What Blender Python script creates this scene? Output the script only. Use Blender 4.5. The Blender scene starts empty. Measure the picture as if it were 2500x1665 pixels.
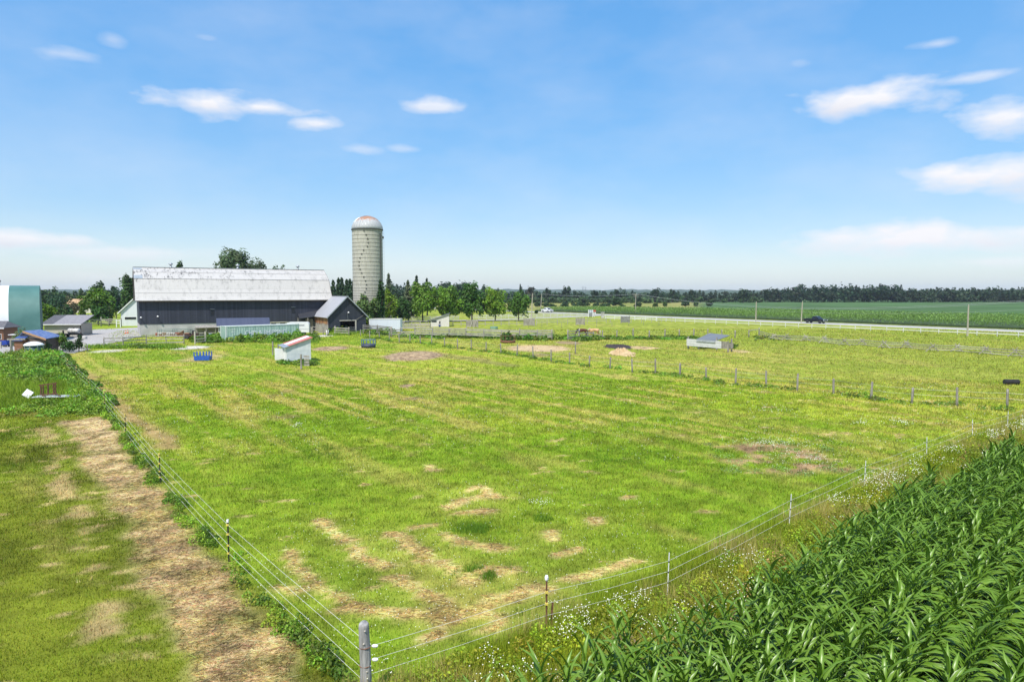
import bpy, bmesh, math, random
import numpy as np
from mathutils import Vector, Matrix

random.seed(7)
RNG = np.random.default_rng(11)
SC = bpy.context.scene
COL = SC.collection
R = math.radians

# ------------------------------------------------------------------ camera
F_PX, CAM_H = 1667.0, 8.0
PITCH = math.atan(117.5 / F_PX)
cam_d = bpy.data.cameras.new('camera')
cam_d.sensor_width = 36.0
cam_d.lens = 36.0 * F_PX / 2500.0
cam_d.clip_start, cam_d.clip_end = 0.1, 20000.0
cam = bpy.data.objects.new('camera', cam_d)
cam.location = (0, 0, CAM_H)
cam.rotation_euler = (R(90) - PITCH, 0, 0)
COL.objects.link(cam)
SC.camera = cam

# ------------------------------------------------------------------ light
SUN_EL, SUN_AZ = R(58), math.atan2(-0.36, -0.93)      # toward the sun: behind the camera, a little left
SUN_DIR = Vector((math.cos(SUN_EL) * math.sin(SUN_AZ), math.cos(SUN_EL) * math.cos(SUN_AZ), math.sin(SUN_EL)))
sun_d = bpy.data.lights.new('sun', 'SUN')
sun_d.energy, sun_d.angle, sun_d.color = 4.4, R(0.55), (1.0, 0.955, 0.88)
sun = bpy.data.objects.new('sun', sun_d)
sun.rotation_euler = SUN_DIR.to_track_quat('Z', 'Y').to_euler()
sun.location = SUN_DIR * 60
COL.objects.link(sun)

SC.view_settings.view_transform = 'Standard'
SC.view_settings.look = 'None'
SC.view_settings.exposure = 0.30
SC.view_settings.gamma = 1.0
SC.view_settings.use_curve_mapping = False
SC.cycles.max_bounces = 6
SC.cycles.diffuse_bounces = 3
SC.cycles.glossy_bounces = 2
SC.cycles.transmission_bounces = 4
SC.cycles.volume_bounces = 0
SC.cycles.transparent_max_bounces = 6
SC.cycles.caustics_reflective = False
SC.cycles.caustics_refractive = False
SC.cycles.sample_clamp_indirect = 6.0
SC.cycles.use_denoising = True

def ray(u, v):
    a, b = (u - 1250.0) / F_PX, (832.5 - v) / F_PX
    c, s = math.cos(PITCH), math.sin(PITCH)
    return Vector((a, c + b * s, -s + b * c))

def P(u, v, z=0.0):                      # the place on level z that a sight line meets
    d = ray(u, v); t = (z - CAM_H) / d.z
    return (d.x * t, d.y * t)

def XU(u, d, z=0.0):                     # sideways place at depth d
    return (u - 1250.0) / F_PX * (d * math.cos(PITCH) - (z - CAM_H) * math.sin(PITCH))

def ZV(v, d):                            # height at depth d
    r = ray(1250, v)
    return CAM_H + d * r.z / r.y

# ------------------------------------------------------------------ world
world = bpy.data.worlds.new('World'); SC.world = world; world.use_nodes = True
wn, wl = world.node_tree.nodes, world.node_tree.links
wn.clear()
def wmath(op, a, b=None, c=None, clamp=False):
    n = wn.new('ShaderNodeMath'); n.operation = op; n.use_clamp = clamp
    for i, x in enumerate((a, b, c)):
        if x is None: continue
        if isinstance(x, (int, float)): n.inputs[i].default_value = x
        else: wl.new(x, n.inputs[i])
    return n.outputs[0]
sky = wn.new('ShaderNodeTexSky'); sky.sky_type = 'NISHITA'; sky.sun_disc = False
sky.sun_elevation = SUN_EL; sky.sun_rotation = SUN_AZ
sky.altitude = 80; sky.air_density = 1.0; sky.dust_density = 1.2; sky.ozone_density = 6.0
bg = wn.new('ShaderNodeBackground'); bg.inputs[1].default_value = 0.15
sgm = wn.new('ShaderNodeGamma'); sgm.inputs[1].default_value = 0.34; wl.new(sky.outputs[0], sgm.inputs[0])
shs = wn.new('ShaderNodeHueSaturation'); shs.inputs['Hue'].default_value = 0.507; shs.inputs['Value'].default_value = 3.0; shs.inputs['Saturation'].default_value = 2.4; wl.new(sgm.outputs[0], shs.inputs['Color'])
wl.new(shs.outputs[0], bg.inputs[0])
tc = wn.new('ShaderNodeTexCoord'); sx = wn.new('ShaderNodeSeparateXYZ'); wl.new(tc.outputs['Generated'], sx.inputs[0])
AZ = wmath('ARCTAN2', sx.outputs[0], sx.outputs[1]); EL = wmath('ARCSINE', sx.outputs[2])
cmb = wn.new('ShaderNodeCombineXYZ')
wl.new(wmath('MULTIPLY', AZ, 1.0), cmb.inputs[0]); wl.new(wmath('MULTIPLY', EL, 2.3), cmb.inputs[1])
def wnoise(scale, detail, rough):
    n = wn.new('ShaderNodeTexNoise'); n.inputs['Scale'].default_value = scale
    n.inputs['Detail'].default_value = detail; n.inputs['Roughness'].default_value = rough
    wl.new(cmb.outputs[0], n.inputs['Vector']); return n.outputs[0]
N_big, N_fine = wnoise(13, 8, 0.53), wnoise(4.5, 6, 0.55)
clouds = [(510, 250, 130, 36, 1.0), (640, 262, 145, 24, .95), (775, 303, 82, 20, .85), (1062, 262, 105, 25, .8), (2125, 240, 175, 44, 1.0),
          (2385, 190, 130, 14, .55), (2480, 286, 105, 48, .95), (2400, 428, 190, 50, 1.0), (2240, 586, 310, 46, 1.0),
          (2420, 640, 120, 18, .45), (70, 584, 150, 25, .9), (290, 620, 240, 22, .55), (150, 132, 90, 20, .4), (272, 96, 34, 20, .3),
          (880, 366, 70, 16, .38), (990, 364, 55, 13, .35), (2295, 107, 66, 13, .42), (505, 93, 36, 11, .22), (1950, 156, 34, 15, .22),
          (260, 676, 200, 22, .30)]
ells = []
for (u, v, hw, hh, s) in clouds:
    r = ray(u, v).normalized()
    ells.append((math.atan2(r.x, r.y), math.asin(r.z), hw / F_PX, hh / F_PX, s))
rr = random.Random(5)
for k in range(16):                      # the same fair-weather clouds all round the horizon
    a = 0.85 + (2 * math.pi - 1.7) * (k + rr.random() * .7) / 16
    if a > math.pi: a -= 2 * math.pi
    ells.append((a, rr.uniform(.06, .42), rr.uniform(.06, .16), rr.uniform(.012, .03), rr.uniform(.4, .95)))
acc = None; shd = None
for (a, e, ra, re, s) in ells:
    p = wmath('POWER', wmath('DIVIDE', wmath('SUBTRACT', AZ, a), ra), 2.0)
    dy = wmath('DIVIDE', wmath('SUBTRACT', EL, e), re)
    q = wmath('SQRT', wmath('ADD', p, wmath('MULTIPLY', dy, dy)))
    f = wmath('SUBTRACT', 0.92, q)
    m = wmath('ADD', f, wmath('MULTIPLY', wmath('SUBTRACT', N_big, 0.5), 2.0))
    m = wmath('MULTIPLY', wmath('MULTIPLY', m, 1.35, clamp=True), s)
    sh_ = wmath('MULTIPLY', m, wmath('MULTIPLY', wmath('ADD', wmath('MULTIPLY', dy, -1.0), wmath('SUBTRACT', N_big, 0.42)), 0.9, clamp=True))
    shd = sh_ if shd is None else wmath('MAXIMUM', shd, sh_)
    acc = m if acc is None else wmath('MAXIMUM', acc, m)
cir = wmath('MULTIPLY', wmath('MULTIPLY', wmath('SUBTRACT', N_fine, 0.40), 1.3, clamp=True), 0.42)
acc = wmath('MAXIMUM', acc, cir)
acc = wmath('MULTIPLY', acc, wmath('MULTIPLY', wmath('ADD', EL, 0.01), 40.0, clamp=True))
bgc = wn.new('ShaderNodeBackground'); bgc.inputs[0].default_value = (0.93, 0.93, 0.98, 1); bgc.inputs[1].default_value = 0.84
cmx = wn.new('ShaderNodeMix'); cmx.data_type = 'RGBA'; cmx.inputs[6].default_value = (.94, .94, .98, 1); cmx.inputs[7].default_value = (.70, .72, .82, 1); wl.new(shd, cmx.inputs[0]); wl.new(cmx.outputs[2], bgc.inputs[0])
mixw = wn.new('ShaderNodeMixShader'); wl.new(acc, mixw.inputs[0]); wl.new(bg.outputs[0], mixw.inputs[1]); wl.new(bgc.outputs[0], mixw.inputs[2])
wo = wn.new('ShaderNodeOutputWorld'); wl.new(mixw.outputs[0], wo.inputs[0])
world.cycles.sampling_method = 'MANUAL'; world.cycles.sample_map_resolution = 512

# ------------------------------------------------------------------ materials
MATS = {}
def _mix(nt, fac, a, b):
    m = nt.nodes.new('ShaderNodeMix'); m.data_type = 'RGBA'
    for x, i in ((fac, 0), (a, 6), (b, 7)):
        if isinstance(x, (int, float)): m.inputs[i].default_value = x
        elif isinstance(x, tuple): m.inputs[i].default_value = (*x[:3], 1)
        else: nt.links.new(x, m.inputs[i])
    return m.outputs[2]
def _math(nt, op, a, b=0.0, clamp=False):
    n = nt.nodes.new('ShaderNodeMath'); n.operation = op; n.use_clamp = clamp
    for i, x in enumerate((a, b)):
        if isinstance(x, (int, float)): n.inputs[i].default_value = x
        else: nt.links.new(x, n.inputs[i])
    return n.outputs[0]
def _noise(nt, vec, scale, detail=4, rough=.6, stretch=None):
    if stretch:
        mp = nt.nodes.new('ShaderNodeMapping'); mp.inputs['Scale'].default_value = stretch
        nt.links.new(vec, mp.inputs[0]); vec = mp.outputs[0]
    n = nt.nodes.new('ShaderNodeTexNoise'); n.inputs['Scale'].default_value = scale
    n.inputs['Detail'].default_value = detail; n.inputs['Roughness'].default_value = rough
    nt.links.new(vec, n.inputs['Vector']); return n.outputs[0]
def base_mat(name):
    m = bpy.data.materials.new(name); m.use_nodes = True
    nt = m.node_tree; b = nt.nodes['Principled BSDF']
    t = nt.nodes.new('ShaderNodeTexCoord')
    return m, nt, b, t.outputs['Object']
def _bump(nt, b, h, strength=.4, dist=.02):
    bp = nt.nodes.new('ShaderNodeBump'); bp.inputs['Strength'].default_value = strength; bp.inputs['Distance'].default_value = dist
    nt.links.new(h, bp.inputs['Height']); nt.links.new(bp.outputs[0], b.inputs['Normal'])
def mat(name, c, rough=.7, metal=0.0, var=.25, scale=3.0, c2=None, stretch=None, bump=0.0, cut=None, spec=.5):
    """plain surface: colour wandering between c and c2, blotchy wear"""
    if name in MATS: return MATS[name]
    m, nt, b, co = base_mat(name)
    n = _noise(nt, co, scale, 6, .65, stretch)
    lo, hi = (.35, .65) if cut is None else cut
    r = nt.nodes.new('ShaderNodeMapRange'); r.inputs[1].default_value = lo; r.inputs[2].default_value = hi
    nt.links.new(n, r.inputs[0])
    if c2 is None: c2 = tuple(x * (1 + var) for x in c); c = tuple(x * (1 - var) for x in c)
    nt.links.new(_mix(nt, r.outputs[0], c, c2), b.inputs['Base Color'])
    b.inputs['Roughness'].default_value = rough; b.inputs['Metallic'].default_value = metal
    b.inputs['Specular IOR Level'].default_value = spec
    if bump: _bump(nt, b, n, bump)
    MATS[name] = m; return m
def board_mat(name, c, c2, pitch=.2, axis=0, rough=.75, grain=(1, 1, .12), bumpd=.015, stain=None):
    """boards or ribs side by side: each its own tone, a dark joint between"""
    if name in MATS: return MATS[name]
    m, nt, b, co = base_mat(name)
    s = nt.nodes.new('ShaderNodeSeparateXYZ'); nt.links.new(co, s.inputs[0])
    q = _math(nt, 'DIVIDE', s.outputs[axis], pitch)
    fl = _math(nt, 'FLOOR', q); fr = _math(nt, 'FRACT', q)
    w = nt.nodes.new('ShaderNodeTexWhiteNoise'); w.noise_dimensions = '1D'; nt.links.new(fl, w.inputs['W'])
    n = _noise(nt, co, 4.0, 6, .7, grain)
    f = _math(nt, 'ADD', _math(nt, 'MULTIPLY', w.outputs[0], .55), _math(nt, 'MULTIPLY', n, .55))
    colr = _mix(nt, f, c, c2)
    if stain:
        n2 = _noise(nt, co, stain[1], 7, .7)
        r = nt.nodes.new('ShaderNodeMapRange'); r.inputs[1].default_value = stain[2]; r.inputs[2].default_value = stain[3]
        nt.links.new(n2, r.inputs[0]); colr = _mix(nt, r.outputs[0], colr, stain[0])
    nt.links.new(colr, b.inputs['Base Color']); b.inputs['Roughness'].default_value = rough
    edge = _math(nt, 'MULTIPLY', _math(nt, 'ABSOLUTE', _math(nt, 'SUBTRACT', fr, .5)), 2.0)
    h = _math(nt, 'SUBTRACT', 1.0, _math(nt, 'POWER', edge, 6.0))
    _bump(nt, b, h, .8, bumpd)
    MATS[name] = m; return m
def leaf_mat(name, gloss=.5, trans=.35, spec=.3, noise=None):
    """foliage: colour carried by each leaf, some light shining through"""
    if name in MATS: return MATS[name]
    m, nt, b, co = base_mat(name)
    a = nt.nodes.new('ShaderNodeAttribute'); a.attribute_name = 'Col'
    b.inputs['Roughness'].default_value = gloss; b.inputs['Specular IOR Level'].default_value = spec
    c = a.outputs['Color']
    nt.links.new(c, b.inputs['Base Color'])
    tr = nt.nodes.new('ShaderNodeBsdfTranslucent')
    hs = nt.nodes.new('ShaderNodeHueSaturation'); hs.inputs['Saturation'].default_value = 1.1; hs.inputs['Value'].default_value = 1.3
    nt.links.new(c, hs.inputs['Color']); nt.links.new(hs.outputs[0], tr.inputs[0])
    mx = nt.nodes.new('ShaderNodeMixShader'); mx.inputs[0].default_value = trans
    nt.links.new(b.outputs[0], mx.inputs[1]); nt.links.new(tr.outputs[0], mx.inputs[2])
    nt.links.new(mx.outputs[0], nt.nodes['Material Output'].inputs[0])
    MATS[name] = m; return m

LEAF = leaf_mat('foliage', .55, .30)
GRASS = leaf_mat('grass_blades', .6, .35, .2)
CORNM = leaf_mat('corn_leaf', .34, .08, .36)
PETAL = mat('white_petals', (.70, .71, .58), .8, var=.06)
OLDWOOD = mat('weathered_wood', (.17, .155, .13), .9, c2=(.38, .35, .30), scale=5, stretch=(1, 1, .25), bump=.5)
OLDRAIL = mat('weathered_rail', (.24, .22, .19), .9, c2=(.47, .44, .39), scale=4, bump=.4)
PALEWOOD = mat('pale_wood', (.36, .33, .27), .85, c2=(.50, .47, .40), scale=3)
DARKWOOD = mat('dark_wood', (.05, .035, .025), .8, c2=(.12, .085, .06), scale=6)
WHITEP = mat('white_paint', (.70, .71, .70), .55, c2=(.80, .80, .78), scale=3)
GALV = mat('galvanised', (.34, .36, .38), .45, .55, c2=(.50, .52, .54), scale=5)
BLACK = mat('black_rubber', (.018, .018, .02), .7, c2=(.04, .04, .042), scale=10)
GLASS = mat('dark_glass', (.02, .025, .03), .08, var=.1)
STEEL = mat('steel', (.30, .30, .31), .4, .8, var=.2)
RUST = mat('rusty_steel', (.10, .045, .025), .85, c2=(.24, .115, .06), scale=12)
DIRTM = mat('soil', (.13, .085, .055), .95, c2=(.28, .19, .12), scale=6, bump=.6)
NAVY = board_mat('navy_boards', (.010, .013, .025), (.046, .050, .074), .26, 0, .62)
CONC = mat('concrete', (.36, .35, .33), .9, c2=(.52, .51, .48), scale=.7, bump=.2)
BARK = mat('bark', (.06, .045, .035), .95, c2=(.15, .12, .095), scale=8, stretch=(1, 1, .2), bump=.8)
ROPE = mat('white_rope', (.74, .74, .70), .7, var=.05)
WIREM = mat('fence_wire', (.40, .40, .38), .5, .3, var=.1)

# ------------------------------------------------------------------ mesh builders
class MB:
    def __init__(s): s.v, s.f = [], []
    def add(s, vs, fs):
        o = len(s.v); s.v += [tuple(p) for p in vs]; s.f += [tuple(i + o for i in f) for f in fs]; return s
    def box(s, x0, x1, y0, y1, z0, z1):
        return s.add([(x0, y0, z0), (x1, y0, z0), (x1, y1, z0), (x0, y1, z0), (x0, y0, z1), (x1, y0, z1), (x1, y1, z1), (x0, y1, z1)],
                     [(0, 3, 2, 1), (4, 5, 6, 7), (0, 1, 5, 4), (1, 2, 6, 5), (2, 3, 7, 6), (3, 0, 4, 7)])
    def beam(s, p0, p1, w, h):
        p0, p1 = Vector(p0), Vector(p1); d = (p1 - p0).normalized()
        up = Vector((0, 0, 1)) if abs(d.z) < .95 else Vector((0, 1, 0))
        a = d.cross(up).normalized() * w / 2; b = a.cross(d).normalized() * h / 2
        return s.add([p0 - a - b, p0 + a - b, p0 + a + b, p0 - a + b, p1 - a - b, p1 + a - b, p1 + a + b, p1 - a + b],
                     [(0, 3, 2, 1), (4, 5, 6, 7), (0, 1, 5, 4), (1, 2, 6, 5), (2, 3, 7, 6), (3, 0, 4, 7)])
    def tube(s, pts, rad, n=8):
        pts = [Vector(p) for p in pts]
        if isinstance(rad, (int, float)): rad = [rad] * len(pts)
        vs, fs = [], []
        for i, p in enumerate(pts):
            d = (pts[min(i + 1, len(pts) - 1)] - pts[max(i - 1, 0)]).normalized()
            up = Vector((0, 0, 1)) if abs(d.z) < .9 else Vector((0, 1, 0))
            a = d.cross(up).normalized(); b = a.cross(d)
            for k in range(n):
                t = 2 * math.pi * k / n; vs.append(p + (a * math.cos(t) + b * math.sin(t)) * rad[i])
        for i in range(len(pts) - 1):
            for k in range(n):
                fs.append((i * n + k, i * n + (k + 1) % n, (i + 1) * n + (k + 1) % n, (i + 1) * n + k))
        fs.append(tuple(range(n))[::-1]); fs.append(tuple((len(pts) - 1) * n + k for k in range(n)))
        return s.add(vs, fs)
    def lathe(s, prof, n=16, c=(0, 0, 0), axis='z'):
        vs, fs = [], []
        for (r, z) in prof:
            for k in range(n):
                t = 2 * math.pi * k / n; x, y = r * math.cos(t), r * math.sin(t)
                p = (x, y, z) if axis == 'z' else ((x, z, y) if axis == 'y' else (z, x, y))
                vs.append((p[0] + c[0], p[1] + c[1], p[2] + c[2]))
        for i in range(len(prof) - 1):
            for k in range(n):
                fs.append((i * n + k, i * n + (k + 1) % n, (i + 1) * n + (k + 1) % n, (i + 1) * n + k))
        fs.append(tuple(range(n))[::-1]); fs.append(tuple((len(prof) - 1) * n + k for k in range(n)))
        return s.add(vs, fs)
    def prism(s, prof, a0, a1, axis='y'):
        """outline (p, z) pushed along an axis"""
        n = len(prof); vs = []
        for a in (a0, a1):
            for (p, z) in prof: vs.append((p, a, z) if axis == 'y' else (a, p, z))
        fs = [tuple(range(n)), tuple(range(2 * n - 1, n - 1, -1))]
        for i in range(n): fs.append((i, i + n, (i + 1) % n + n, (i + 1) % n))
        return s.add(vs, fs)
    def slab(s, quad, t):
        """a sheet of thickness t over a four-cornered plane"""
        q = [Vector(p) for p in quad]; nrm = (q[1] - q[0]).cross(q[3] - q[0]).normalized() * t
        return s.add([*q, *[p - nrm for p in q]], [(0, 1, 2, 3), (7, 6, 5, 4), (0, 4, 5, 1), (1, 5, 6, 2), (2, 6, 7, 3), (3, 7, 4, 0)])
    def mesh(s, name, m, smooth=False):
        me = bpy.data.meshes.new(name); me.from_pydata(s.v, [], s.f)
        bm = bmesh.new(); bm.from_mesh(me); bmesh.ops.recalc_face_normals(bm, faces=bm.faces); bm.to_mesh(me); bm.free()
        if smooth:
            me.polygons.foreach_set('use_smooth', [True] * len(me.polygons))
        if m: me.materials.append(m)
        return me
    def build(s, name, m, parent=None, loc=(0, 0, 0), smooth=False):
        return link(name, s.mesh(name, m, smooth), parent, loc)

def link(name, me, parent=None, loc=(0, 0, 0), rot=None, scale=None):
    o = bpy.data.objects.new(name, me); COL.objects.link(o); o.parent = parent; o.location = loc
    if rot is not None: o.rotation_euler = rot
    if scale is not None: o.scale = scale
    return o
def tag(o, label=None, cat=None, group=None, kind=None):
    if label: o['label'] = label
    if cat: o['category'] = cat
    if group: o['group'] = group
    if kind: o['kind'] = kind
    return o
def thing(name, label, cat, loc=(0, 0, 0), rotz=0.0, group=None):
    o = bpy.data.objects.new(name, None); COL.objects.link(o)
    o.empty_display_size = .2; o.location = loc; o.rotation_euler = (0, 0, rotz)
    return tag(o, label, cat, group)
def copy_tree(o, parent=None):
    c = o.copy(); COL.objects.link(c); c.parent = parent
    for ch in list(o.children): copy_tree(ch, c)
    return c

def raw_mesh(name, verts, faces_flat, per, m, colors=None):
    """many small faces at once; per = corners of each face"""
    me = bpy.data.meshes.new(name); nv, nl = len(verts), len(faces_flat); nf = nl // per
    me.vertices.add(nv); me.vertices.foreach_set('co', np.ascontiguousarray(verts, dtype=np.float32).ravel())
    me.loops.add(nl); me.loops.foreach_set('vertex_index', np.ascontiguousarray(faces_flat, dtype=np.int32))
    me.polygons.add(nf); me.polygons.foreach_set('loop_start', np.arange(0, nl, per, dtype=np.int32))
    me.polygons.foreach_set('loop_total', np.full(nf, per, dtype=np.int32))
    if colors is not None:
        at = me.color_attributes.new('Col', 'FLOAT_COLOR', 'POINT')
        c4 = np.ones((nv, 4), dtype=np.float32); c4[:, :3] = colors
        at.data.foreach_set('color', c4.ravel())
    me.materials.append(m); me.update(calc_edges=True); me.validate()
    return me

def unit(v): return v / np.maximum(np.linalg.norm(v, axis=1, keepdims=True), 1e-9)
def leaf_quads(pos, size, col, nrm=None, rng=RNG, aspect=.62, spread=.8):
    """rhombic leaves; nrm = the way each faces before it is tossed about"""
    n = len(pos)
    r = unit(rng.normal(size=(n, 3)))
    nn = r if nrm is None else unit(nrm + r * spread)
    t = unit(np.cross(nn, unit(rng.normal(size=(n, 3))))); b = np.cross(nn, t)
    s = size[:, None]
    v = np.stack([pos - t * s, pos - b * s * aspect + nn * s * .12, pos + t * s, pos + b * s * aspect + nn * s * .12], 1).reshape(-1, 3)
    return v, np.repeat(col, 4, 0)
def blades(pos, h, w, col, rng=RNG, lean=.5):
    """single grass blades"""
    n = len(pos); a = rng.uniform(0, 2 * np.pi, n); l = rng.uniform(0.05, 1, n) * lean
    d = np.stack([np.cos(a), np.sin(a), np.zeros(n)], 1)
    a2 = rng.uniform(0, 2 * np.pi, n)
    s = np.stack([np.cos(a2), np.sin(a2), np.zeros(n)], 1) * (w / 2)[:, None]
    tip = pos + d * (h * l)[:, None]; tip[:, 2] += h * np.sqrt(np.maximum(1 - l * l * .8, .05))
    v = np.stack([pos - s, pos + s, tip], 1).reshape(-1, 3)
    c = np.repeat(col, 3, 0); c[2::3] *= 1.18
    return v, c

# ------------------------------------------------------------------ noise and outlines in plan
def _hash(ix, iy, seed):
    h = (ix.astype(np.int64) * 374761393 + iy.astype(np.int64) * 668265263 + seed * 1442695041) & 0xFFFFFFFF
    h = ((h ^ (h >> 13)) * 1274126177) & 0xFFFFFFFF
    return ((h ^ (h >> 16)) & 0xFFFF) / 65535.0
def vnoise(x, y, seed=0):
    ix, iy = np.floor(x), np.floor(y); fx, fy = x - ix, y - iy
    fx, fy = fx * fx * (3 - 2 * fx), fy * fy * (3 - 2 * fy)
    a, b = _hash(ix, iy, seed), _hash(ix + 1, iy, seed); c, d = _hash(ix, iy + 1, seed), _hash(ix + 1, iy + 1, seed)
    return (a * (1 - fx) + b * fx) * (1 - fy) + (c * (1 - fx) + d * fx) * fy
def fbm(x, y, seed=0, octv=4):
    t, a, s = 0.0, .5, 0.0
    for k in range(octv):
        t = t + a * vnoise(x * 2 ** k + 17.3 * k, y * 2 ** k - 9.1 * k, seed + k); s += a; a *= .55
    return t / s
def sstep(a, b, x): t = np.clip((x - a) / (b - a), 0, 1); return t * t * (3 - 2 * t)
def seg_dist(x, y, pts):
    d = np.full(x.shape, 1e9)
    for (x0, y0), (x1, y1) in zip(pts[:-1], pts[1:]):
        vx, vy = x1 - x0, y1 - y0; L = vx * vx + vy * vy + 1e-9
        t = np.clip(((x - x0) * vx + (y - y0) * vy) / L, 0, 1)
        d = np.minimum(d, np.hypot(x - x0 - t * vx, y - y0 - t * vy))
    return d
def in_poly(x, y, pts):
    ins = np.zeros(x.shape, bool); n = len(pts)
    for i in range(n):
        x0, y0 = pts[i]; x1, y1 = pts[(i + 1) % n]
        c = ((y0 > y) != (y1 > y)) & (x < (x1 - x0) * (y - y0) / (y1 - y0 + 1e-12) + x0)
        ins ^= c
    return ins
def poly_mask(x, y, pts, soft):
    ins = in_poly(x, y, pts); d = seg_dist(x, y, pts + [pts[0]])
    return sstep(-soft, soft, np.where(ins, d, -d))

# ================================================================== lines of the land
CORNER = (-2.92, 13.07)
LEFT_FENCE = [CORNER] + [P(*p) for p in ((559, 1372), (391.6, 1180), (307, 1066), (256, 1000), (218, 958), (188, 928), (166, 906), (146, 872))]
RIGHT_FENCE = [CORNER] + [P(*p) for p in ((1334, 1545), (1629, 1460), (1926, 1293), (2109, 1198), (2262, 1130), (2374, 1080), (2459, 1056))] + [(36.5, 45.5)]
ROW = np.array((.763, .647)); ROWN = np.array((.647, -.763))          # along and across the near corn rows
CROW = np.array((.716, .698)); CROWN = np.array((.698, -.716))         # the corn rows stand a little askew to the fence
CORN0 = np.array((5.88, 14.90))                                          # a point on the outermost row
MID_Z4 = [(377, 662), (482, 690), (596, 690), (709, 712), (823, 740), (947, 742), (1068, 750), (1197, 757), (1345, 780), (1496, 810), (1650, 822), (1820, 842), (1990, 862), (2177, 890)]
MID_Z5 = [(480, 1197), (685, 1237), (895, 1262), (1125, 1297), (1360, 1322), (1617, 1362), (1883, 1372), (2165, 1407)]
def z4(p): return (800 + p[0] / 4.708, 680 + p[1] / 4.708)
def z5(p): return (1200 + p[0] / 4.708, 620 + p[1] / 4.708)
def z6(p): return (1600 + p[0] / 4.708, 620 + p[1] / 4.708)
def z7(p): return (2000 + p[0] / 4.708, 620 + p[1] / 4.708)
MID_PX = [z4(p) for p in MID_Z4] + [z5(p) for p in MID_Z5] + [(1660, 918.5), (1723.8, 928.4), (1795.8, 939.7), (1870, 944.6), (1947, 955), (2034.8, 962.4), (2126.4, 975.8), (2226.6, 986), (2336, 993), (2458.4, 999), (2600, 1010)]
MID_FENCE = [P(*p) for p in MID_PX]
lf = np.array(sorted(LEFT_FENCE, key=lambda p: p[1])); rf = np.array(sorted(RIGHT_FENCE, key=lambda p: p[1])); mf = np.array(sorted(MID_FENCE, key=lambda p: p[0]))
def x_left(y): return np.interp(y, lf[:, 1], lf[:, 0]) - np.where(y > lf[-1, 1], (y - lf[-1, 1]) * .3, 0) + np.where(y < 13.07, (13.07 - y) * .82, 0)
def side_right(x, y):                                                  # metres beyond the right fence, towards the corn
    return (x - CORNER[0]) * ROWN[0] + (y - CORNER[1]) * ROWN[1]
CORN_EDGE = [(-3.2, 9.3), (.35, 11.5), (3.2, 13.25), (5.9, 15.45), (12.8, 22.1), (22.1, 29.8), (32.0, 38.9), (46.0, 52.3)]
def corn_side(x, y):                                                   # metres inside the ragged edge of the crop
    ce = np.array(CORN_EDGE); return (np.interp(x, ce[:, 0], ce[:, 1]) - y) * .72
def corn_in(x, y): return ((x - CORN0[0]) * CROWN[0] + (y - CORN0[1]) * CROWN[1])
def y_mid(x): return np.interp(x, mf[:, 0], mf[:, 1])

ROAD = [(-60.0, 390.6), (14.0, 278.0), (48.0, 228.0), (106.0, 142.0), (175.0, 38.0)]
DRIVE = [(30.0, 243.0), (14.0, 219.0), (-8.0, 202.0), (-26.0, 192.0), (-52.0, 178.0), (-78.0, 160.0), (-86.0, 142.0), (-77.0, 124.0), (-67.0, 108.0), (-74.0, 94.0), (-92.0, 90.0)]

HAY_STRIP = [P(*p) for p in ((150, 1030), (245, 1018), (300, 1075), (345, 1150), (420, 1255), (470, 1330), (560, 1420), (625, 1490), (690, 1570), (790, 1665), (860, 1740), (560, 1740), (500, 1665), (470, 1560), (395, 1440), (345, 1360), (300, 1270), (235, 1170), (190, 1090))]
def pl(*pts): return [P(*p) for p in pts]
HAY = [(pl((704, 1341), (716, 1370), (750, 1416)), .30), (pl((788, 1270), (816, 1298), (856, 1320)), .42), (pl((870, 1334), (880, 1359), (919, 1372), (956, 1379)), .45),
       (pl((957, 1303), (983, 1316), (1018, 1341), (1051, 1357)), .42), (pl((1079, 1308), (1110, 1326), (1161, 1339), (1246, 1342)), .35), (pl((1082, 1377), (1123, 1408), (1160, 1422)), .55),
       (pl((1180, 1396), (1264, 1392)), .40), (pl((962, 1413), (1008, 1433), (1038, 1454), (1097, 1479)), .40), (pl((738, 1443), (766, 1433), (794, 1449), (829, 1464), (868, 1479)), .28),
       (pl((850, 1489), (931, 1494), (1021, 1500), (1072, 1500), (1136, 1495), (1187, 1484)), .42), (pl((1187, 1484), (1213, 1464), (1251, 1468), (1284, 1443), (1327, 1436)), .5),
       (pl((1384, 1418), (1430, 1408), (1475, 1392), (1542, 1367)), .42), (pl((1361, 1359), (1404, 1347), (1421, 1340)), .28), (pl((1060, 1523), (1123, 1510)), .35), (pl((1180, 1500), (1215, 1520), (1190, 1540)), .4),
       (pl((1345, 1303), (1346, 1320)), .45), (pl((1455, 1270), (1462, 1277)), .42), (pl((1090, 1240), (1140, 1222), (1200, 1212)), .6), (pl((1150, 1200), (1175, 1190), (1215, 1215)), .45), (pl((1120, 1255), (1190, 1250)), .4),
       (pl((1040, 1560), (1065, 1550)), .3), (pl((690, 1430), (720, 1450)), .25), (pl((1050, 1140), (1060, 1145)), .5), (pl((1000, 1290), (1060, 1285)), .2)]
STRIP2 = pl((110, 1050), (125, 1100), (135, 1150), (160, 1200), (215, 1270), (225, 1400), (260, 1500), (265, 1600))
TRACK = pl((205, 905), (240, 945), (290, 995), (330, 1030), (372, 1055), (420, 1095))
BARE = [(P(1010, 866), 84 / 1667, 0), ]
def ell(u0, u1, v0, v1):
    a, b = P(u0, (v0 + v1) / 2), P(u1, (v0 + v1) / 2); c, d = P((u0 + u1) / 2, v0), P((u0 + u1) / 2, v1)
    return ((a[0] + b[0]) / 2, (c[1] + d[1]) / 2, (b[0] - a[0]) / 2, (c[1] - d[1]) / 2)
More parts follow.
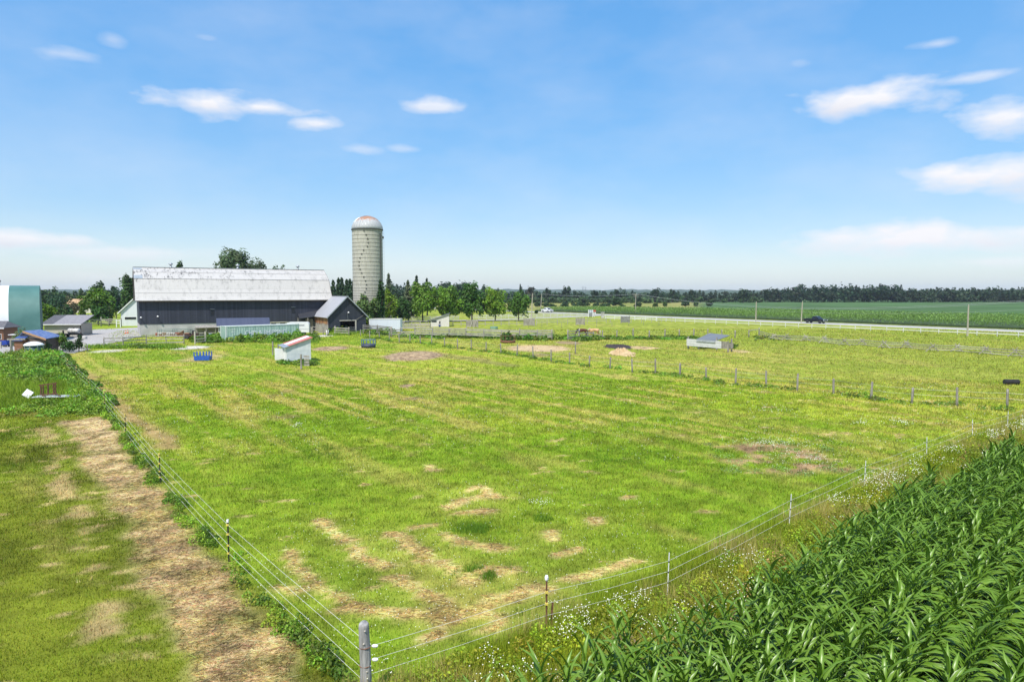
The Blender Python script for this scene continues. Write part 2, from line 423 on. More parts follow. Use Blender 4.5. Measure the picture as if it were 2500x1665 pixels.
PATCH = [  # outline ellipse, colour, how much
    (ell(926, 1086, 857, 883), 'mulch', 1), (ell(760, 852, 845, 857), 'mulch', .9), (ell(973, 1020, 937, 949), 'mulch', .95), (ell(1228, 1400, 842, 860), 'sand', 1),
    (ell(1290, 1345, 862, 872), 'mulch', .6), (ell(1474, 1550, 841, 853), 'black', 1), (ell(1530, 1608, 845, 854), 'sand', .9), (ell(420, 515, 844, 854), 'pale', 1), (ell(222, 305, 853, 862), 'pale', .7),
    (ell(985, 1030, 968, 976), 'mulch', .6), (ell(1740, 2070, 1080, 1165), 'weedy', 1.0), (ell(650, 760, 1000, 1030), 'weedy', .55), (ell(450, 530, 865, 886), 'sand', .5), (ell(1355, 1420, 832, 842), 'mulch', .8),
    (ell(1780, 1825, 853, 862), 'sand', .7), (ell(660, 700, 940, 985), 'weedy', .4), (ell(640, 700, 1015, 1030), 'weedy', .4), (ell(880, 915, 843, 849), 'pale', .6), (ell(770, 815, 817, 823), 'pale', .9)]
PCOL = dict(mulch=(.27, .185, .115), sand=(.46, .33, .18), black=(.045, .030, .027), pale=(.50, .46, .40), weedy=(.30, .20, .10))

C_BRIGHT = np.array((.176, .262, .016)); C_YEL = np.array((.302, .345, .036)); C_DARK = np.array((.082, .135, .008))
C_OLIVE = np.array((.178, .208, .019)); C_HAY = np.array((.58, .43, .20)); C_DRY = np.array((.38, .325, .085))
def lerp(a, b, t): return a * (1 - t[:, None]) + b * t[:, None]

def ground(x, y):
    """colour of the ground, grass height, how thick the grass stands, hay lying"""
    n = len(x); near = y < 330
    wx = x + (fbm(x / 1.7, y / 1.7, 3) - .5) * 1.6; wy = y + (fbm(x / 1.7, y / 1.7, 8) - .5) * 1.6
    n1, n2, n3 = fbm(x / 11, y / 11, 1), fbm(x / 2.6, y / 2.6, 2), fbm(x / .55, y / .55, 4, 3)
    n4 = fbm(x / 30, y / 30, 14)
    col = lerp(C_BRIGHT[None], C_YEL[None], sstep(.36, .68, n1 * .55 + n2 * .45))
    col = lerp(col, C_DARK[None], sstep(.54, .74, n2) * .32); col = lerp(col, (C_YEL * 1.12)[None], sstep(.58, .75, fbm(x / 1.2, y / 1.2, 19)) * .45)
    nr_ = (1 - sstep(24, 50, y)); col = lerp(col, (C_BRIGHT * np.array((.93, .98, 1.1)))[None], nr_ * (.25 + .5 * n1))
    hgt = .060 + .055 * n2; den = np.ones(n); hay = np.zeros(n)
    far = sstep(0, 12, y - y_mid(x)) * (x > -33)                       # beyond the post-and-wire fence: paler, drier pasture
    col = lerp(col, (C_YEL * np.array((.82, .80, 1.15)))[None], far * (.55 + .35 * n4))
    # faded mowing streaks across the upper pasture
    rx, ry = .592 * x - .806 * y, .806 * x + .592 * y
    st = fbm(rx / 12, ry / .75, 21, 3)
    m = sstep(24, 48, y) * (1 - sstep(20, 55, x)) * (1 - sstep(105, 120, y))
    s_ = sstep(.54, .66, st * .8 + n2 * .25) * m
    col = lerp(col, C_DRY[None] * 1.08, s_ * .8); hay = np.maximum(hay, s_ * sstep(.66, .8, st * .8 + n2 * .25))
    # yellowing bands elsewhere
    st2 = fbm(rx / 9, ry / 2.2, 33, 3)
    col = lerp(col, C_DRY[None] * .95, sstep(.56, .76, st2) * .45)
    # left of the fence
    L = x < x_left(y)
    Lf = sstep(-.3, .3, x_left(y) - x) * (y < 100)
    ol = lerp(C_OLIVE[None], (C_OLIVE * .62)[None], sstep(.35, .7, n2)); ol = lerp(ol, (C_BRIGHT * .72)[None], sstep(.5, .75, n1) * .6)
    ol = lerp(ol, (C_DRY * .9)[None], sstep(.55, .75, fbm(rx / 5, ry / .8, 51)) * .45)
    k2 = (1 - sstep(.15, .65, seg_dist(wx, wy, STRIP2) + (n3 - .5) * .8)) * sstep(.40, .56, fbm(x / 1.6, y / 1.6, 85))
    ol = lerp(ol, C_HAY[None] * .85, k2 * .8); t3 = sstep(.69, .76, fbm(x / .8, y / .5, 83)); ol = lerp(ol, C_HAY[None] * .9, t3 * .8)
    col = lerp(col, ol, Lf)
    k = np.zeros(n)
    k[near] = poly_mask(wx[near], wy[near], HAY_STRIP, .35)
    k = np.clip(k * (.30 + 1.35 * fbm(x / 1.3, y / 1.3, 61)), 0, 1)
    col = lerp(col, lerp((C_HAY * np.array((.86, .86, .98)))[None], (C_DRY * np.array((.92, .86, 1.2)))[None], sstep(.42, .72, fbm(x / .9, y / .9, 71)) * .75) * (.75 + .5 * n3)[:, None], k); hay = np.maximum(hay, k)
    # bright rim of uncut grass beside the strip
    # arcs and tufts of raked hay
    for pts, w in HAY:
        mx = max(abs(p[0]) for p in pts) + 3
        sel = (y < 60)
        d = seg_dist(wx[sel] * .3 + x[sel] * .7, wy[sel] * .3 + y[sel] * .7, pts)
        h_ = np.zeros(n); h_[sel] = 1 - sstep(w * .30, w * .72, d + (n3[sel] - .5) * w * .9)
        col = lerp(col, C_HAY[None] * 1.1 * (.8 + .4 * n3)[:, None], h_ * .95); hay = np.maximum(hay, h_)
        g_ = np.zeros(n); g_[sel] = (1 - sstep(w, w * 3.2, d))
        col = lerp(col, C_DRY[None] * .95, g_ * .16)
    rnd = (y < 60) & (x > x_left(y)) & (side_right(x, y) < 0)          # small dry tufts anywhere
    t_ = sstep(.74, .80, fbm(x / 1.2, y / .6, 81)) * rnd
    col = lerp(col, C_HAY[None] * .9, t_ * .8); hay = np.maximum(hay, t_ * .8)
    d = seg_dist(wx, wy, TRACK); t_ = (1 - sstep(.15, .85, d)) * (y < 90)
    col = lerp(col, np.array((.33, .215, .10))[None], t_ * .8); den *= 1 - t_ * .75
    d = seg_dist(wx, wy, pl((1020, 858), (1080, 869), (1160, 878), (1240, 892)))
    t_ = (1 - sstep(.3, 2.2, d)); col = lerp(col, np.array((.20, .155, .07))[None], t_ * .6); den *= 1 - .5 * t_
    for (cx, cy, rx_, ry_), kind, amt in PATCH:
        q = np.hypot((wx - cx) / rx_, (wy - cy) / ry_)
        t_ = (1 - sstep(.72, 1.08, q)) * amt
        if kind == 'weedy': t_ = t_ * sstep(.36, .54, fbm(x / .8, y / .8, 91))
        c = np.array(PCOL[kind])[None] * (.65 + .7 * n3)[:, None]
        col = lerp(col, c, t_); den *= 1 - t_ * .85
    # bare-ish verge and soil towards and under the corn
    sr = side_right(x, y); nearc = (y < 60) & (y > 5)
    vg = sstep(-.2, .8, sr) * nearc
    col = lerp(col, lerp(np.array((.20, .235, .022))[None], C_DRY[None], sstep(.5, .7, n2)), vg * .9); hgt = hgt + vg * .28
    ci = sstep(-.3, .3, corn_side(x, y)) * nearc
    col = lerp(col, np.array((.05, .038, .026))[None], ci); den *= 1 - ci
    # yard in front of the barn and far fields
    ff = sstep(300, 330, y)
    tan = lerp(np.array((.20, .215, .06))[None], np.array((.31, .27, .10))[None], sstep(.4, .65, fbm(x / 90, y / 16, 5)))
    col = lerp(col, tan, ff * .85)
    bey = (y > 100) * sstep(-6, 6, np.where(x < 148, (y - 288) + (x - 40) * .852, (y - 196) + (x - 148) * .86))
    drk = bey * sstep(.255, .285, x / np.maximum(y, 1)) * sstep(95, 110, y)
    col = lerp(col, np.array((.050, .115, .040))[None], drk * .92)
    dr = (1 - sstep(2.6, 3.6, seg_dist(x, y, DRIVE))) * (y < 260); den *= 1 - dr
    rd = (1 - sstep(4.5, 5.2, seg_dist(x, y, ROAD))); den *= 1 - rd
    col = col * (.76 + .48 * np.clip((n3 - .5) * 2.0 + .5, 0, 1))[:, None]
    return col, hgt, den, hay
def zg(x, y):
    x, y = np.atleast_1d(np.asarray(x, float)), np.atleast_1d(np.asarray(y, float))
    return ((fbm(x / 5, y / 5, 40) - .5) * .16 + (fbm(x / 1.1, y / 1.1, 41, 2) - .5) * .07) * (1 - sstep(55, 72, y))

# ================================================================== ground sheet
def grades(a, steps):
    out = [a]
    for end, s in steps:
        while out[-1] < end - 1e-6:
            out.append(min(end, out[-1] + s)); 
    return out
ys = grades(2, [(10, 2), (34, .26), (60, .42), (130, .85), (300, 3)])
g = 4.0
while ys[-1] < 9000: g *= 1.16; ys.append(ys[-1] + g)
ys = [-600, -200, -60, -20, -6] + ys
xh = grades(0, [(30, .34), (60, .7), (130, 1.6)])
g = 2.5
while xh[-1] < 8000: g *= 1.22; xh.append(xh[-1] + g)
xs = np.array([-q for q in xh[:0:-1]] + xh); ys = np.array(ys, float)
GX, GY = np.meshgrid(xs, ys); gx, gy = GX.ravel(), GY.ravel()
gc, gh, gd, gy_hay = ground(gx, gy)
gz = zg(gx, gy) + gy_hay * .035 * (gy < 60)
nx, ny = len(xs), len(ys)
i = (np.arange(ny - 1)[:, None] * nx + np.arange(nx - 1)[None, :]).ravel()
fl = np.stack([i, i + 1, i + 1 + nx, i + nx], 1).ravel()
gm, nt, b, co = base_mat('turf')
at = nt.nodes.new('ShaderNodeAttribute'); at.attribute_name = 'Col'
nA, nB = _noise(nt, co, 9, 6, .7), _noise(nt, co, 1.1, 5, .7)
nC = _noise(nt, co, .25, 6, .75)
f = _math(nt, 'ADD', _math(nt, 'MULTIPLY', nA, .7), _math(nt, 'ADD', _math(nt, 'MULTIPLY', nB, .6), _math(nt, 'MULTIPLY', nC, .5)))
vm = nt.nodes.new('ShaderNodeVectorMath'); vm.operation = 'SCALE'
nt.links.new(at.outputs['Color'], vm.inputs[0]); nt.links.new(_math(nt, 'ADD', f, .12), vm.inputs['Scale'])
nt.links.new(vm.outputs[0], b.inputs['Base Color']); b.inputs['Roughness'].default_value = 1.0; b.inputs['Specular IOR Level'].default_value = .1
_bump(nt, b, nA, .7, .08)
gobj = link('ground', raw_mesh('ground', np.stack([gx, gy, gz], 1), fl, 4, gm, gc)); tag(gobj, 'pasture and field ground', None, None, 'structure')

# gravel drive, road
def ribbon(name, pts, w, z, m, label):
    pts = [Vector((*p, 0)) for p in pts]; vs, fs = [], []
    sub = []
    for a, c in zip(pts[:-1], pts[1:]):
        k = max(1, int((c - a).length / 4))
        sub += [a.lerp(c, i / k) for i in range(k)]
    sub.append(pts[-1])
    for _ in range(12): sub = [sub[0]] + [(sub[i - 1] + sub[i] * 2 + sub[i + 1]) / 4 for i in range(1, len(sub) - 1)] + [sub[-1]]
    for i, p in enumerate(sub):
        d = (sub[min(i + 1, len(sub) - 1)] - sub[max(i - 1, 0)]).normalized(); nrm = Vector((-d.y, d.x, 0))
        ww = w(i / (len(sub) - 1)) if callable(w) else w
        j = 1 + .06 * math.sin(i * 1.7) + .05 * math.sin(i * .63)
        for s_ in (-1, -.33, .33, 1): q = p + nrm * ww / 2 * s_ * (j if abs(s_) > .9 else 1); vs.append((q.x, q.y, z + (.03 if abs(s_) < .5 else 0)))
    for i in range(len(sub) - 1):
        for k in range(3): fs.append((i * 4 + k, i * 4 + k + 1, i * 4 + k + 5, i * 4 + k + 4))
    o = MB().add(vs, fs).build(name, m); tag(o, label, None, None, 'structure'); return o
GRAVEL = mat('gravel', (.30, .285, .265), .95, c2=(.44, .42, .395), scale=2.5, bump=.3)
ASPH = mat('pale_asphalt', (.28, .275, .265), .9, c2=(.40, .39, .38), scale=1.5, bump=.1)
SHOULDER = mat('road_gravel', (.32, .30, .27), .95, c2=(.44, .42, .38), scale=4, bump=.3)
ribbon('road_shoulder', ROAD, 10.5, .010, SHOULDER, 'pale gravel shoulder of the country road')
ribbon('road', ROAD, 6.8, .035, ASPH, 'pale grey country road crossing behind the pasture')
ribbon('driveway', DRIVE, lambda t: 5.0 + 3.5 * max(0, min(1, (t - .62) * 6)), .012, GRAVEL, 'grey gravel farm driveway')
yard = [P(*p) for p in ((120, 825), (205, 806), (345, 800), (345, 822), (300, 832), (260, 842), (160, 858), (125, 850), (175, 838), (215, 822))]
o = MB().add([(*p, .06) for p in yard], [tuple(range(len(yard)))]).build('farmyard', GRAVEL); tag(o, 'grey gravel yard in front of the barn', None, None, 'structure')
yd2 = [(-95, 93), (-70, 86), (-58, 90), (-60, 97), (-72, 101), (-95, 103)]
o = MB().add([(*p, .055) for p in yd2], [tuple(range(len(yd2)))]).build('gravel_path', GRAVEL); tag(o, 'gravel lane at the left edge', None, None, 'structure')

# distant wooded ridges
HILLM = mat('wooded_hill', (.020, .045, .016), 1, c2=(.045, .080, .028), scale=.03, bump=0)
def hills(y0, y1, top, seed, label, amp=.35):
    hx = np.linspace(-6200, 6200, 900); vs, fs = [], []
    for k, (yy, hh) in enumerate(((y0, 0), (y0 + 120, .62), (y0 + (y1 - y0) * .5, 1.0), (y1, .2))):
        n_ = fbm(hx / 900, hx * 0 + k * .13, seed); n2_ = fbm(hx / 22, hx * 0 + k * 5., seed + 3, 3)
        z = hh * (top * (1 - amp + amp * 2 * n_) + (n2_ - .5) * 9 * (k > 0))
        vs += [(a, yy, c) for a, c in zip(hx, z)]
    m_ = len(hx)
    for k in range(3):
        fs += [(k * m_ + i, k * m_ + i + 1, (k + 1) * m_ + i + 1, (k + 1) * m_ + i) for i in range(m_ - 1)]
    o = MB().add(vs, fs).build('hills', HILLM); tag(o, label, None, None, 'structure')
hills(1500, 2300, 11, 3, 'low wooded ridge far behind the fields'); hills(2900, 3900, 23, 9, 'blue wooded ridge on the horizon')

# ================================================================== grass and weeds (uncountable)
def scatter(n, y0, y1, pw, half=.80):
    """more and smaller tufts near by, fewer and coarser far off"""
    t = RNG.random(n); e = pw + 1
    y = (y0 ** e + t * (y1 ** e - y0 ** e)) ** (1 / e)
    x = RNG.uniform(-half, half, n) * (y + 2)
    return x, y
def grass_layer(n, y0, y1, name, label):
    x, y = scatter(n, y0, y1, -.75)
    col, h, den, hay = ground(x, y)
    keep = RNG.random(n) < den
    keep &= ~((hay > .5) & (RNG.random(n) < .35))
    x, y, col, h, hay = x[keep], y[keep], col[keep], h[keep], hay[keep]
    s = np.maximum(1, y / 17.0)
    m_ = len(x)
    tone = RNG.uniform(.42, 1.68, m_)[:, None] * (1 + RNG.normal(0, .09, (m_, 3)))
    c = np.clip(col * tone * 1.12, 0.004, .75)
    hh = h * RNG.uniform(.5, 1.5, m_) * s ** .40 * (1 - .55 * hay)
    ww = .016 * s * RNG.uniform(.6, 1.5, m_) * (1 - .58 * hay)
    pos = np.stack([x, y, zg(x, y) - .01 + hay * .03], 1)
    v, cc = blades(pos, hh, ww, c, lean=.95)
    hl = hay > .45                                                     # cut hay lies flat
    if hl.any():
        idx = np.where(hl)[0] * 3 + 2; v[idx, 2] = pos[hl, 2] + .05 * RNG.random(hl.sum()) + .01
        a = RNG.uniform(0, 6.28, hl.sum()); L = .22 * RNG.uniform(.5, 1.4, hl.sum())
        v[idx, 0] = pos[hl, 0] + np.cos(a) * L; v[idx, 1] = pos[hl, 1] + np.sin(a) * L
        v[idx - 1, 2] += .045; v[idx - 2, 2] += .02
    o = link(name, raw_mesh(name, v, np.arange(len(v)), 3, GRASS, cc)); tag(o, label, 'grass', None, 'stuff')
grass_layer(620000, 10.5, 62, 'pasture_grass', 'short green pasture grass with strewn hay')
grass_layer(150000, 60, 150, 'far_pasture_grass', 'paler grass of the farther paddocks')

# rank tufts left standing by the cattle, and tall grass in the thicket on the left
def tufts(name, label, xy, per, h, w, spread, col):
    n = len(xy); k = np.repeat(np.arange(n), per); hs = RNG.uniform(.6, 1.4, n)[k]; tn = RNG.uniform(.6, 1.35, n)[k]
    px = xy[k, 0] + RNG.normal(0, spread, n * per); py = xy[k, 1] + RNG.normal(0, spread, n * per)
    d = np.maximum(1, np.hypot(px, py) / 22) ** .7
    c = np.asarray(col)[k] if np.ndim(col) == 2 else np.asarray(col)[None]
    c = c * (tn * RNG.uniform(.6, 1.4, n * per))[:, None]
    v, cc = blades(np.stack([px, py, zg(px, py) - .01], 1), h * hs * RNG.uniform(.5, 1.2, n * per), w * d, np.clip(c, .004, .7), lean=.75)
    tag(link(name, raw_mesh(name, v, np.arange(len(v)), 3, GRASS, cc)), label, 'grass', None, 'stuff')
x, y = scatter(5200, 14, 75, -.4)
k = (x > x_left(y)) & (side_right(x, y) < -.3) & (y < y_mid(x)); x, y = x[k], y[k]
tufts('grass_tufts', 'coarser tufts of grass dotted over the pasture', np.stack([x, y], 1), 16, .13, .016, .09, ground(x, y)[0] * np.array([[.72, .88, .9]]))
q = np.array([P(random.uniform(-20, 265), random.uniform(872, 1020)) for _ in range(3600)])
q = q[(q[:, 0] < x_left(q[:, 1]) + .2) & (q[:, 1] > 44.5 + 5 * fbm(q[:, 0] / 2.2, q[:, 1] * 0, 66)) & (fbm(q[:, 0] / 1.8, q[:, 1] / 1.8, 67) > .36)]
tufts('thicket_grass', 'tall light green grass in the overgrown corner at left', q, 13, .48, .026, .24, (.21, .30, .030))
q = np.array([P(random.uniform(500, 780), random.uniform(824, 838)) for _ in range(300)] + [P(random.uniform(800, 960), random.uniform(806, 820)) for _ in range(160)] + [P(random.uniform(215, 450), random.uniform(845, 852)) for _ in range(160)])
tufts('yard_grass', 'tall grass along the yard fence and the green container', q, 14, .6, .035, .3, (.20, .31, .035))
def weed_cloud(name, label, spots, per, col, size, hmax, rng=RNG, blade=0.35, flowers=0):
    """spots: (x, y, radius, height) of leafy clumps"""
    V, C, FL = [], [], []
    for (x, y, r, h) in spots:
        n = max(4, int(per * r * r * 4))
        d = math.hypot(x, y); s = size * max(1, d / 30) ** .62
        n = max(6, int(n / max(1, d / 30) ** 1.0))
        a, q = rng.uniform(0, 6.283, n), np.sqrt(rng.random(n)) * r
        px, py = x + np.cos(a) * q, y + np.sin(a) * q
        top = h * np.sqrt(np.maximum(0, 1 - (q / r) ** 2)) * (.75 + .5 * fbm(px * 3, py * 3, 5, 2))
        pz = top * rng.random(n) ** .45 + zg(px, py)
        nr = np.stack([(px - x) / r * .5, (py - y) / r * .5, np.full(n, .8)], 1)
        cc = np.array(col)[None] * rng.uniform(.62, 1.45) * (1 + rng.normal(0, .10, (1, 3))) * rng.uniform(.6, 1.45, n)[:, None]
        cc = np.clip(cc * (1 + rng.normal(0, .08, (n, 3))), .003, .7)
        v, c = leaf_quads(np.stack([px, py, pz], 1), s * rng.uniform(.6, 1.5, n), cc, nr, rng)
        V.append(v); C.append(c)
        if flowers and rng.random() < .9:
            k = int(flowers * r * r * 4 / max(1, d / 25) ** 1.5); a, q = rng.uniform(0, 6.283, k), np.sqrt(rng.random(k)) * r
            FL.append(np.stack([x + np.cos(a) * q, y + np.sin(a) * q, h * rng.uniform(.75, 1.25, k)], 1))
    v, c = np.concatenate(V), np.concatenate(C)
    o = link(name, raw_mesh(name, v, np.arange(len(v)), 4, LEAF, c)); tag(o, label, 'weeds', None, 'stuff')
    return FL
def flower_mesh(name, label, pts, size):
    pts = np.concatenate(pts) if isinstance(pts, list) else pts
    d = np.hypot(pts[:, 0], pts[:, 1])
    up = np.tile(np.array([[-.15, -.55, 1.0]]), (len(pts), 1))
    v, c = leaf_quads(pts, size * np.maximum(1, d / 24) ** .8 * RNG.uniform(.7, 1.3, len(pts)), np.ones((len(pts), 3)), up, aspect=1.0, spread=.35)
    o = link(name, raw_mesh(name, v, np.arange(len(v)), 4, PETAL)); tag(o, label, 'flowers', None, 'stuff')
def along(pts, step, jit, rlo, rhi, hlo, hhi, keep=1.0, seed=1, off=0.0):
    r_ = random.Random(seed); out = []
    for (x0, y0), (x1, y1) in zip(pts[:-1], pts[1:]):
        L = math.hypot(x1 - x0, y1 - y0); n = max(1, int(L / step)); nx_, ny_ = (y1 - y0) / L, -(x1 - x0) / L
        for i in range(n):
            if r_.random() > keep: continue
            t = (i + r_.random()) / n; j = r_.uniform(-jit, jit) + off
            out.append((x0 + (x1 - x0) * t + nx_ * j, y0 + (y1 - y0) * t + ny_ * j, r_.uniform(rlo, rhi), r_.uniform(hlo, hhi)))
    return out
LG, MG, DG = (.165, .270, .022), (.105, .190, .020), (.06, .12, .02)
# vines and burdock on the left fence
lfn = LEFT_FENCE
def noisy_keep(spots, sc, thr, seed):
    return [s for s in spots if fbm(np.array([s[0] / sc]), np.array([s[1] / sc]), seed)[0] > thr]
FLW = []
weed_cloud('fence_vines', 'dark leafy vines along the left electric fence', noisy_keep(along(lfn[:5], .20, .20, .12, .28, .12, .50, seed=2, off=-.12), 1.2, .53, 5), 560, (.115, .205, .020), .036, 1)
weed_cloud('fence_vines', 'bright leafy weeds among the vines on the left fence', noisy_keep(along(lfn[:5], .22, .32, .12, .30, .12, .45, seed=3, off=-.1), 1.1, .48, 9), 480, (.185, .300, .024), .032, 1)
weed_cloud('fence_weeds', 'low weeds under the far end of the left fence', along(lfn[4:], .8, .6, .4, .9, .3, .6, seed=4), 150, MG, .07, 1)
# rough verge between right fence and the corn
rfn = RIGHT_FENCE
A = along(rfn, .16, .55, .25, .5, .30, .62, seed=5, off=.75)
B = along(rfn, .16, .75, .25, .55, .35, .8, seed=6, off=2.0)
weed_cloud('verge_weeds', 'bushy yellow-green weeds between the fence and the corn', A, 470, (.27, .325, .022), .030, 1)
weed_cloud('verge_weeds', 'darker weeds at the edge of the corn', noisy_keep(B, 2.5, .43, 12), 470, (.20, .25, .020), .032, 1)
weed_cloud('verge_weeds', 'reddish brown dry dock and seed heads by the corn', noisy_keep(along(rfn, .25, .9, .2, .45, .5, .95, seed=8, off=2.1), 1.7, .56, 17), 380, (.33, .235, .085), .028, 1)
n = 30000                                                              # tall grass of the verge
t = RNG.random(n); q = RNG.random(n) * 3.2 - .1; Lf_ = 50 * t ** 1.4
gx_, gy_ = CORNER[0] + ROW[0] * (Lf_ - 2) + ROWN[0] * q, CORNER[1] + ROW[1] * (Lf_ - 2) + ROWN[1] * q
nn_ = fbm(gx_ / 1.3, gy_ / 1.3, 44)
cc_ = lerp(np.array((.25, .32, .022))[None], np.array((.48, .40, .14))[None], sstep(.46, .66, nn_)) * RNG.uniform(.65, 1.35, n)[:, None]
v, c = blades(np.stack([gx_, gy_, zg(gx_, gy_)], 1), RNG.uniform(.25, .75, n), .014 * np.maximum(1, np.hypot(gx_, gy_) / 18), cc_, lean=.5)
tag(link('verge_grass', raw_mesh('verge_grass', v, np.arange(len(v)), 3, GRASS, c)), 'tall seeding grass on the verge beside the corn', 'grass', None, 'stuff')
# daisies
ds = []
for s in noisy_keep(along(rfn, .12, .5, .12, .28, .3, .6, seed=9, off=.62), 1.5, .55, 27) + noisy_keep(along(rfn, .25, .6, .15, .3, .3, .6, seed=10, off=1.7), 1.4, .60, 31):
    k = int(12 / max(1, s[1] / 24)); a, q = RNG.uniform(0, 6.28, k), np.sqrt(RNG.random(k)) * s[2] * 1.3
    ds.append(np.stack([s[0] + np.cos(a) * q, s[1] + np.sin(a) * q, RNG.uniform(.35, .72, k)], 1))
flower_mesh('daisies', 'white daisies in bloom along the right fence', ds, .0135)
x, y = scatter(9000, 14, 60, -.9)
k = (x > x_left(y)) & (side_right(x, y) < 0) & (fbm(x / 3.5, y / 3.5, 77) + .25 * fbm(x / .6, y / .6, 78) > .62)
flower_mesh('clover_flowers', 'tiny white clover heads dotted over the pasture', np.stack([x[k], y[k], zg(x[k], y[k]) + .13], 1), .0105)
ds = []
for (cx, cy, rx_, ry_), cnt in ((ell(1740, 2020, 1078, 1100), 320), (ell(1880, 2080, 1105, 1150), 200), (ell(1290, 1350, 1230, 1242), 50), (ell(700, 740, 1040, 1050), 60), (ell(1830, 1930, 992, 1012), 120), (ell(2080, 2120, 1030, 1045), 70), (ell(2180, 2220, 1028, 1045), 80)):
    a, q = RNG.uniform(0, 6.28, cnt), RNG.random(cnt) ** .7
    xx, yy = cx + np.cos(a) * q * rx_, cy + np.sin(a) * q * ry_
    kk = fbm(xx / .7, yy / .7, 88) > .47
    ds.append(np.stack([xx[kk], yy[kk], RNG.uniform(.12, .3, kk.sum())], 1))
flower_mesh('pasture_daisies', 'white daisies round the bare patch in the pasture', ds, .012)
c = ell(1740, 2070, 1080, 1160)
sp = [(c[0] + random.uniform(-1, 1) * c[2], c[1] + random.uniform(-1, 1) * c[3], random.uniform(.2, .45), random.uniform(.06, .18)) for _ in range(45)]
weed_cloud('patch_weeds', 'low pale weeds on the bare patch in the pasture', sp, 150, (.25, .36, .10), .03, 1)
tb = []
for (u, v, su, sv, k) in ((1185, 1402, 56, 15, 2600), (1160, 1292, 50, 13, 1900), (885, 1485, 18, 6, 500), (1045, 1504, 18, 4, 400), (1330, 1270, 60, 14, 1500), (800, 1100, 90, 20, 2500), (1500, 1120, 120, 18, 3000)):
    uu, vv = RNG.normal(u, su * .6, k), RNG.normal(v, sv * .6, k)
    q_ = np.array([P(a, b) for a, b in zip(uu, vv)]); tb.append(q_[fbm(q_[:, 0] / .55, q_[:, 1] / .55, 15) > .5])
tb = np.concatenate(tb); n = len(tb)
v, c = blades(np.stack([tb[:, 0], tb[:, 1], zg(tb[:, 0], tb[:, 1])], 1), RNG.uniform(.08, .22, n), np.full(n, .016), np.array((.125, .235, .022))[None] * RNG.uniform(.5, 1.4, n)[:, None], lean=.8)
tag(link('grass_tussocks', raw_mesh('grass_tussocks', v, np.arange(len(v)), 3, GRASS, c)), 'darker lush grass tufts among the hay arcs', 'grass', None, 'stuff')
# weeds of the middle fence, the corral and the yard
weed_cloud('fence_weeds', 'green weeds along the post and wire fence', noisy_keep(along(MID_FENCE[::-1], .55, .8, .25, .6, .12, .42, seed=12), 4, .44, 3), 170, (.13, .225, .025), .045, 1)
sp = []
for (u0, u1, v0, v1, h, k) in ((500, 770, 828, 836, 1.3, 130), (555, 640, 815, 830, 2.0, 60), (660, 730, 818, 829, 1.7, 50), (805, 850, 803, 816, 1.5, 60), (880, 960, 806, 818, 1.0, 50), (690, 745, 878, 892, .4, 26),
                              (730, 765, 885, 893, .45, 14), (700, 735, 858, 870, .4, 10), (965, 1350, 820, 828, .6, 110), (1370, 1700, 824, 830, .45, 90), (1700, 1790, 845, 851, .5, 30), (215, 420, 848, 851, .4, 40), (470, 530, 833, 838, 1.0, 20), (1260, 1360, 828, 832, 1.0, 30), (1395, 1460, 828, 833, .7, 20)):
    for _ in range(k): sp.append((*P(random.uniform(u0, u1), random.uniform(v0, v1)), random.uniform(.5, 1.0), h * random.uniform(.5, 1.1)))
weed_cloud('yard_weeds', 'green weeds growing round the sheds and fences', sp, 150, (.125, .22, .022), .075, 1)
sp = [(*P(random.uniform(20, 230), random.uniform(885, 935)), random.uniform(.5, 1.3), random.uniform(.25, .8)) for _ in range(170)] + \
     [(*P(random.uniform(20, 140), random.uniform(868, 900)), random.uniform(.7, 1.4), random.uniform(.6, 1.3)) for _ in range(60)] + \
     [(*P(random.uniform(-20, 40), random.uniform(870, 920)), random.uniform(.6, 1.4), random.uniform(.4, 1.1)) for _ in range(40)]
sp = [s_ for s_ in sp if s_[0] < x_left(s_[1]) + .3]
weed_cloud('weed_thicket', 'overgrown green thicket of weeds left of the pasture', sp, 120, (.165, .285, .030), .055, 1)
sp = [(*P(random.uniform(20, 250), random.uniform(990, 1015)), random.uniform(.4, .9), random.uniform(.15, .5)) for _ in range(95)] + [(*P(random.uniform(170, 260), random.uniform(960, 1015)), random.uniform(.5, 1), random.uniform(.5, 1.2)) for _ in range(36)]
sp = [s_ for s_ in sp if s_[0] < x_left(s_[1]) + .2 and s_[1] > 45 + random.uniform(-1, 2)]
weed_cloud('weed_thicket', 'lower weeds in front of the discarded white panel', sp, 120, (.19, .31, .03), .045, 1)

# ================================================================== maize in the foreground
def corn_leaf(L, W, a0, a1, twist=0.0, nseg=6):
    vs, fs, cs = [], [], []
    p = np.zeros(3)
    for i in range(nseg + 1):
        t = i / nseg; a = a0 + (a1 - a0) * t ** 1.25
        if i: p = p + np.array((math.cos(a), 0, math.sin(a))) * L / nseg
        w = W * (min(1, .55 + 1.6 * t) if t < .3 else max(0.03, (1 - ((t - .3) / .7) ** 1.9)))
        tw = twist * t; nx_, nz = -math.sin(a), math.cos(a)
        for s in (-1, 0, 1):
            off = np.array((nx_ * abs(s) * w * .28, s * w * .5 * math.cos(tw), nz * abs(s) * w * .28 + s * w * .5 * math.sin(tw)))
            if s: off += np.array((0, 0, .012 * math.sin(t * 17 + s * 2)))
            vs.append(p + off)
            k = 1.75 if s == 0 else 1.0
            cs.append(np.array((.076, .170, .006)) if s else np.array((.180, .295, .045)))
    for i in range(nseg):
        for k in (0, 1): fs.append((i * 3 + k, i * 3 + k + 1, i * 3 + k + 4, i * 3 + k + 3))
    return np.array(vs), fs, np.array(cs)
LV = []
rr = random.Random(3)
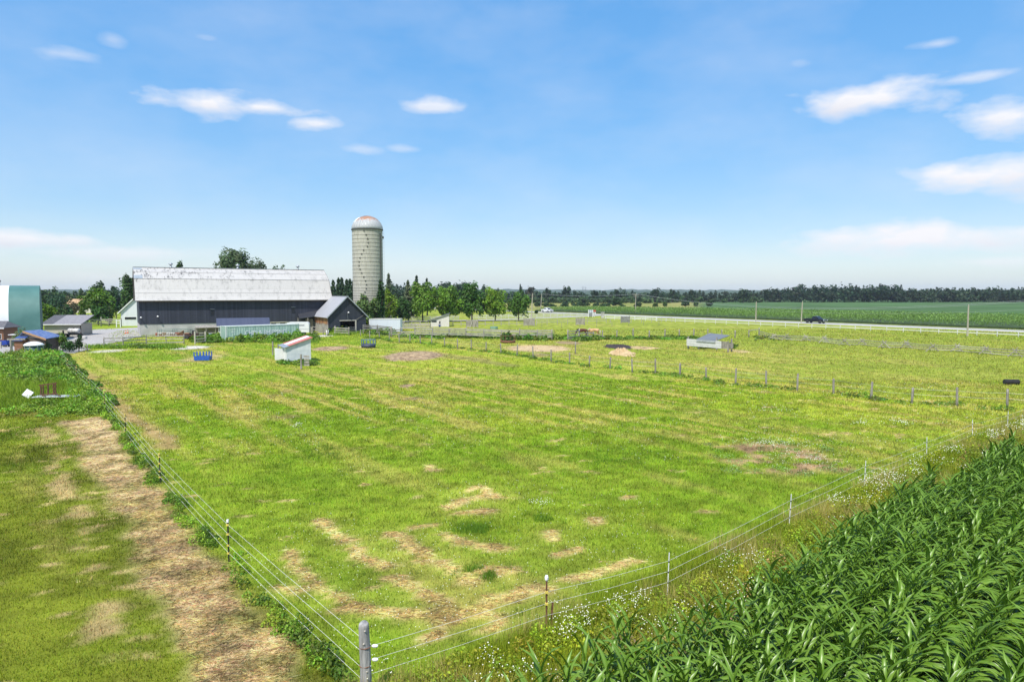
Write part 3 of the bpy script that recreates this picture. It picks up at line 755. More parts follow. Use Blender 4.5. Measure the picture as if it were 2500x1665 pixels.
for k in range(10):                                                    # 0-3 upright whorl leaves, 4-9 arching leaves
    if k < 4: LV.append(corn_leaf(rr.uniform(.52, .74), rr.uniform(.07, .095), R(rr.uniform(70, 84)), R(rr.uniform(5, 50)), rr.uniform(-.5, .5)))
    else: LV.append(corn_leaf(rr.uniform(.64, .90), rr.uniform(.072, .094), R(rr.uniform(54, 72)), R(rr.uniform(-85, -40)), rr.uniform(-.9, .9)))
def plant_plan(r_):
    """stalk height and its leaves: (height, turn, variant, scale)"""
    H = r_.uniform(1.05, 1.5); tilt = r_.uniform(-.3, .3) + (R(90) if r_.random() < .92 else 0); out = []
    n = 12
    for i in range(n):
        t = i / (n - 1); z = .36 + (H - .30) * t
        a = tilt + (math.pi if i % 2 else 0) + r_.uniform(-.4, .4)
        up = i >= n - 4
        out.append((z, a, r_.randrange(4) if up else 4 + r_.randrange(6), r_.uniform(.85, 1.12) * (.78 if i < 2 else 1) * (.9 if up else 1)))
    return H, out
spots = []
for r_i in range(-6, 40):
    for k in range(420):
        s = -16 + k * .168 + random.uniform(-.03, .03)
        q = r_i * .765 + random.uniform(-.025, .025)
        x, y = CORN0 + CROW * s + CROWN * q
        if corn_side(np.array([x]), np.array([y]))[0] < .12: continue
        if y < 6.5 or y > 48 or x > .80 * y + 4.2 or x < -3.5: continue
        # in sight below the frame's lower edge?
        if y < 9.3 - 0 and True:
            if (CAM_H - 2.0) / y > math.tan(R(33.5)): continue
        spots.append((x, y))
spots.sort(key=lambda p: math.hypot(p[0], p[1] * 1.0))
leaf_me = []
CORNSTALK = mat('corn_stalk', (.085, .16, .03), .6, c2=(.13, .21, .05), scale=8)
for k, (v, f, c) in enumerate(LV):
    me = raw_mesh('leaf', v, np.array(f).ravel(), 4, CORNM, c)
    me.polygons.foreach_set('use_smooth', [True] * len(me.polygons)); leaf_me.append(me)
stalk_me = MB().tube([(0, 0, -.03), (0, 0, .5), (0, 0, 1.0)], [.018, .015, .008], 6).mesh('stalk', CORNSTALK, True)
plans = [plant_plan(random.Random(100 + i)) for i in range(14)]
NEAR = 300
rr = random.Random(77)
for i, (x, y) in enumerate(spots[:NEAR]):
    H, lv = plans[rr.randrange(14)]; sc = rr.uniform(.94, 1.22)
    t = thing('corn_plant', 'green maize plant among the nearest rows of the corn at lower right', 'corn plant', (x, y, 0), math.atan2(CROW[1], CROW[0]) + rr.uniform(-.12, .12), 'maize plants in the nearest rows')
    t.scale = (sc, sc, sc)
    link('stalk', stalk_me, t, (0, 0, 0), None, (1, 1, H))
    for (z, a, k, s) in lv:
        link('leaf', leaf_me[k], t, (0, 0, z), (0, rr.uniform(-.12, .12), a + rr.uniform(-.3, .3)), (s, s, s))
V, Fl, C, off = [], [], [], 0
fidx = [np.array(f) for (_, f, _) in LV]
base_rot = math.atan2(CROW[1], CROW[0])
for (x, y) in spots[NEAR:]:
    H, lv = plans[rr.randrange(14)]; sc = rr.uniform(.94, 1.22); tone = rr.uniform(.85, 1.15)
    far = y > 26
    for (z, a, k, s) in (lv[2:] if not far else lv[4:]):
        v, _, c = LV[k]; a2 = a + base_rot + rr.uniform(-.35, .35); ca, sa = math.cos(a2), math.sin(a2)
        w = np.empty_like(v); w[:, 0] = (v[:, 0] * ca - v[:, 1] * sa) * s * sc + x; w[:, 1] = (v[:, 0] * sa + v[:, 1] * ca) * s * sc + y; w[:, 2] = v[:, 2] * s * sc + z * sc
        V.append(w); C.append(c * tone); Fl.append(fidx[k] + off); off += len(v)
me = raw_mesh('corn_crop', np.concatenate(V), np.concatenate(Fl).ravel(), 4, CORNM, np.concatenate(C))
me.polygons.foreach_set('use_smooth', [True] * len(me.polygons))
tag(link('corn_crop', me), 'green maize crop standing in rows behind the nearest plants', 'corn', None, 'stuff')
print('corn plants', len(spots))

# ================================================================== maize field across the road
FIELD = [(10, 300), (22, 281), (56, 231), (114, 144), (150, 90), (262, 120), (150, 206), (112, 256), (76, 298), (32, 322)]
n = 190000
x = RNG.uniform(8, 200, n); y = RNG.uniform(92, 324, n)
k = in_poly(x, y, FIELD) & (np.abs(x) < .82 * y + 6); x, y = x[k], y[k]
# rows run along the road
rd = np.array((-.555, .832)); rnm = np.array((.832, .555))
q = (x * rnm[0] + y * rnm[1]); q2 = np.round(q / .9) * .9 + RNG.normal(0, .16, len(q)); x, y = x + (q2 - q) * rnm[0], y + (q2 - q) * rnm[1]
z = RNG.random(len(x)) ** .6 * 1.8
d = np.hypot(x, y)
cc = np.array((.165, .275, .062))[None] * RNG.uniform(.6, 1.45, len(x))[:, None] * (.85 + .3 * fbm(x / 18, y / 18, 6))[:, None]
a = RNG.uniform(0, 6.28, len(x)); L = RNG.uniform(.4, .85, len(x)); w = .07 * np.maximum(1, d / 120)
dirv = np.stack([np.cos(a) * .75, np.sin(a) * .75, RNG.uniform(.1, .9, len(x))], 1); b0 = np.stack([x, y, z], 1)
sd = np.stack([-np.sin(a), np.cos(a), np.zeros(len(x))], 1) * w[:, None]
v = np.stack([b0 - sd * .5, b0 + dirv * L[:, None] * .5 - sd, b0 + dirv * L[:, None] + np.array([[0, 0, -.18]]), b0 + dirv * L[:, None] * .5 + sd], 1).reshape(-1, 3)
tag(link('far_corn_crop', raw_mesh('far_corn_crop', v, np.arange(len(v)), 4, LEAF, np.repeat(cc, 4, 0))), 'dense green maize field on the far side of the road', 'corn', None, 'stuff')
CROPSHADE = mat('crop_shade_slab', (.030, .050, .015), 1, c2=(.055, .095, .025), scale=.8, bump=.5)  # dark slab: shade among the lower stems put into its colour
o = MB().add([(px, py, .5) for px, py in FIELD] + [(px, py, .0) for px, py in FIELD], [tuple(range(10))] + [(i, (i + 1) % 10, (i + 1) % 10 + 10, i + 10) for i in range(10)]).build('crop_shade_slab', CROPSHADE)
tag(o, 'dark slab painted as the shade among the lower maize stems across the road', None, None, 'structure')

# ================================================================== trees
def crown_round(H, Wd, z0, n, leaf, col, rng, lobes=26, dense=.8):
    """crown of leafy clumps with gaps between"""
    cz, rz, rx = (H + z0) / 2, (H - z0) / 2, Wd / 2
    cen = unit(rng.normal(size=(lobes, 3))) * (rng.random((lobes, 1)) ** .45)
    cen[:, 2] = np.where(cen[:, 2] < -.55, cen[:, 2] * .6, cen[:, 2])
    rad = rng.uniform(.26, .44, lobes)
    cen = cen * (1 - rad[:, None] * .62)
    tones = rng.uniform(.72, 1.28, lobes)
    k = rng.integers(0, lobes, n)
    dirn = unit(rng.normal(size=(n, 3)) + np.array([[0, 0, .25]]))
    p = cen[k] + dirn * (rad[k] * (rng.random(n) ** .30))[:, None]
    p[:, :2] *= (1 + .28 * np.clip(-p[:, 2:], 0, 1)); p *= 1.08
    wob = 1 + .10 * np.sin(p[:, :1] * 7 + p[:, 2:] * 5)
    pos = p * wob * np.array([[rx, rx, rz]]) + np.array([[0, 0, cz]])
    c = np.array(col)[None] * (tones[k] * rng.uniform(.65, 1.4, n))[:, None] * (1 + rng.normal(0, .07, (n, 3)))
    return leaf_quads(pos, leaf * rng.uniform(.6, 1.4, n), np.clip(c, .003, .7), dirn + np.array([[0, 0, .3]]), rng, spread=.7)
def crown_conifer(H, Wd, z0, n, leaf, col, rng, shape=1.0):
    t = rng.random(n) ** .75                                          # 0 at the tip
    z = H - t * (H - z0)
    lay = np.floor(t * H / .55); ang = rng.random(n) * 6.283
    arms = np.cos(ang * (5 + lay % 3) + lay * 1.7) * .5 + .5
    rmax = Wd / 2 * (t * .62 + .38 * t ** .5) * (.62 + .38 * arms) * (.85 + .3 * np.sin(lay * 2.3))
    q = rng.random(n) ** .45; r = rmax * q
    z = z - r * .28 + .15 * np.sin(lay)
    pos = np.stack([np.cos(ang) * r, np.sin(ang) * r, z], 1)
    nr = np.stack([np.cos(ang) * .6, np.sin(ang) * .6, np.full(n, .6)], 1)
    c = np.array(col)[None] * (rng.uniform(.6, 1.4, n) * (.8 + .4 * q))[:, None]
    return leaf_quads(pos, leaf * rng.uniform(.6, 1.4, n), np.clip(c, .003, .7), nr, rng, aspect=.45, spread=.8)
def trunk_mesh(H, r, rng, limbs=6, spread=.3):
    m = MB(); lean = rng.uniform(-.02, .02, 2) * H
    top = H * .72
    m.tube([(0, 0, -.2), (lean[0] * .3, lean[1] * .3, top * .4), (lean[0], lean[1], top)], [r * 1.25, r * .85, r * .2], 8)
    for k in range(limbs):
        a = k * 2.4 + rng.random(); z = H * rng.uniform(.26, .58); L = H * spread * rng.uniform(.7, 1.2)
        p0 = Vector((lean[0] * .5, lean[1] * .5, z)); p1 = p0 + Vector((math.cos(a) * L, math.sin(a) * L, L * rng.uniform(.5, 1.0)))
        m.tube([p0, (p0 + p1) / 2 + Vector((0, 0, -L * .06)), p1], [r * .42, r * .28, r * .08], 5)
    return m
TSEED = [1]
def tree(name, label, x, y, H, Wd, col, z0=None, kind='round', n=1600, leaf=.3, group=None, r=None, lobes=26, shape=1.0, z=0, cat='tree'):
    TSEED[0] += 1; rng = np.random.default_rng(TSEED[0])
    t = thing(name, label, cat, (x, y, z), 0, group)
    if z0 is None: z0 = H * .2
    r = r or max(.06, H * .017)
    trunk_mesh(H, r, rng, 6 if kind == 'round' else 0, .26).build('trunk' if cat == 'tree' else 'stem', BARK, t)
    v, c = (crown_round(H, Wd, z0, n, leaf, col, rng, lobes) if kind == 'round' else crown_conifer(H, Wd, z0, n, leaf, col, rng, shape))
    link('crown' if cat == 'tree' else 'foliage', raw_mesh('crown', v, np.arange(len(v)), 4, LEAF, c), t)
    return t
def tree_px(name, label, u, vtop, d, wpx, col, **k):
    H = ZV(vtop, d); return tree(name, label, XU(u, d), d, H, wpx * d / F_PX, col, **k)
MAPLE, MAPLE2, DKM, SPR, OLV = (.130, .250, .018), (.165, .285, .020), (.060, .145, .016), (.040, .072, .032), (.085, .125, .028)
grp = 'trees in a row behind the paddocks'
tree_px('maple_tree', 'full round dark-trunked maple, leftmost of the row behind the small shelter', 1032, 694, 187, 80, (.115, .215, .020), n=5200, leaf=.30, group=grp, z0=.6)
tree_px('maple_tree', 'bright green maple standing right behind the pitched-roof paddock shelter', 1092, 697, 189, 74, MAPLE, n=5200, leaf=.30, group=grp, z0=.4)
tree_px('maple_tree', 'darkest green maple of the row, with dense low foliage', 1152, 693, 191, 68, DKM, n=5600, leaf=.30, group=grp, z0=.2)
tree_px('maple_tree', 'bright yellow-green round maple, second from the right end of the row', 1209, 705, 193, 72, MAPLE2, n=4800, leaf=.30, group=grp, z0=.3)
tree_px('maple_tree', 'smallest maple at the right end of the tree row', 1266, 712, 193, 54, (.072, .155, .018), n=3400, leaf=.28, group=grp, z0=.5)
tree_px('spruce_tree', 'grey-green spruce beside the leftmost maple of the row', 997, 684, 192, 48, (.12, .145, .075), n=3200, leaf=.30, group=grp, z0=1.5, kind='cone')
tree_px('spruce_tree', 'tall pale spruce just right of the silo', 950, 667, 196, 46, (.105, .135, .08), n=2600, leaf=.32, kind='cone', z0=1)
for (u, vt, d, w, lab) in ((1018, 672, 235, 34, 'pointed dark spruce tip rising behind the leftmost maple'), (1043, 679, 240, 34, 'shorter dark spruce tip right of the taller one behind the maples'), (1270, 694, 420, 12, 'slim dark spruce above the far hedge line behind the maples')):
    tree_px('spruce_tree', lab, u, vt, d, w, (.025, .055, .022), n=1200, leaf=.4, kind='cone')
tree_px('leafy_tree', 'yellow-green tree right of the ivy column by the silo', 952, 704, 178, 50, (.145, .235, .016), n=3400, leaf=.28, z0=.6)
tree_px('leafy_tree', 'low bright green bushy tree at the foot of the silo', 896, 752, 142.0, 40, (.13, .235, .016), n=2600, leaf=.24, z0=.2)
tree_px('leafy_tree', 'dull grey-green tree in front of the silo base', 900, 720, 142.3, 60, (.10, .165, .040), n=3800, leaf=.24, z0=.8)
tree_px('leafy_tree', 'small dark tree between ivy column and row of maples', 978, 728, 184, 56, (.04, .095, .016), n=3000, leaf=.26, z0=.3)
tree_px('leafy_tree', 'olive tree between the silo foot and the small barn roof', 868, 735, 158, 36, (.105, .18, .024), n=2000, leaf=.26, z0=.5)
# ivy-covered pole beside the silo
t = tree_px('ivy_column', 'tall narrow column of dark ivy beside the silo', 931, 683, 142, 18, (.024, .070, .012), n=3600, leaf=.22, z0=.2, lobes=44)
# conifers between barn and silo
for k, (u, vt) in enumerate(((815, 684), (828, 679), (836, 677), (848, 682), (856, 681), (864, 684))):
    tree_px('spruce_tree', ('nearest the barn roof', 'second from the barn roof', 'third from the barn roof', 'third from the silo', 'second from the silo', 'nearest the silo')[k] + ', dark spruce of the clump between barn and silo', u, vt, 185 + 4 * (k % 3), 50, (.045, .085, .036), n=3200, leaf=.32, kind='cone', group='dark spruces between barn and silo', z0=.5)
# behind the barn
tree_px('poplar_tree', 'broad feathery tree crown rising above the middle of the barn roof', 586, 612, 190, 112, (.095, .145, .055), n=9000, leaf=.34, z0=7, lobes=34)
tree_px('leafy_tree', 'small tree top showing above the left part of the barn ridge', 441, 641, 185, 26, (.05, .105, .02), n=1300, leaf=.3, z0=8)
tree_px('leafy_tree', 'low tree top peeping over the barn ridge at right', 686, 650, 185, 42, (.05, .10, .02), n=1600, leaf=.3, z0=8)
tree_px('leafy_tree', 'big leafy tree standing behind the white lean-to of the barn', 322, 662, 186, 50, (.045, .098, .016), n=4200, leaf=.32, z0=1.5)
# left background
tree_px('leafy_tree', 'large round bright green tree in the left background', 240, 698, 175, 70, (.085, .165, .012), n=4600, leaf=.30, z0=.4)
tree_px('leafy_tree', 'dark tree top behind the large round tree at left', 243, 688, 235, 34, (.035, .080, .018), n=1400, leaf=.4, z0=2)
tree_px('leafy_tree', 'dark tree between the round tree and the barn lean-to', 284, 702, 215, 32, (.028, .070, .026), n=2000, leaf=.36, z0=.5)
tree_px('leafy_tree', 'yellow-green bush-like tree beside the green end of the fabric hall', 112, 738, 142, 48, (.105, .190, .012), n=2600, leaf=.25, z0=.1)
tree_px('leafy_tree', 'brownish half-dead shrub left of the round tree', 180, 722, 182, 46, (.105, .100, .05), n=900, leaf=.24, z0=.4)
tree_px('leafy_tree', 'blue-green tree behind the beige shed', 138, 716, 230, 42, (.035, .085, .035), n=2000, leaf=.4, z0=.4)
tree_px('leafy_tree', 'broad green tree at the left skyline', 130, 704, 300, 50, (.042, .090, .022), n=2000, leaf=.5, z0=.5)
tree_px('leafy_tree', 'rounded dark tree on the left skyline next to the fabric hall', 108, 708, 290, 36, (.04, .085, .022), n=1500, leaf=.5, z0=.5)
tree_px('leafy_tree', 'small round tree on the skyline over the distant house', 204, 706, 330, 28, (.05, .095, .022), n=1200, leaf=.5, z0=.5)
tree_px('leafy_tree', 'tree with domed top behind the brownish shrub', 165, 705, 320, 30, (.045, .09, .022), n=1300, leaf=.5, z0=.5)
for (u, vt, d, w, col, lab) in ((170, 745, 165, 20, (.03, .075, .02), 'dark bush left of the brownish shrub'), (240, 748, 168, 52, (.05, .125, .018), 'long low green hedge bush below the round tree'), (205, 752, 166, 18, (.12, .20, .02), 'small yellow-green bush in front of the hedge bush'),
                            (150, 750, 160, 24, (.05, .10, .02), 'dull green bush behind the beige shed'), (268, 742, 170, 16, (.10, .15, .03), 'pale bush at the corner of the barn lean-to'),
                            (126, 748, 150, 26, (.04, .09, .02), 'dark bush just right of the fabric hall')):
    tree_px('shrub', lab, u, vt, d, w, col, n=900, leaf=.28, z0=0, cat='shrub')
# shrubs near the weedy corner
tree('shrub', 'tall yellow-green shrub over the broken rails at the yard corner', *P(154, 858), 2.6, 1.9, (.12, .21, .012), z0=.1, n=900, leaf=.10, cat='shrub')
tree('shrub', 'dark vine-grown shrub on the broken rail fence', *P(170, 860), 1.9, 2.0, (.035, .09, .014), z0=.0, n=900, leaf=.11, cat='shrub')
tree('shrub', 'dark pointed vine heap at the end of the broken rails', *P(193, 859), 2.3, 1.0, (.032, .08, .014), z0=0, n=700, leaf=.10, cat='shrub')
tree('shrub', 'dark shrub against the round tank beside the coop', *P(112, 862), 1.7, 1.2, (.035, .09, .016), z0=0, n=700, leaf=.10, cat='shrub')
tree('shrub', 'pale flowering shrub between brown shed and coop', *P(50, 852), 3.0, 2.6, (.11, .155, .05), z0=.2, n=900, leaf=.11, cat='shrub')
# bushes scattered in the far field
hedge = [(z5((530, 0))[0], 555, 14, 'leftmost round bush in the far field, by the slim utility pole'), (z5((625, 0))[0], 567, 19, 'low dark bush in the far field above the white pickup'), (z5((698, 0))[0], 580, 14, 'small dark bush adjoining the bush above the white pickup'), (z5((840, 0))[0], 568, 19, 'solitary rounded bush right of the white pickup in the far field'),
         (z5((1020, 0))[0], 566, 34, 'long bush in the far field left of the gate sign'), (z5((1197, 0))[0], 575, 14, 'small round bush in the far field above the gate sign'), (z5((1310, 0))[0], 572, 24, 'low wide bush beside the tall tree in the far field'), (z5((1430, 0))[0], 503, 25, 'tall rounded tree alone in the far field'),
         (z5((1500, 0))[0], 588, 10, 'tiny bush at the foot of the tall tree in the far field'), (z5((1683, 0))[0], 568, 13, 'bush just right of the crossarm utility pole'), (z5((1885, 0))[0], 572, 9, 'tiny bush in the far field right of the crossarm pole'), (z5((1995, 0))[0], 565, 7, 'slim sapling in the far field right of the crossarm pole'),
         (z5((2232, 0))[0], 548, 16, 'broad bush in the far field, before the dark crop begins'), (z6((465, 0))[0], 555, 8, 'last small bush at the right of the far field'), (z6((620, 0))[0], 550, 13, 'low flat bush at the edge of the dark crop')]
for (u, yt, w, lab) in hedge:
    d = 392 if yt > 550 else 400; tree_px('field_bush', lab, u, 620 + yt / 4.708 - 1.2, d, w * 1.25, (.030, .070, .016) if w > 12 else (.05, .10, .02), n=700 if w < 25 else 1100, leaf=.5, z0=0, group='bushes in the far field', cat='bush')
tree_px('field_bush', 'dark bush by the road just left of the white pickup', 1309, 758, 262, 8, (.03, .07, .016), n=400, leaf=.3, z0=0, cat='bush')

# far woods that read as one mass
def wood(name, label, trees, leaf=1.0, per=170):
    rng = np.random.default_rng(len(trees)); V, C = [], []
    for (x, y, H, Wd, col, cone) in trees:
        if cone: v, c = crown_conifer(H, Wd, H * .08, per, leaf * .9, col, rng)
        else: v, c = crown_round(H, Wd, -H * .12, per, leaf, col, rng, 9)
        v = v + np.array([[x, y, 0]]); V.append(v); C.append(c)
    v, c = np.concatenate(V), np.concatenate(C)
    tag(link(name, raw_mesh(name, v, np.arange(len(v)), 4, LEAF, c)), label, 'woodland', None, 'stuff')
r_ = random.Random(21)
def belt(u0, u1, vt0, vt1, d, rows=3, dv=2.5, step=5.0, cone=.1, col=(.026, .056, .020), gap=0.0):
    out = []; wpx = d / F_PX; k = int((u1 - u0) * wpx / step)
    for row in range(rows):
        for i in range(k):
            if r_.random() < gap: continue
            t = (i + r_.random()) / k; dd = d + row * 9 + r_.uniform(-4, 4)
            vt = vt0 + (vt1 - vt0) * t + r_.gauss(0, dv) + (4 - row * 2.0)
            H = max(4.5, ZV(vt, dd)); tone = r_.uniform(.75, 1.35)
            out.append((XU(u0 + (u1 - u0) * t, dd), dd, H, r_.uniform(.62, .95) * min(H, 13) + 2.5, tuple(q * tone for q in col), r_.random() < cone))
    return out
wood('far_woodland', 'dark wooded hill behind the row of maples', belt(945, 1140, 690, 690, 440, 4, 1.6, 5, .25) + belt(1130, 1205, 692, 700, 440, 3, 1.6, 5, .2))
wood('far_woodland', 'hedgerow woods beyond the pale far field', belt(1195, 1660, 711, 712, 565, 3, 3.2, 4.5, .12, (.030, .064, .024)) + belt(1195, 1640, 723, 724, 530, 2, 2.5, 4.2, .05, (.055, .105, .030), .08))
wood('far_woodland', 'grey-green belt of mixed trees in the middle of the skyline', belt(1630, 1900, 711, 710, 590, 3, 2.2, 5.5, .45, (.036, .060, .028)) + belt(1620, 1880, 726, 728, 560, 1, 2, 4.5, 0, (.05, .095, .028), .15))
wood('far_woodland', 'dark dense forest edge at the right', belt(1885, 1950, 710, 697, 585, 4, 1.6, 5, .1) + belt(1945, 2200, 696, 697, 580, 4, 2.2, 5, .06, (.022, .050, .020)) + belt(2190, 2660, 704, 706, 585, 4, 1.6, 4.6, .2, (.030, .058, .022)))
wood('far_woodland', 'woods on the left skyline behind the farm', belt(-60, 330, 712, 710, 420, 3, 2.2, 6, .1, (.032, .070, .022)) + belt(90, 300, 724, 726, 340, 2, 2.5, 6, .05, (.042, .085, .024), .2) + belt(770, 960, 706, 700, 400, 2, 2, 6, .3))
tops = [(1382, 699, 18), (1335, 703, 15), (1295, 700, 20), (1272, 703, 10), (1505, 703, 26), (1452, 707, 12), (1600, 705, 22), (1640, 707, 12), (1690, 705, 12), (1815, 706, 26), (1870, 708, 10)]
for i, (u, vt, w) in enumerate(tops):
    tree_px('skyline_tree', ['dark round-headed tree standing above the hedgerow woods, left of centre', 'smaller dark tree left of the round-headed one on the skyline', 'broad brownish tree on the skyline above the white pickup', 'narrow dark tree on the skyline by the slim poles', 'broad dark tree on the skyline left of the crossarm pole', 'small dark tree between two broad ones on the skyline', 'wide dark tree on the skyline right of the crossarm pole', 'small tree next to the wide one right of the crossarm pole', 'forked tree top poking over the middle skyline', 'large spreading tree where the right forest begins to rise', 'single crown just left of the right-hand forest'][i],
            u, vt, 545, w * 1.25, (.024, .054, .020) if i != 2 else (.06, .062, .035), n=750, leaf=.75, z0=2, group='trees standing out of the far woods')

# ================================================================== main barn
BA = R(30.3)
bx0, by0 = P(341.4, 819.8)
barn = thing('gambrel_barn', 'long dark navy gambrel barn with weathered white metal roof', 'barn', (bx0, by0, 0), BA)
BL, BW, ZF, ZE, ZK, ZR = 35.8, 12.2, 2.1, 6.55, 10.65, 12.95
def bt(u, yl, z):                          # along-barn place seen at column u
    ca, sa = math.cos(BA), math.sin(BA); lo, hi = -5.0, 50.0
    for _ in range(50):
        m_ = (lo + hi) / 2; X, Y = bx0 + m_ * ca - yl * sa, by0 + m_ * sa + yl * ca
        if 1250 + F_PX * X / (Y * math.cos(PITCH) - (z - CAM_H) * math.sin(PITCH)) < u: lo = m_
        else: hi = m_
    return lo
CONC2 = mat('barn_concrete', (.36, .35, .33), .92, c2=(.55, .53, .50), scale=.45, bump=.15)
MB().box(0, BL, 0, BW, -.3, ZF).build('foundation', CONC2, barn)
MB().box(0.02, BL - .02, -.06, BW + .06, ZF + .001, ZE + .55).build('wall', NAVY, barn)
gable = [(0, ZE + .55), (.9, 8.2), (2.35, ZK - .12), (BW / 2, ZR - .15), (BW - 2.35, ZK - .12), (BW - .9, 8.2), (BW, ZE + .55)]
for a0, a1 in ((0.02, .2), (BL - .2, BL - .02)):
    g_ = MB().prism(gable, a0, a1, 'x').build('gable_wall', board_mat('navy_gable_boards', (.03, .024, .022), (.075, .06, .052), .22, 1, .7), barn)
ROOFW = None
def roof_white():
    m, nt, b, co = base_mat('weathered_white_roof')
    s = nt.nodes.new('ShaderNodeSeparateXYZ'); nt.links.new(co, s.inputs[0])
    n1 = _noise(nt, co, 1.1, 8, .72, (1, .5, .5)); n2 = _noise(nt, co, 4.5, 6, .75, (1, .25, .25)); n3 = _noise(nt, co, .16, 4, .6)
    r1 = nt.nodes.new('ShaderNodeMapRange'); r1.inputs[1].default_value = .50; r1.inputs[2].default_value = .64; nt.links.new(n1, r1.inputs[0])
    r2 = nt.nodes.new('ShaderNodeMapRange'); r2.inputs[1].default_value = .49; r2.inputs[2].default_value = .60; nt.links.new(n2, r2.inputs[0])
    c = _mix(nt, _math(nt, 'MULTIPLY', n3, .9), (.51, .495, .465), (.43, .415, .39))
    c = _mix(nt, _math(nt, 'MULTIPLY', r1.outputs[0], .55), c, (.33, .32, .30))
    up = nt.nodes.new('ShaderNodeMapRange'); up.inputs[1].default_value = 9.6; up.inputs[2].default_value = 11.4; nt.links.new(s.outputs[2], up.inputs[0])
    lf_ = nt.nodes.new('ShaderNodeMapRange'); lf_.inputs[1].default_value = 30.0; lf_.inputs[2].default_value = 2.0; nt.links.new(s.outputs[0], lf_.inputs[0])
    dk = _math(nt, 'MULTIPLY', _math(nt, 'MULTIPLY', r2.outputs[0], r1.outputs[0]), _math(nt, 'ADD', _math(nt, 'MULTIPLY', _math(nt, 'MULTIPLY', up.outputs[0], lf_.outputs[0]), 2.2), .35), True)
    c = _mix(nt, dk, c, (.075, .072, .068))
    q = _math(nt, 'FRACT', _math(nt, 'DIVIDE', s.outputs[0], .76)); e = _math(nt, 'POWER', _math(nt, 'ABSOLUTE', _math(nt, 'SUBTRACT', _math(nt, 'MULTIPLY', q, 2), 1)), 14)
    nt.links.new(c, b.inputs['Base Color']); b.inputs['Roughness'].default_value = .6; b.inputs['Metallic'].default_value = .0
    _bump(nt, b, e, .5, .03); return m
ROOFW = roof_white()
x0, x1 = -.55, BL + .35
prof = [(-.75, ZE - .02), (-.1, 7.15), (1.05, 8.75), (2.15, ZK), (4.1, 11.9), (BW / 2, ZR)]
def roof_course(p, q_, lift, name='roof_panel'):
    (ya, za), (yb, zb) = p, q_
    d = Vector((0, yb - ya, zb - za)).normalized(); nrm = Vector((0, -d.z, d.y)) * lift
    return MB().slab([(x0, ya + nrm.y, za + nrm.z), (x1, ya + nrm.y, za + nrm.z), (x1, yb + nrm.y, zb + nrm.z), (x0, yb + nrm.y, zb + nrm.z)], .07)
for k in range(5):
    roof_course(prof[k], prof[k + 1], .005 + .012 * ((k + 1) % 2)).build('roof_panel', ROOFW, barn)
    mir = lambda p: (BW - p[0], p[1])
    (ya, za), (yb, zb) = mir(prof[k]), mir(prof[k + 1])
    MB().slab([(x1, ya, za), (x0, ya, za), (x0, yb, zb), (x1, yb, zb)], .07).build('roof_panel', ROOFW, barn)
MB().beam((x0, BW / 2, ZR + .03), (x1, BW / 2, ZR + .03), .5, .07).build('ridge_cap', GALV, barn)
MB().beam((x0, 2.13, ZK + .03), (x1, 2.13, ZK + .03), .1, .035).build('roof_seam', mat('dirty_seam', (.10, .10, .095), .9, c2=(.25, .24, .23)), barn)
MB().beam((x0, .46, 7.96), (x1, .46, 7.96), .05, .02).build('roof_seam', MATS['dirty_seam'], barn)
MB().beam((x0, 4.12, 11.95), (x1, 4.12, 11.95), .04, .02).build('roof_seam', MATS['dirty_seam'], barn)
(ya, za), (yb, zb) = prof[3], prof[5]
MB().slab([(x0 - .03, ya - .02, za + .06), (x0 + 1.45, ya - .02, za + .06), (x0 + 1.45, yb - .04, zb + .05), (x0 - .03, yb - .04, zb + .05)], .03).build('metal_patch', mat('dull_zinc', (.30, .34, .36), .5, .3, c2=(.42, .46, .48)), barn)
RAKE = mat('rake_board', (.05, .035, .03), .9, c2=(.10, .075, .06))
for xa in (x0 - .03, x1 + .03):
    m_ = MB()
    pp = prof + [mir(p) for p in prof[-2::-1]]
    for a, b2 in zip(pp[:-1], pp[1:]): m_.beam((xa, a[0], a[1] - .12), (xa, b2[0], b2[1] - .12), .05, .22)
    m_.build('rake_board', RAKE, barn)
MB().beam((x0 + .1, -.70, ZE - .12), (x1 - .1, -.70, ZE - .12), .05, .16).build('eave_board', DARKWOOD, barn)
for u in (417, 580.5, 727):
    xb = bt(u, BW / 2, ZR)
    vt = MB().lathe([(.30, 0), (.26, .16), (.17, .22), (.17, .46), (.36, .60), (.40, .72), (.30, .84), (.10, .92), (.05, 1.02), (0.01, 1.06)], 14, (0, 0, 0)).build('roof_ventilator', GALV, barn, (xb, BW / 2, ZR + .02), True)
    MB().lathe([(.44, .66), (.45, .69), (.44, .72)], 14).build('ventilator_ring', GALV, vt)
for u, z_ in ((518, 4.15), (715.9, 4.4)):
    xb = bt(u, 0, z_)
    f_ = MB(); 
    f_.box(-.36, -.28, -.12, -.06, z_ - .55, z_ + .55).box(.28, .36, -.12, -.06, z_ - .55, z_ + .55).box(-.28, .28, -.12, -.06, z_ - .55, z_ - .46).box(-.28, .28, -.12, -.06, z_ + .46, z_ + .55)
    w_ = f_.build('hatch', mat('navy_trim', (.018, .022, .035), .5, var=.2), barn, (xb, 0, 0))
    MB().box(-.27, .27, -.085, -.065, z_ - .45, z_ + .45).build('hatch_door', mat('hatch_dark', (.012, .014, .02), .6), w_)
    MB().box(-.42, .42, -.22, -.06, z_ + .62, z_ + .67).build('drip_cap', GALV, w_)
def wall_lamp(parent, x, y, z):
    l_ = MB().beam((x, y, z), (x + .05, y - .5, z + .1), .06, .06).build('lamp_arm', STEEL, parent)
    MB().lathe([(.05, .12), (.09, .05), (.20, -.06), (.19, -.08)], 12, (x + .05, y - .55, z + .05)).build('lamp_shade', WHITEP, l_)
wall_lamp(barn, bt(384, 0, 3.5), -.06, 3.55)
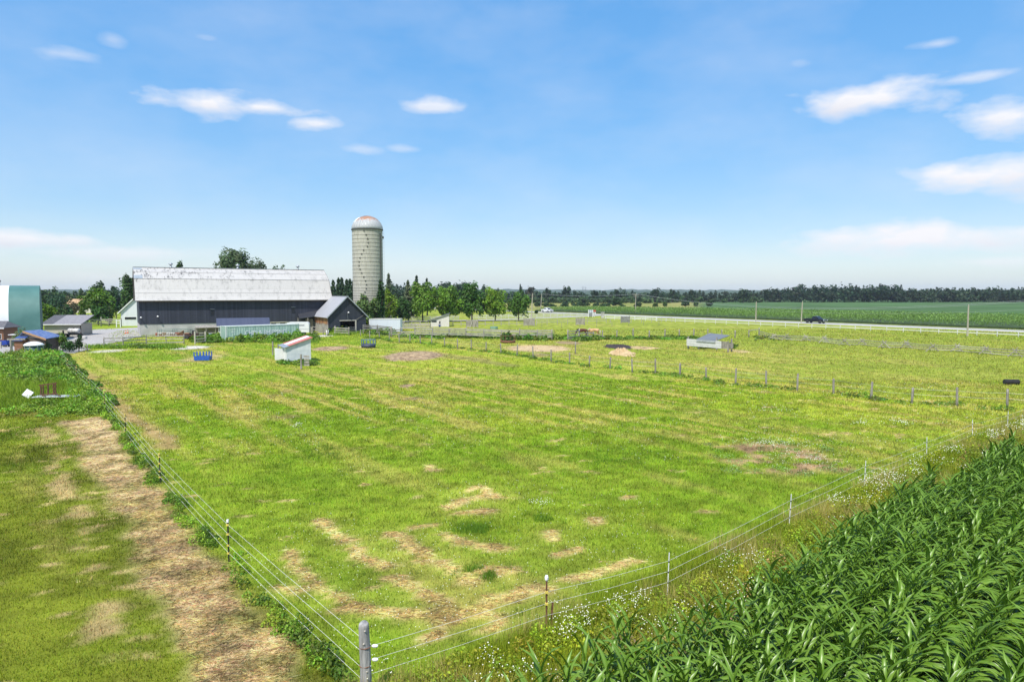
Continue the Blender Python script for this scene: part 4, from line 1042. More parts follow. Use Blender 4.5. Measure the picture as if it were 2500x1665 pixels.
wall_lamp(barn, bt(341.5, 0, 3.6) + .1, -.06, 3.4)
for u, v_ in ((690, 787), (668, 788)):
    xb = bt(u, 0, 2.0); MB().box(xb - .5, xb + .5, -.012, .02, 1.35, 1.85).build('basement_window', GLASS, barn)
MB().box(bt(660, 0, 1.5), bt(700, 0, 1.5), -.07, -.011, 1.9, 2.09).build('sill_plate', PALEWOOD, barn)
# lean-to roof against the right end of the front wall
lt = MB().slab([(bt(724, 0, 3.2), -2.6, 2.75), (BL - .1, -2.6, 3.7), (BL - .1, -.08, 4.9), (bt(724, 0, 3.2) + .3, -.08, 3.6)], .12).build('lean_to_roof', mat('dark_tin', (.02, .022, .03), .5, c2=(.04, .042, .05)), barn)
for x_ in (bt(728, -2.5, 1), bt(752, -2.5, 1)): MB().box(x_ - .08, x_ + .08, -2.55, -2.39, 0, 2.9).build('lean_to_post', OLDWOOD, barn)
MB().box(bt(757, -1.8, 1) - .9, bt(757, -1.8, 1) + .6, -1.86, -1.8, .3, 2.6).build('lean_to_boarding', board_mat('old_boards', (.12, .10, .085), (.30, .27, .23), .2, 0), barn)

# white lean-to wing at the left end, behind the barn
WX, WY = P(296, 796)
wing = thing('barn_wing', 'white clad wing of the barn with grey shingle roof and dark window', 'barn', (WX, WY, 0), R(12))
WCLAD = board_mat('white_cladding', (.58, .61, .64), (.68, .70, .72), .3, 0, .5, bumpd=.01)
z_e, wd, dp = ZV(759, WY), 9.6, 9.0
rg = z_e + wd / 2 * .98
MB().prism([(0, 0), (wd, 0), (wd, z_e), (wd / 2, rg), (0, z_e)], 0, dp, 'y').build('wall', WCLAD, wing)
SHING = mat('grey_shingles', (.24, .25, .27), .9, c2=(.38, .39, .41), scale=2, stretch=(1, .3, 3), bump=.3)
MB().slab([(-.55, -.4, z_e - .5), (wd / 2, -.4, rg + .06), (wd / 2, dp + .4, rg + .06), (-.55, dp + .4, z_e - .5)], .14).build('roof', SHING, wing)
MB().slab([(wd / 2, -.4, rg + .06), (wd + .55, -.4, z_e - .5), (wd + .55, dp + .4, z_e - .5), (wd / 2, dp + .4, rg + .06)], .14).build('roof', SHING, wing)
MB().beam((-.58, -.43, z_e - .62), (wd / 2, -.43, rg - .06), .05, .2).build('barge_board', WHITEP, wing)
w_ = MB().box(.75, 3.5, -.03, .02, 1.45, 2.25).build('window', WHITEP, wing); MB().box(.86, 3.39, -.05, -.031, 1.56, 2.14).build('pane', GLASS, w_)
for y_ in (1.5, 4.2, 6.6):
    w_ = MB().box(-.03, .02, y_, y_ + .5, 1.1, 2.3).build('window', WHITEP, wing); MB().box(-.045, -.031, y_ + .08, y_ + .42, 1.2, 2.2).build('pane', GLASS, w_)

# ================================================================== small gable barn
SX, SY = XU(801.9, 133.6), 133.6
sb = thing('gable_barn', 'small dark gabled barn with grey metal roof and open doorway', 'barn', (SX, SY, 0), BA)
SWD, SDP, SE, SR = 7.6, 10.4, 3.45, 7.25
dx0, dx1, dz = 2.35, 5.35, 2.45
NV2 = board_mat('navy_front_boards', (.013, .017, .027), (.035, .039, .055), .20, 0, .62)
fr = MB()
def gz(x): return SE + (SR - SE) * (1 - abs(x - SWD / 2) / (SWD / 2))
for xa, xb in ((0, dx0), (dx1, SWD)):
    fr.prism([(xa, 0), (xb, 0), (xb, gz(xb)), (xa, gz(xa))], 0, .14, 'y')
fr.prism([(dx0, dz), (dx1, dz), (dx1, gz(dx1)), (SWD / 2, SR), (dx0, gz(dx0))], 0, .14, 'y')
fr.build('front_wall', NV2, sb)
# left wall: each board its own piece
BRD = [mat('red_board', (.16, .055, .022), .8, c2=(.30, .11, .045), scale=3, stretch=(1, 1, .2)), mat('orange_board', (.30, .14, .06), .8, c2=(.42, .22, .10), scale=3, stretch=(1, 1, .2)), mat('brown_board', (.10, .045, .025), .85, c2=(.18, .085, .05), scale=3, stretch=(1, 1, .2)), mat('grey_board', (.24, .22, .20), .9, c2=(.40, .37, .34), scale=3, stretch=(1, 1, .2))]
r_ = random.Random(4); yb = .02
while yb < SDP - .3:
    w = r_.uniform(.24, .38); t_ = .02 + .015 * r_.random()
    MB().box(-t_, .05, yb, yb + w - .015, 1.75, SE + .02).build('board', BRD[r_.choice((0, 0, 1, 2, 3 if yb < 1 else 1))], sb)
    MB().box(-t_ - .012, .05, yb, yb + w - .015, 0, 1.75 + r_.uniform(-.25, .25)).build('board', BRD[3], sb)
    yb += w
MB().box(.06, .12, .14, SDP, 0, SE).build('wall_frame', DARKWOOD, sb)
MB().box(SWD - .12, SWD, .14, SDP, 0, SE).build('right_wall', NAVY, sb)
MB().box(.12, SWD - .12, SDP - .1, SDP, 0, SE).build('back_wall', DARKWOOD, sb)
MB().box(.13, SWD - .13, .15, SDP - .11, .01, .05).build('floor', DIRTM, sb)
SROOF = board_mat('grey_metal_roof', (.31, .315, .335), (.37, .375, .395), .3, 1, .5, bumpd=.012)
ov, eo = .45, .42; sl = (SR - SE) / (SWD / 2)
MB().slab([(-eo, -ov, SE - eo * sl + .1), (SWD / 2, -ov, SR + .1), (SWD / 2, SDP + .1, SR + .1), (-eo, SDP + .1, SE - eo * sl + .1)], .08).build('roof', SROOF, sb)
MB().slab([(SWD / 2, -ov, SR + .1), (SWD + eo, -ov, SE - eo * sl + .1), (SWD + eo, SDP + .1, SE - eo * sl + .1), (SWD / 2, SDP + .1, SR + .1)], .08).build('roof', SROOF, sb)
MB().beam((SWD / 2, -ov - .02, SR + .12), (SWD / 2, SDP + .1, SR + .12), .34, .05).build('ridge_cap', GALV, sb)
for a, b2 in (((-eo, SE - eo * sl), (SWD / 2, SR)), ((SWD / 2, SR), (SWD + eo, SE - eo * sl))):
    MB().beam((a[0], -ov - .03, a[1] + .02), (b2[0], -ov - .03, b2[1] + .02), .05, .18).build('rake_board', GALV, sb)
MB().box(dx0 - .1, dx1 + .25, -.10, -.003, dz - .02, dz + .16).build('door_lintel', PALEWOOD, sb)
MB().box(dx1, dx1 + .26, -.10, -.003, 0, dz - .021).build('door_post', PALEWOOD, sb)
MB().beam((dx1 + .2, -.12, dz + .15), (SWD - .3, -.2, dz + 1.25), .05, .05).build('brace_pole', OLDWOOD, sb)
wall_lamp(sb, 3.85, 0, 4.1)
MB().tube([(3.85, -.03, 4.0), (3.87, -.03, 3.2), (3.95, -.05, 2.65)], .035, 6).build('conduit', STEEL, sb)
g_ = MB()
for z_ in (.25, .55, .85, 1.15): g_.tube([(dx0 + .9, -.35, z_), (dx1 + .1, -.35, z_)], .025, 6)
g_.tube([(dx0 + .9, -.35, .2), (dx0 + .9, -.35, 1.2)], .03, 6).tube([(dx1 + .1, -.35, .2), (dx1 + .1, -.35, 1.2)], .03, 6)
tag(g_.build('pipe_gate', GALV, None), 'grey pipe gate closing the open doorway of the small barn', 'gate').matrix_world = Matrix.Translation((SX, SY, 0)) @ Matrix.Rotation(BA, 4, 'Z')

# ================================================================== silo
SD = 146.0; scx = XU(898.5, SD, 10); rad = 36.2 * SD / F_PX
silo = thing('silo', 'tall pale concrete stave silo with domed metal cap streaked with rust', 'silo', (scx, SD, 0))
zt = ZV(562, SD); zd = ZV(527.8, SD)
def stave_mat():
    m, nt, b, co = base_mat('concrete_staves')
    s = nt.nodes.new('ShaderNodeSeparateXYZ'); nt.links.new(co, s.inputs[0])
    an = _math(nt, 'MULTIPLY', _math(nt, 'ARCTAN2', s.outputs[1], s.outputs[0]), 72 / (2 * math.pi))
    fl_, fr_ = _math(nt, 'FLOOR', an), _math(nt, 'FRACT', an)
    zz = _math(nt, 'ADD', _math(nt, 'DIVIDE', s.outputs[2], .78), _math(nt, 'MULTIPLY', _math(nt, 'MODULO', fl_, 2), .5))
    cm = nt.nodes.new('ShaderNodeCombineXYZ'); nt.links.new(fl_, cm.inputs[0]); nt.links.new(_math(nt, 'FLOOR', zz), cm.inputs[1])
    w = nt.nodes.new('ShaderNodeTexWhiteNoise'); nt.links.new(cm.outputs[0], w.inputs['Vector'])
    c = _mix(nt, w.outputs[0], (.385, .375, .32), (.48, .47, .41))
    n1 = _noise(nt, co, .9, 6, .7, (1, 1, .12)); n2 = _noise(nt, co, .5, 5, .6)
    r1 = nt.nodes.new('ShaderNodeMapRange'); r1.inputs[1].default_value = .52; r1.inputs[2].default_value = .75; nt.links.new(n1, r1.inputs[0])
    hi = nt.nodes.new('ShaderNodeMapRange'); hi.inputs[1].default_value = 14; hi.inputs[2].default_value = 20; nt.links.new(s.outputs[2], hi.inputs[0])
    c = _mix(nt, _math(nt, 'MULTIPLY', r1.outputs[0], _math(nt, 'ADD', _math(nt, 'MULTIPLY', hi.outputs[0], .6), .25)), c, (.16, .155, .13))
    c = _mix(nt, _math(nt, 'MULTIPLY', n2, .35), c, (.47, .435, .32))
    nt.links.new(c, b.inputs['Base Color']); b.inputs['Roughness'].default_value = .9
    e = _math(nt, 'POWER', _math(nt, 'MULTIPLY', _math(nt, 'ABSOLUTE', _math(nt, 'SUBTRACT', fr_, .5)), 2), 10)
    e2 = _math(nt, 'POWER', _math(nt, 'MULTIPLY', _math(nt, 'ABSOLUTE', _math(nt, 'SUBTRACT', _math(nt, 'FRACT', zz), .5)), 2), 20)
    _bump(nt, b, _math(nt, 'SUBTRACT', 1, _math(nt, 'MAXIMUM', e, e2)), .7, .03); return m
MB().lathe([(rad, -.3), (rad, zt), (rad - .15, zt + .01)], 72).build('stave_wall', stave_mat(), silo, smooth=False)
HOOP = mat('iron_hoop', (.035, .032, .028), .8, c2=(.07, .06, .05), scale=9)
hm = MB().lathe([(rad, -.022), (rad + .03, -.022), (rad + .03, .022), (rad, .022)], 48).mesh('hoop', HOOP)
zz_ = zt - .45
while zz_ > 1.0:
    h_ = link('hoop', hm, silo, (0, 0, zz_)); zz_ -= .79 if zz_ > 9 else (.52 if zz_ > 5 else .4)
lug = MB().box(-.13, .13, -.08, .03, -.09, .09).mesh('hoop_lug', HOOP)
for k in range(22):
    a = R(-90 + (8 if k < 5 else 0) + 14 * math.sin(k * .55) - 8); z_ = zt - .45 - k * .79
    if z_ > 2: link('hoop_lug', lug, silo, (math.cos(a) * (rad + .05), math.sin(a) * (rad + .05), z_), (0, 0, a + math.pi / 2))
def dome_mat():
    m, nt, b, co = base_mat('silo_dome_metal')
    s = nt.nodes.new('ShaderNodeSeparateXYZ'); nt.links.new(co, s.inputs[0])
    n1 = _noise(nt, co, 1.6, 7, .75, (1, 1, .5))
    up = nt.nodes.new('ShaderNodeMapRange'); up.inputs[1].default_value = 1.35; up.inputs[2].default_value = 2.9; nt.links.new(s.outputs[2], up.inputs[0])
    f_ = nt.nodes.new('ShaderNodeMapRange'); f_.inputs[1].default_value = .62; f_.inputs[2].default_value = .76; nt.links.new(_math(nt, 'ADD', n1, _math(nt, 'MULTIPLY', up.outputs[0], .45)), f_.inputs[0])
    c = _mix(nt, n1, (.36, .37, .37), (.47, .475, .47)); c = _mix(nt, f_.outputs[0], c, (.38, .17, .075))
    nt.links.new(c, b.inputs['Base Color']); b.inputs['Roughness'].default_value = .7; b.inputs['Metallic'].default_value = .0; return m
DM = dome_mat(); rd_ = rad + .1; hd = zd - zt
dome = MB().lathe([(rd_ * math.cos(R(a)), hd * math.sin(R(a))) for a in (0, 10, 20, 30, 40, 50, 60, 70, 80, 88)], 48).build('dome', DM, silo, (0, 0, zt + .02), True)
rb = MB().tube([((rd_ + .015) * math.cos(R(a)), 0, (hd + .015) * math.sin(R(a))) for a in (0, 15, 30, 45, 60, 75, 86)], .035, 5).mesh('rib', GALV)
for k in range(30): link('rib', rb, dome, (0, 0, 0), (0, 0, 2 * math.pi * k / 30))
MB().lathe([(rad + .02, -.10), (rad + .16, -.10), (rad + .16, .06), (rad + .02, .06)], 48).build('dome_rim', HOOP, silo, (0, 0, zt + .02))
# chute and caged ladder on the right side
ca_ = R(-22)
def on(a, r, z): return (math.cos(a) * r, math.sin(a) * r, z)
ch = MB(); ch.tube([on(ca_, rad + .05, 0), on(ca_, rad + .05, zt - .8)], .16, 8); ch.build('chute', mat('dark_chute', (.05, .055, .05), .8, c2=(.10, .10, .09)), silo)
for s_ in (.35, .85): MB().tube([on(ca_ + .02, rad + s_, 1), on(ca_ + .02, rad + s_, zt - .3)], .018, 5).build('ladder_rail', STEEL, silo)
rg_ = MB().beam(on(ca_ + .02, rad + .35, 0), on(ca_ + .02, rad + .85, 0), .035, .035).mesh('rung', STEEL)
k = 1.2
while k < zt - .4: link('rung', rg_, silo, (0, 0, k)); k += .62
MB().box(rad + .28, rad + .52, -1.3, -1.06, zt - 1.9, zt - 1.45).build('flood_lamp', BLACK, silo)

# ================================================================== container, sheds, trailers
cL, cR = Vector((XU(551.7, 110.5), 110.5, 0)), Vector((XU(731, 119.0), 119.0, 0))
cv = cR - cL; CLEN, ca = cv.length, math.atan2(cv.y, cv.x)
ct = thing('shipping_container', 'faded green shipping container with white lettering, weeds along its foot', 'container', cL, ca)
TEAL = mat('faded_green_paint', (.31, .46, .38), .6, c2=(.50, .64, .55), scale=1.6, stretch=(1, 1, .3), bump=.05)
TEALD = mat('green_frame_paint', (.24, .38, .31), .6, c2=(.34, .46, .38), scale=3)
n_ = 44; pitch = (CLEN - .36) / n_; prof = []
for k in range(n_):
    a = .18 + k * pitch; prof += [(a, .05), (a + pitch * .30, .05), (a + pitch * .46, .0), (a + pitch * .80, .0), (a + pitch * .96, .05)]
prof.append((CLEN - .18, .05))
def corr(y0, flip):
    vs = [(x, y0 + (y if not flip else -y), z) for z in (.18, 2.46) for (x, y) in prof]; m_ = len(prof)
    return MB().add(vs, [(i, i + 1, i + 1 + m_, i + m_) for i in range(m_ - 1)])
corr(0.02, False).build('side_panel', TEAL, ct); corr(2.42, True).build('side_panel', TEAL, ct)
MB().box(.02, CLEN - .02, .02, 2.42, 2.52, 2.57).build('roof', mat('faded_white_green', (.52, .60, .54), .6, c2=(.66, .70, .66)), ct)
MB().box(.18, CLEN - .18, .0, .1, 2.46, 2.585).build('top_rail', MATS['faded_white_green'], ct); MB().box(.18, CLEN - .18, 0, .1, .05, .18).build('bottom_rail', TEALD, ct)
for x_ in (0, CLEN - .18):
    for y_ in (0, 2.26): MB().box(x_, x_ + .18, y_, y_ + .18, 0, 2.6).build('corner_post', MATS['faded_white_green'] if x_ == 0 else TEALD, ct)
MB().box(.05, .1, .18, 2.26, .1, 2.5).build('end_panel', TEALD, ct)
for k in range(2): MB().box(CLEN - .1, CLEN - .04, .19 + k * 1.05, 1.2 + k * 1.05, .1, 2.5).build('door', TEALD, ct)
def lettering(txt, size, m, parent, loc, rot, name='lettering', sx=1.0):
    cu = bpy.data.curves.new('tmp', 'FONT'); cu.body = txt; cu.size = size; cu.extrude = .004; cu.align_x = 'CENTER'; cu.offset = size * .018
    o = bpy.data.objects.new('tmp', cu); COL.objects.link(o)
    me = bpy.data.meshes.new_from_object(o.evaluated_get(bpy.context.evaluated_depsgraph_get())); bpy.data.objects.remove(o); bpy.data.curves.remove(cu)
    me.materials.clear(); me.materials.append(m); me.name = name
    return link(name, me, parent, loc, rot, (sx, 1, 1))
FADED = mat('faded_white_print', (.40, .53, .47), .7, c2=(.80, .82, .80), scale=1.6, cut=(.3, .5))
lettering('CHINA SHIPPING', 1.02, FADED, ct, (CLEN * .53, .008, 1.02), (R(90), 0, 0), 'lettering', .92)
lettering('CCLU', .34, FADED, ct, (1.25, .008, 1.95), (R(90), 0, 0), 'lettering'); lettering('45G1', .30, FADED, ct, (1.25, .008, 1.5), (R(90), 0, 0), 'lettering')

def gable_shed(name, label, x, y, rz, w, d, h, rise, wallm, roofm, over=.25, cat='shed', ridge='x'):
    t = thing(name, label, cat, (x, y, 0), rz)
    if ridge == 'x':      # ridge along x
        MB().prism([(0, 0), (d, 0), (d, h), (d / 2, h + rise), (0, h)], 0, w, 'x').build('wall', wallm, t)
        s = rise / (d / 2)
        MB().slab([(-over, -over, h - over * s + .06), (w + over, -over, h - over * s + .06), (w + over, d / 2, h + rise + .06), (-over, d / 2, h + rise + .06)], .07).build('roof', roofm, t)
        MB().slab([(w + over, d + over, h - over * s + .06), (-over, d + over, h - over * s + .06), (-over, d / 2, h + rise + .06), (w + over, d / 2, h + rise + .06)], .07).build('roof', roofm, t)
        MB().beam((-over, -over - .03, h - over * s), (w + over, -over - .03, h - over * s), .04, .16).build('fascia', WHITEP, t)
    return t
# shed with blue roof behind the container
bxx, byy = XU(534, 121), 121.0
BLUEROOF = board_mat('slate_blue_roof', (.045, .055, .095), (.065, .075, .12), .3, 0, .45, bumpd=.012)
s = gable_shed('garden_shed', 'low shed with slate blue metal roof behind the green container', bxx, byy, R(24), 8.4, 3.2, 2.25, 1.15, mat('off_white_boards', (.50, .47, .42), .8, c2=(.62, .60, .55)), BLUEROOF, .3)
MB().box(.75, 1.75, -.04, .02, .05, 2.0).build('door', mat('charcoal_door', (.05, .05, .055), .7, var=.2), s)
# open stall shed left of it
o_ = thing('open_stall', 'long low weathered open stall with stored goods against the barn', 'shed', (XU(478, 124.5), 124.5, 0), R(27))
MB().slab([(0, 0, 1.62), (5.0, 0, 1.66), (5.0, 1.6, 2.0), (0, 1.6, 1.95)], .1).build('roof', OLDWOOD, o_)
for x_ in (.1, 1.7, 3.3, 4.8): MB().box(x_, x_ + .12, .05, .17, 0, 1.52).build('post', OLDWOOD, o_)
MB().box(0, 5, 1.5, 1.58, 0, 1.8).build('back_wall', board_mat('stall_boards', (.25, .22, .19), (.38, .35, .30), .3, 0), o_)
MB().box(0, 5, .2, .26, .55, .7).build('rail', OLDRAIL, o_)
# horse trailer
hx, hy = XU(699, 127.5), 127.5
ht = thing('horse_trailer', 'white horse trailer with rounded roof parked between container and small barn', 'trailer', (hx, hy, 0), R(10))
TW = mat('trailer_white', (.72, .72, .70), .4, c2=(.80, .80, .78))
MB().prism([(0, .55), (4.1, .55), (4.1, 2.15), (3.95, 2.4), (3.6, 2.5), (.5, 2.5), (.15, 2.38), (0, 2.1)], 0, 2.0, 'y').build('body', TW, ht)
MB().box(.9, 3.3, -.02, .01, 1.85, 1.98).build('vent_slot', GLASS, ht); MB().box(.02, 4.08, -.015, .0, 1.15, 1.2).build('trim', STEEL, ht)
MB().beam((4.1, 1.0, .55), (5.3, 1.0, .5), .12, .1).build('drawbar', BLACK, ht)
def wheel(parent, x, y, r, w, rim=None):
    t = MB().lathe([(r * .62, -w / 2), (r * .95, -w / 2), (r, -w * .3), (r, w * .3), (r * .95, w / 2), (r * .62, w / 2)], 18, axis='y').build('wheel', BLACK, parent, (x, y, r), True)
    MB().lathe([(.02, -w * .42), (r * .62, -w * .45), (r * .62, w * .45), (.02, w * .42)], 14, axis='y').build('rim', rim or STEEL, t)
    return t
for y_ in (.1, 1.9): wheel(ht, 3.05, y_, .36, .2, WHITEP); MB().prism([(2.55, .62), (2.62, .85), (3.05, .95), (3.48, .85), (3.55, .62)], -.06 if y_ < 1 else 1.9, .1 if y_ < 1 else 2.06, 'y').build('mudguard', TW, ht)
# white box trailer body
wx, wy = XU(902, 139.2), 139.2
wb = thing('storage_box', 'long white metal storage box behind the board fence', 'container', (wx, wy, 0), R(-2))
MB().box(0, 6.35, 0, 2.3, .15, 2.62).build('body', board_mat('white_ribbed_metal', (.58, .63, .68), (.64, .68, .72), .3, 0, .45, bumpd=.01), wb)
MB().box(-.05, 6.4, -.05, 2.35, 2.62, 2.72).build('roof', mat('dusty_white', (.56, .55, .50), .8, c2=(.66, .65, .60)), wb)
MB().box(0, 6.35, -.04, -.003, .0, .15).build('skid', BLACK, wb)
MB().box(-.12, -.0, .2, 2.2, .2, 2.5).build('end_door', WHITEP, wb)

# ================================================================== left side farm buildings
# fabric hall
hd_ = 110.0; hxr = XU(98.5, hd_, 3); span = 13.5; hh_ = ZV(698, hd_ + 6.7) ; LN = 34.0
hall = thing('fabric_hall', 'arched fabric hall with white cover and green end bay', 'hall', (hxr - LN * math.cos(R(33)), hd_ - LN * math.sin(R(33)), 0), R(33))
arch = []
for k in range(19):
    a = math.pi * k / 18; arch.append((span / 2 - math.cos(a) * span / 2 * (1 + .05 * math.sin(a) ** 2), 1.7 + (hh_ - 1.7) * math.sin(a) ** .82))
def arch_skin(xa, xb, lift=0.0, nseg=6):
    vs, fs = [], []; m_ = len(arch)
    for i in range(nseg + 1):
        x_ = xa + (xb - xa) * i / nseg
        for k, (y_, z_) in enumerate(arch):
            sag = 1 - .006 * math.sin(math.pi * ((i * 1.0) % 1)) 
            vs.append((x_, span / 2 + (y_ - span / 2) * (1 + lift / 6), z_ + lift))
    for i in range(nseg):
        for k in range(m_ - 1): fs.append((i * m_ + k, (i + 1) * m_ + k, (i + 1) * m_ + k + 1, i * m_ + k + 1))
    return MB().add(vs, fs)
FABW = mat('white_fabric', (.70, .71, .72), .5, c2=(.78, .79, .80), scale=.4); FABG = mat('green_fabric', (.055, .155, .135), .55, c2=(.085, .20, .175), scale=.4)
arch_skin(0, LN - 4.1).build('white_cover', FABW, hall, smooth=True)
arch_skin(LN - 4.1, LN, .02).build('green_cover', FABG, hall, smooth=True)
MB().add([(LN, p[0], p[1]) for p in arch] + [(LN, span, 0), (LN, 0, 0)], [tuple(range(len(arch) + 2))]).build('end_wall', mat('green_end', (.05, .13, .11), .6, var=.2), hall)
for x_ in np.arange(0.2, LN, 3.3):
    pass
MB().box(0, LN - .05, .05, .5, 0, 1.7).build('base_wall', board_mat('block_wall', (.07, .06, .055), (.14, .12, .11), .5, 2), hall)
MB().beam((0, -.02, 1.66), (LN - 4.1, -.02, 1.66), .08, .14).build('cover_hem', WHITEP, hall); MB().beam((LN - 4.1, -.02, 1.66), (LN, -.02, 1.66), .08, .1).build('cover_hem', FABG, hall)
xc = LN - 5.6
v_ = MB().lathe([(.22, -.3), (.22, .55), (.34, .58), (.34, .85), (.1, .95)], 12).build('roof_vent', BLACK, hall, (xc, span / 2, hh_), True)
# beige shed
sx_, sy_ = XU(109, 126.5), 126.5
sh = thing('equipment_shed', 'low beige shed with shingle roof in two greys', 'shed', (sx_, sy_, 0), R(6))
BEIGE = board_mat('beige_siding', (.40, .37, .31), (.47, .44, .37), .25, 2, .7, bumpd=.008)
MB().prism([(0, 0), (6.4, 0), (6.4, 2.25), (0, 2.25)], 0, 4.2, 'y').build('wall', BEIGE, sh)
MB().slab([(-.5, -.45, 2.2), (1.75, -.45, 2.2), (1.75, 4.5, 3.75), (-.5, 4.5, 3.75)], .1).build('roof', mat('dark_shingle', (.07, .07, .08), .9, c2=(.11, .11, .12)), sh)
MB().slab([(1.75, -.45, 2.203), (6.7, -.45, 2.203), (6.7, 4.5, 3.753), (1.75, 4.5, 3.753)], .1).build('roof', mat('grey_shingle', (.19, .185, .20), .9, c2=(.27, .265, .28)), sh)
MB().beam((-.5, -.5, 2.12), (6.7, -.5, 2.12), .05, .16).build('fascia', WHITEP, sh)
MB().box(6.3, 6.44, -.06, .0, 0, 2.1).build('corner_board', DARKWOOD, sh)
# tank trailer
tx, ty = XU(126, 122.5), 122.5
tk = thing('tank_trailer', 'black flat trailer carrying a dirty white water tank beside the beige shed', 'trailer', (tx, ty, 0), R(3))
MB().box(0, 4.5, 0, 1.6, .42, .62).build('deck', mat('black_steel', (.02, .02, .022), .6, var=.3), tk)
for y_ in (.1, 1.5):
    wheel(tk, 1.2, y_, .32, .2); wheel(tk, 2.0, y_, .32, .2)
tn = MB().lathe([(.02, -1.0), (.42, -.95), (.5, -.82), (.5, .82), (.42, .95), (.02, 1.0)], 18, axis='x').build('tank', mat('dirty_white_tank', (.28, .26, .24), .6, c2=(.70, .69, .66), scale=2.2), tk, (3.5, .8, 1.1), True)
MB().lathe([(.14, .46), (.14, .58)], 10).build('tank_lid', BLACK, tn)
MB().box(1.55, 1.75, .6, .8, .62, 1.2).build('jack', BLACK, tk); MB().beam((4.5, .8, .5), (5.6, .8, .45), .1, .1).build('drawbar', BLACK, tk)
o_ = thing('yard_roller', 'small dark machine standing in the drive beside the tank trailer', 'machine', (XU(196, 124), 124, 0)); MB().lathe([(.28, -.3), (.28, .3)], 12, axis='x').build('drum', BLACK, o_, (0, 0, .28)); MB().beam((0, 0, .3), (.45, .1, .95), .07, .07).build('handle', STEEL, o_); MB().box(-.3, .1, -.2, .2, .5, .75).build('engine', RUST, o_)
o_ = MB().lathe([(.02, 0), (.38, .03), (.5, .2), (.44, .42), (.24, .56), (.02, .6)], 9).build('boulder', CONC, None, (XU(205.5, 118), 118, 0)); tag(o_, 'grey boulder on the grass at the turn of the drive', 'boulder')
# brown shed at the frame's left edge
bs = thing('brown_shed', 'brown board shed with grey roof at the left edge', 'shed', (XU(-28, 103), 103, 0), R(0))
BRB = board_mat('brown_boards', (.15, .07, .035), (.26, .125, .065), .2, 2, .8)
MB().box(0, 2.35, 0, 3, 0, 2.75).build('wall', BRB, bs); MB().slab([(-.4, -.35, 2.75), (2.75, -.35, 2.75), (2.0, 1.5, 3.7), (-.4, 1.5, 3.7)], .1).build('roof', mat('shed_shingle', (.09, .09, .10), .9, c2=(.14, .14, .15)), bs)
MB().slab([(2.75, -.35, 2.75), (2.75, 3.35, 2.75), (2.0, 1.5, 3.7), (2.0, 1.5, 3.69)], .1).build('roof', MATS['shed_shingle'], bs)
MB().beam((-.4, -.38, 2.66), (2.75, -.38, 2.66), .04, .14).build('fascia', WHITEP, bs)
w_ = MB().box(1.7, 2.05, -.04, .01, 1.0, 1.8).build('window', WHITEP, bs); MB().box(1.75, 2.0, -.05, -.041, 1.05, 1.75).build('pane', GLASS, w_)
# coop with blue roofs
cpx, cpy = XU(40, 90.5), 90.5
cp = thing('chicken_coop', 'brown coop with two faded blue tin roofs and a tan rake board', 'shed', (cpx, cpy, 0), R(-6))
BLUET = mat('faded_blue_tin', (.075, .125, .28), .6, c2=(.22, .27, .40), scale=3.5, cut=(.45, .7)); 
MB().box(.3, 1.5, -.6, .2, 0, 1.9).build('annex_wall', BRB, cp)
MB().slab([(.1, -.85, 1.75), (1.65, -.85, 1.75), (1.65, .3, 2.25), (.1, .3, 2.25)], .08).build('annex_roof', mat('deep_blue_tin', (.02, .045, .16), .5, c2=(.05, .10, .28)), cp)
MB().box(1.2, 4.0, .3, 2.6, 0, 1.85).build('wall', mat('dark_coop_wall', (.10, .07, .055), .9, c2=(.18, .13, .10)), cp)
MB().slab([(1.1, .05, 2.95), (4.3, .05, 1.95), (4.3, 3.0, 2.15), (1.1, 3.0, 3.0)], .09).build('roof', BLUET, cp)
MB().slab([(-.1, .4, 2.15), (1.1, .05, 2.93), (1.1, 3.0, 2.98), (-.1, 3.0, 2.2)], .09).build('roof', BLUET, cp)
MB().beam((1.05, 0, 2.86), (4.35, 0, 1.84), .06, .24).build('rake_board', mat('tan_board', (.36, .20, .10), .8, c2=(.46, .28, .15)), cp)
MB().box(-.2, 1.2, .3, .36, 1.75, 2.1).build('sign_board', OLDWOOD, cp)
# round tank with white lid
rt = thing('round_tank', 'round green-sided tank under a white domed lid, half hidden in weeds', 'tank', (XU(84, 85), 85, 0))
MB().lathe([(.98, 0), (.98, 1.45)], 24).build('side', mat('tank_green', (.03, .085, .075), .6, c2=(.22, .30, .29), scale=1.2, cut=(.5, .62)), rt, smooth=True)
MB().lathe([(1.1, 1.44), (1.12, 1.52), (.95, 1.68), (.6, 1.84), (.25, 1.92), (.02, 1.94)], 24).build('lid', WHITEP, rt, smooth=True)
for k in range(8): a = k * math.pi / 4 + .2; MB().box(-.05, .05, -.03, .03, 0, 1.43).build('strut', GALV, rt, (math.cos(a) * 1.01, math.sin(a) * 1.01, 0)).rotation_euler = (0, 0, a + math.pi / 2)
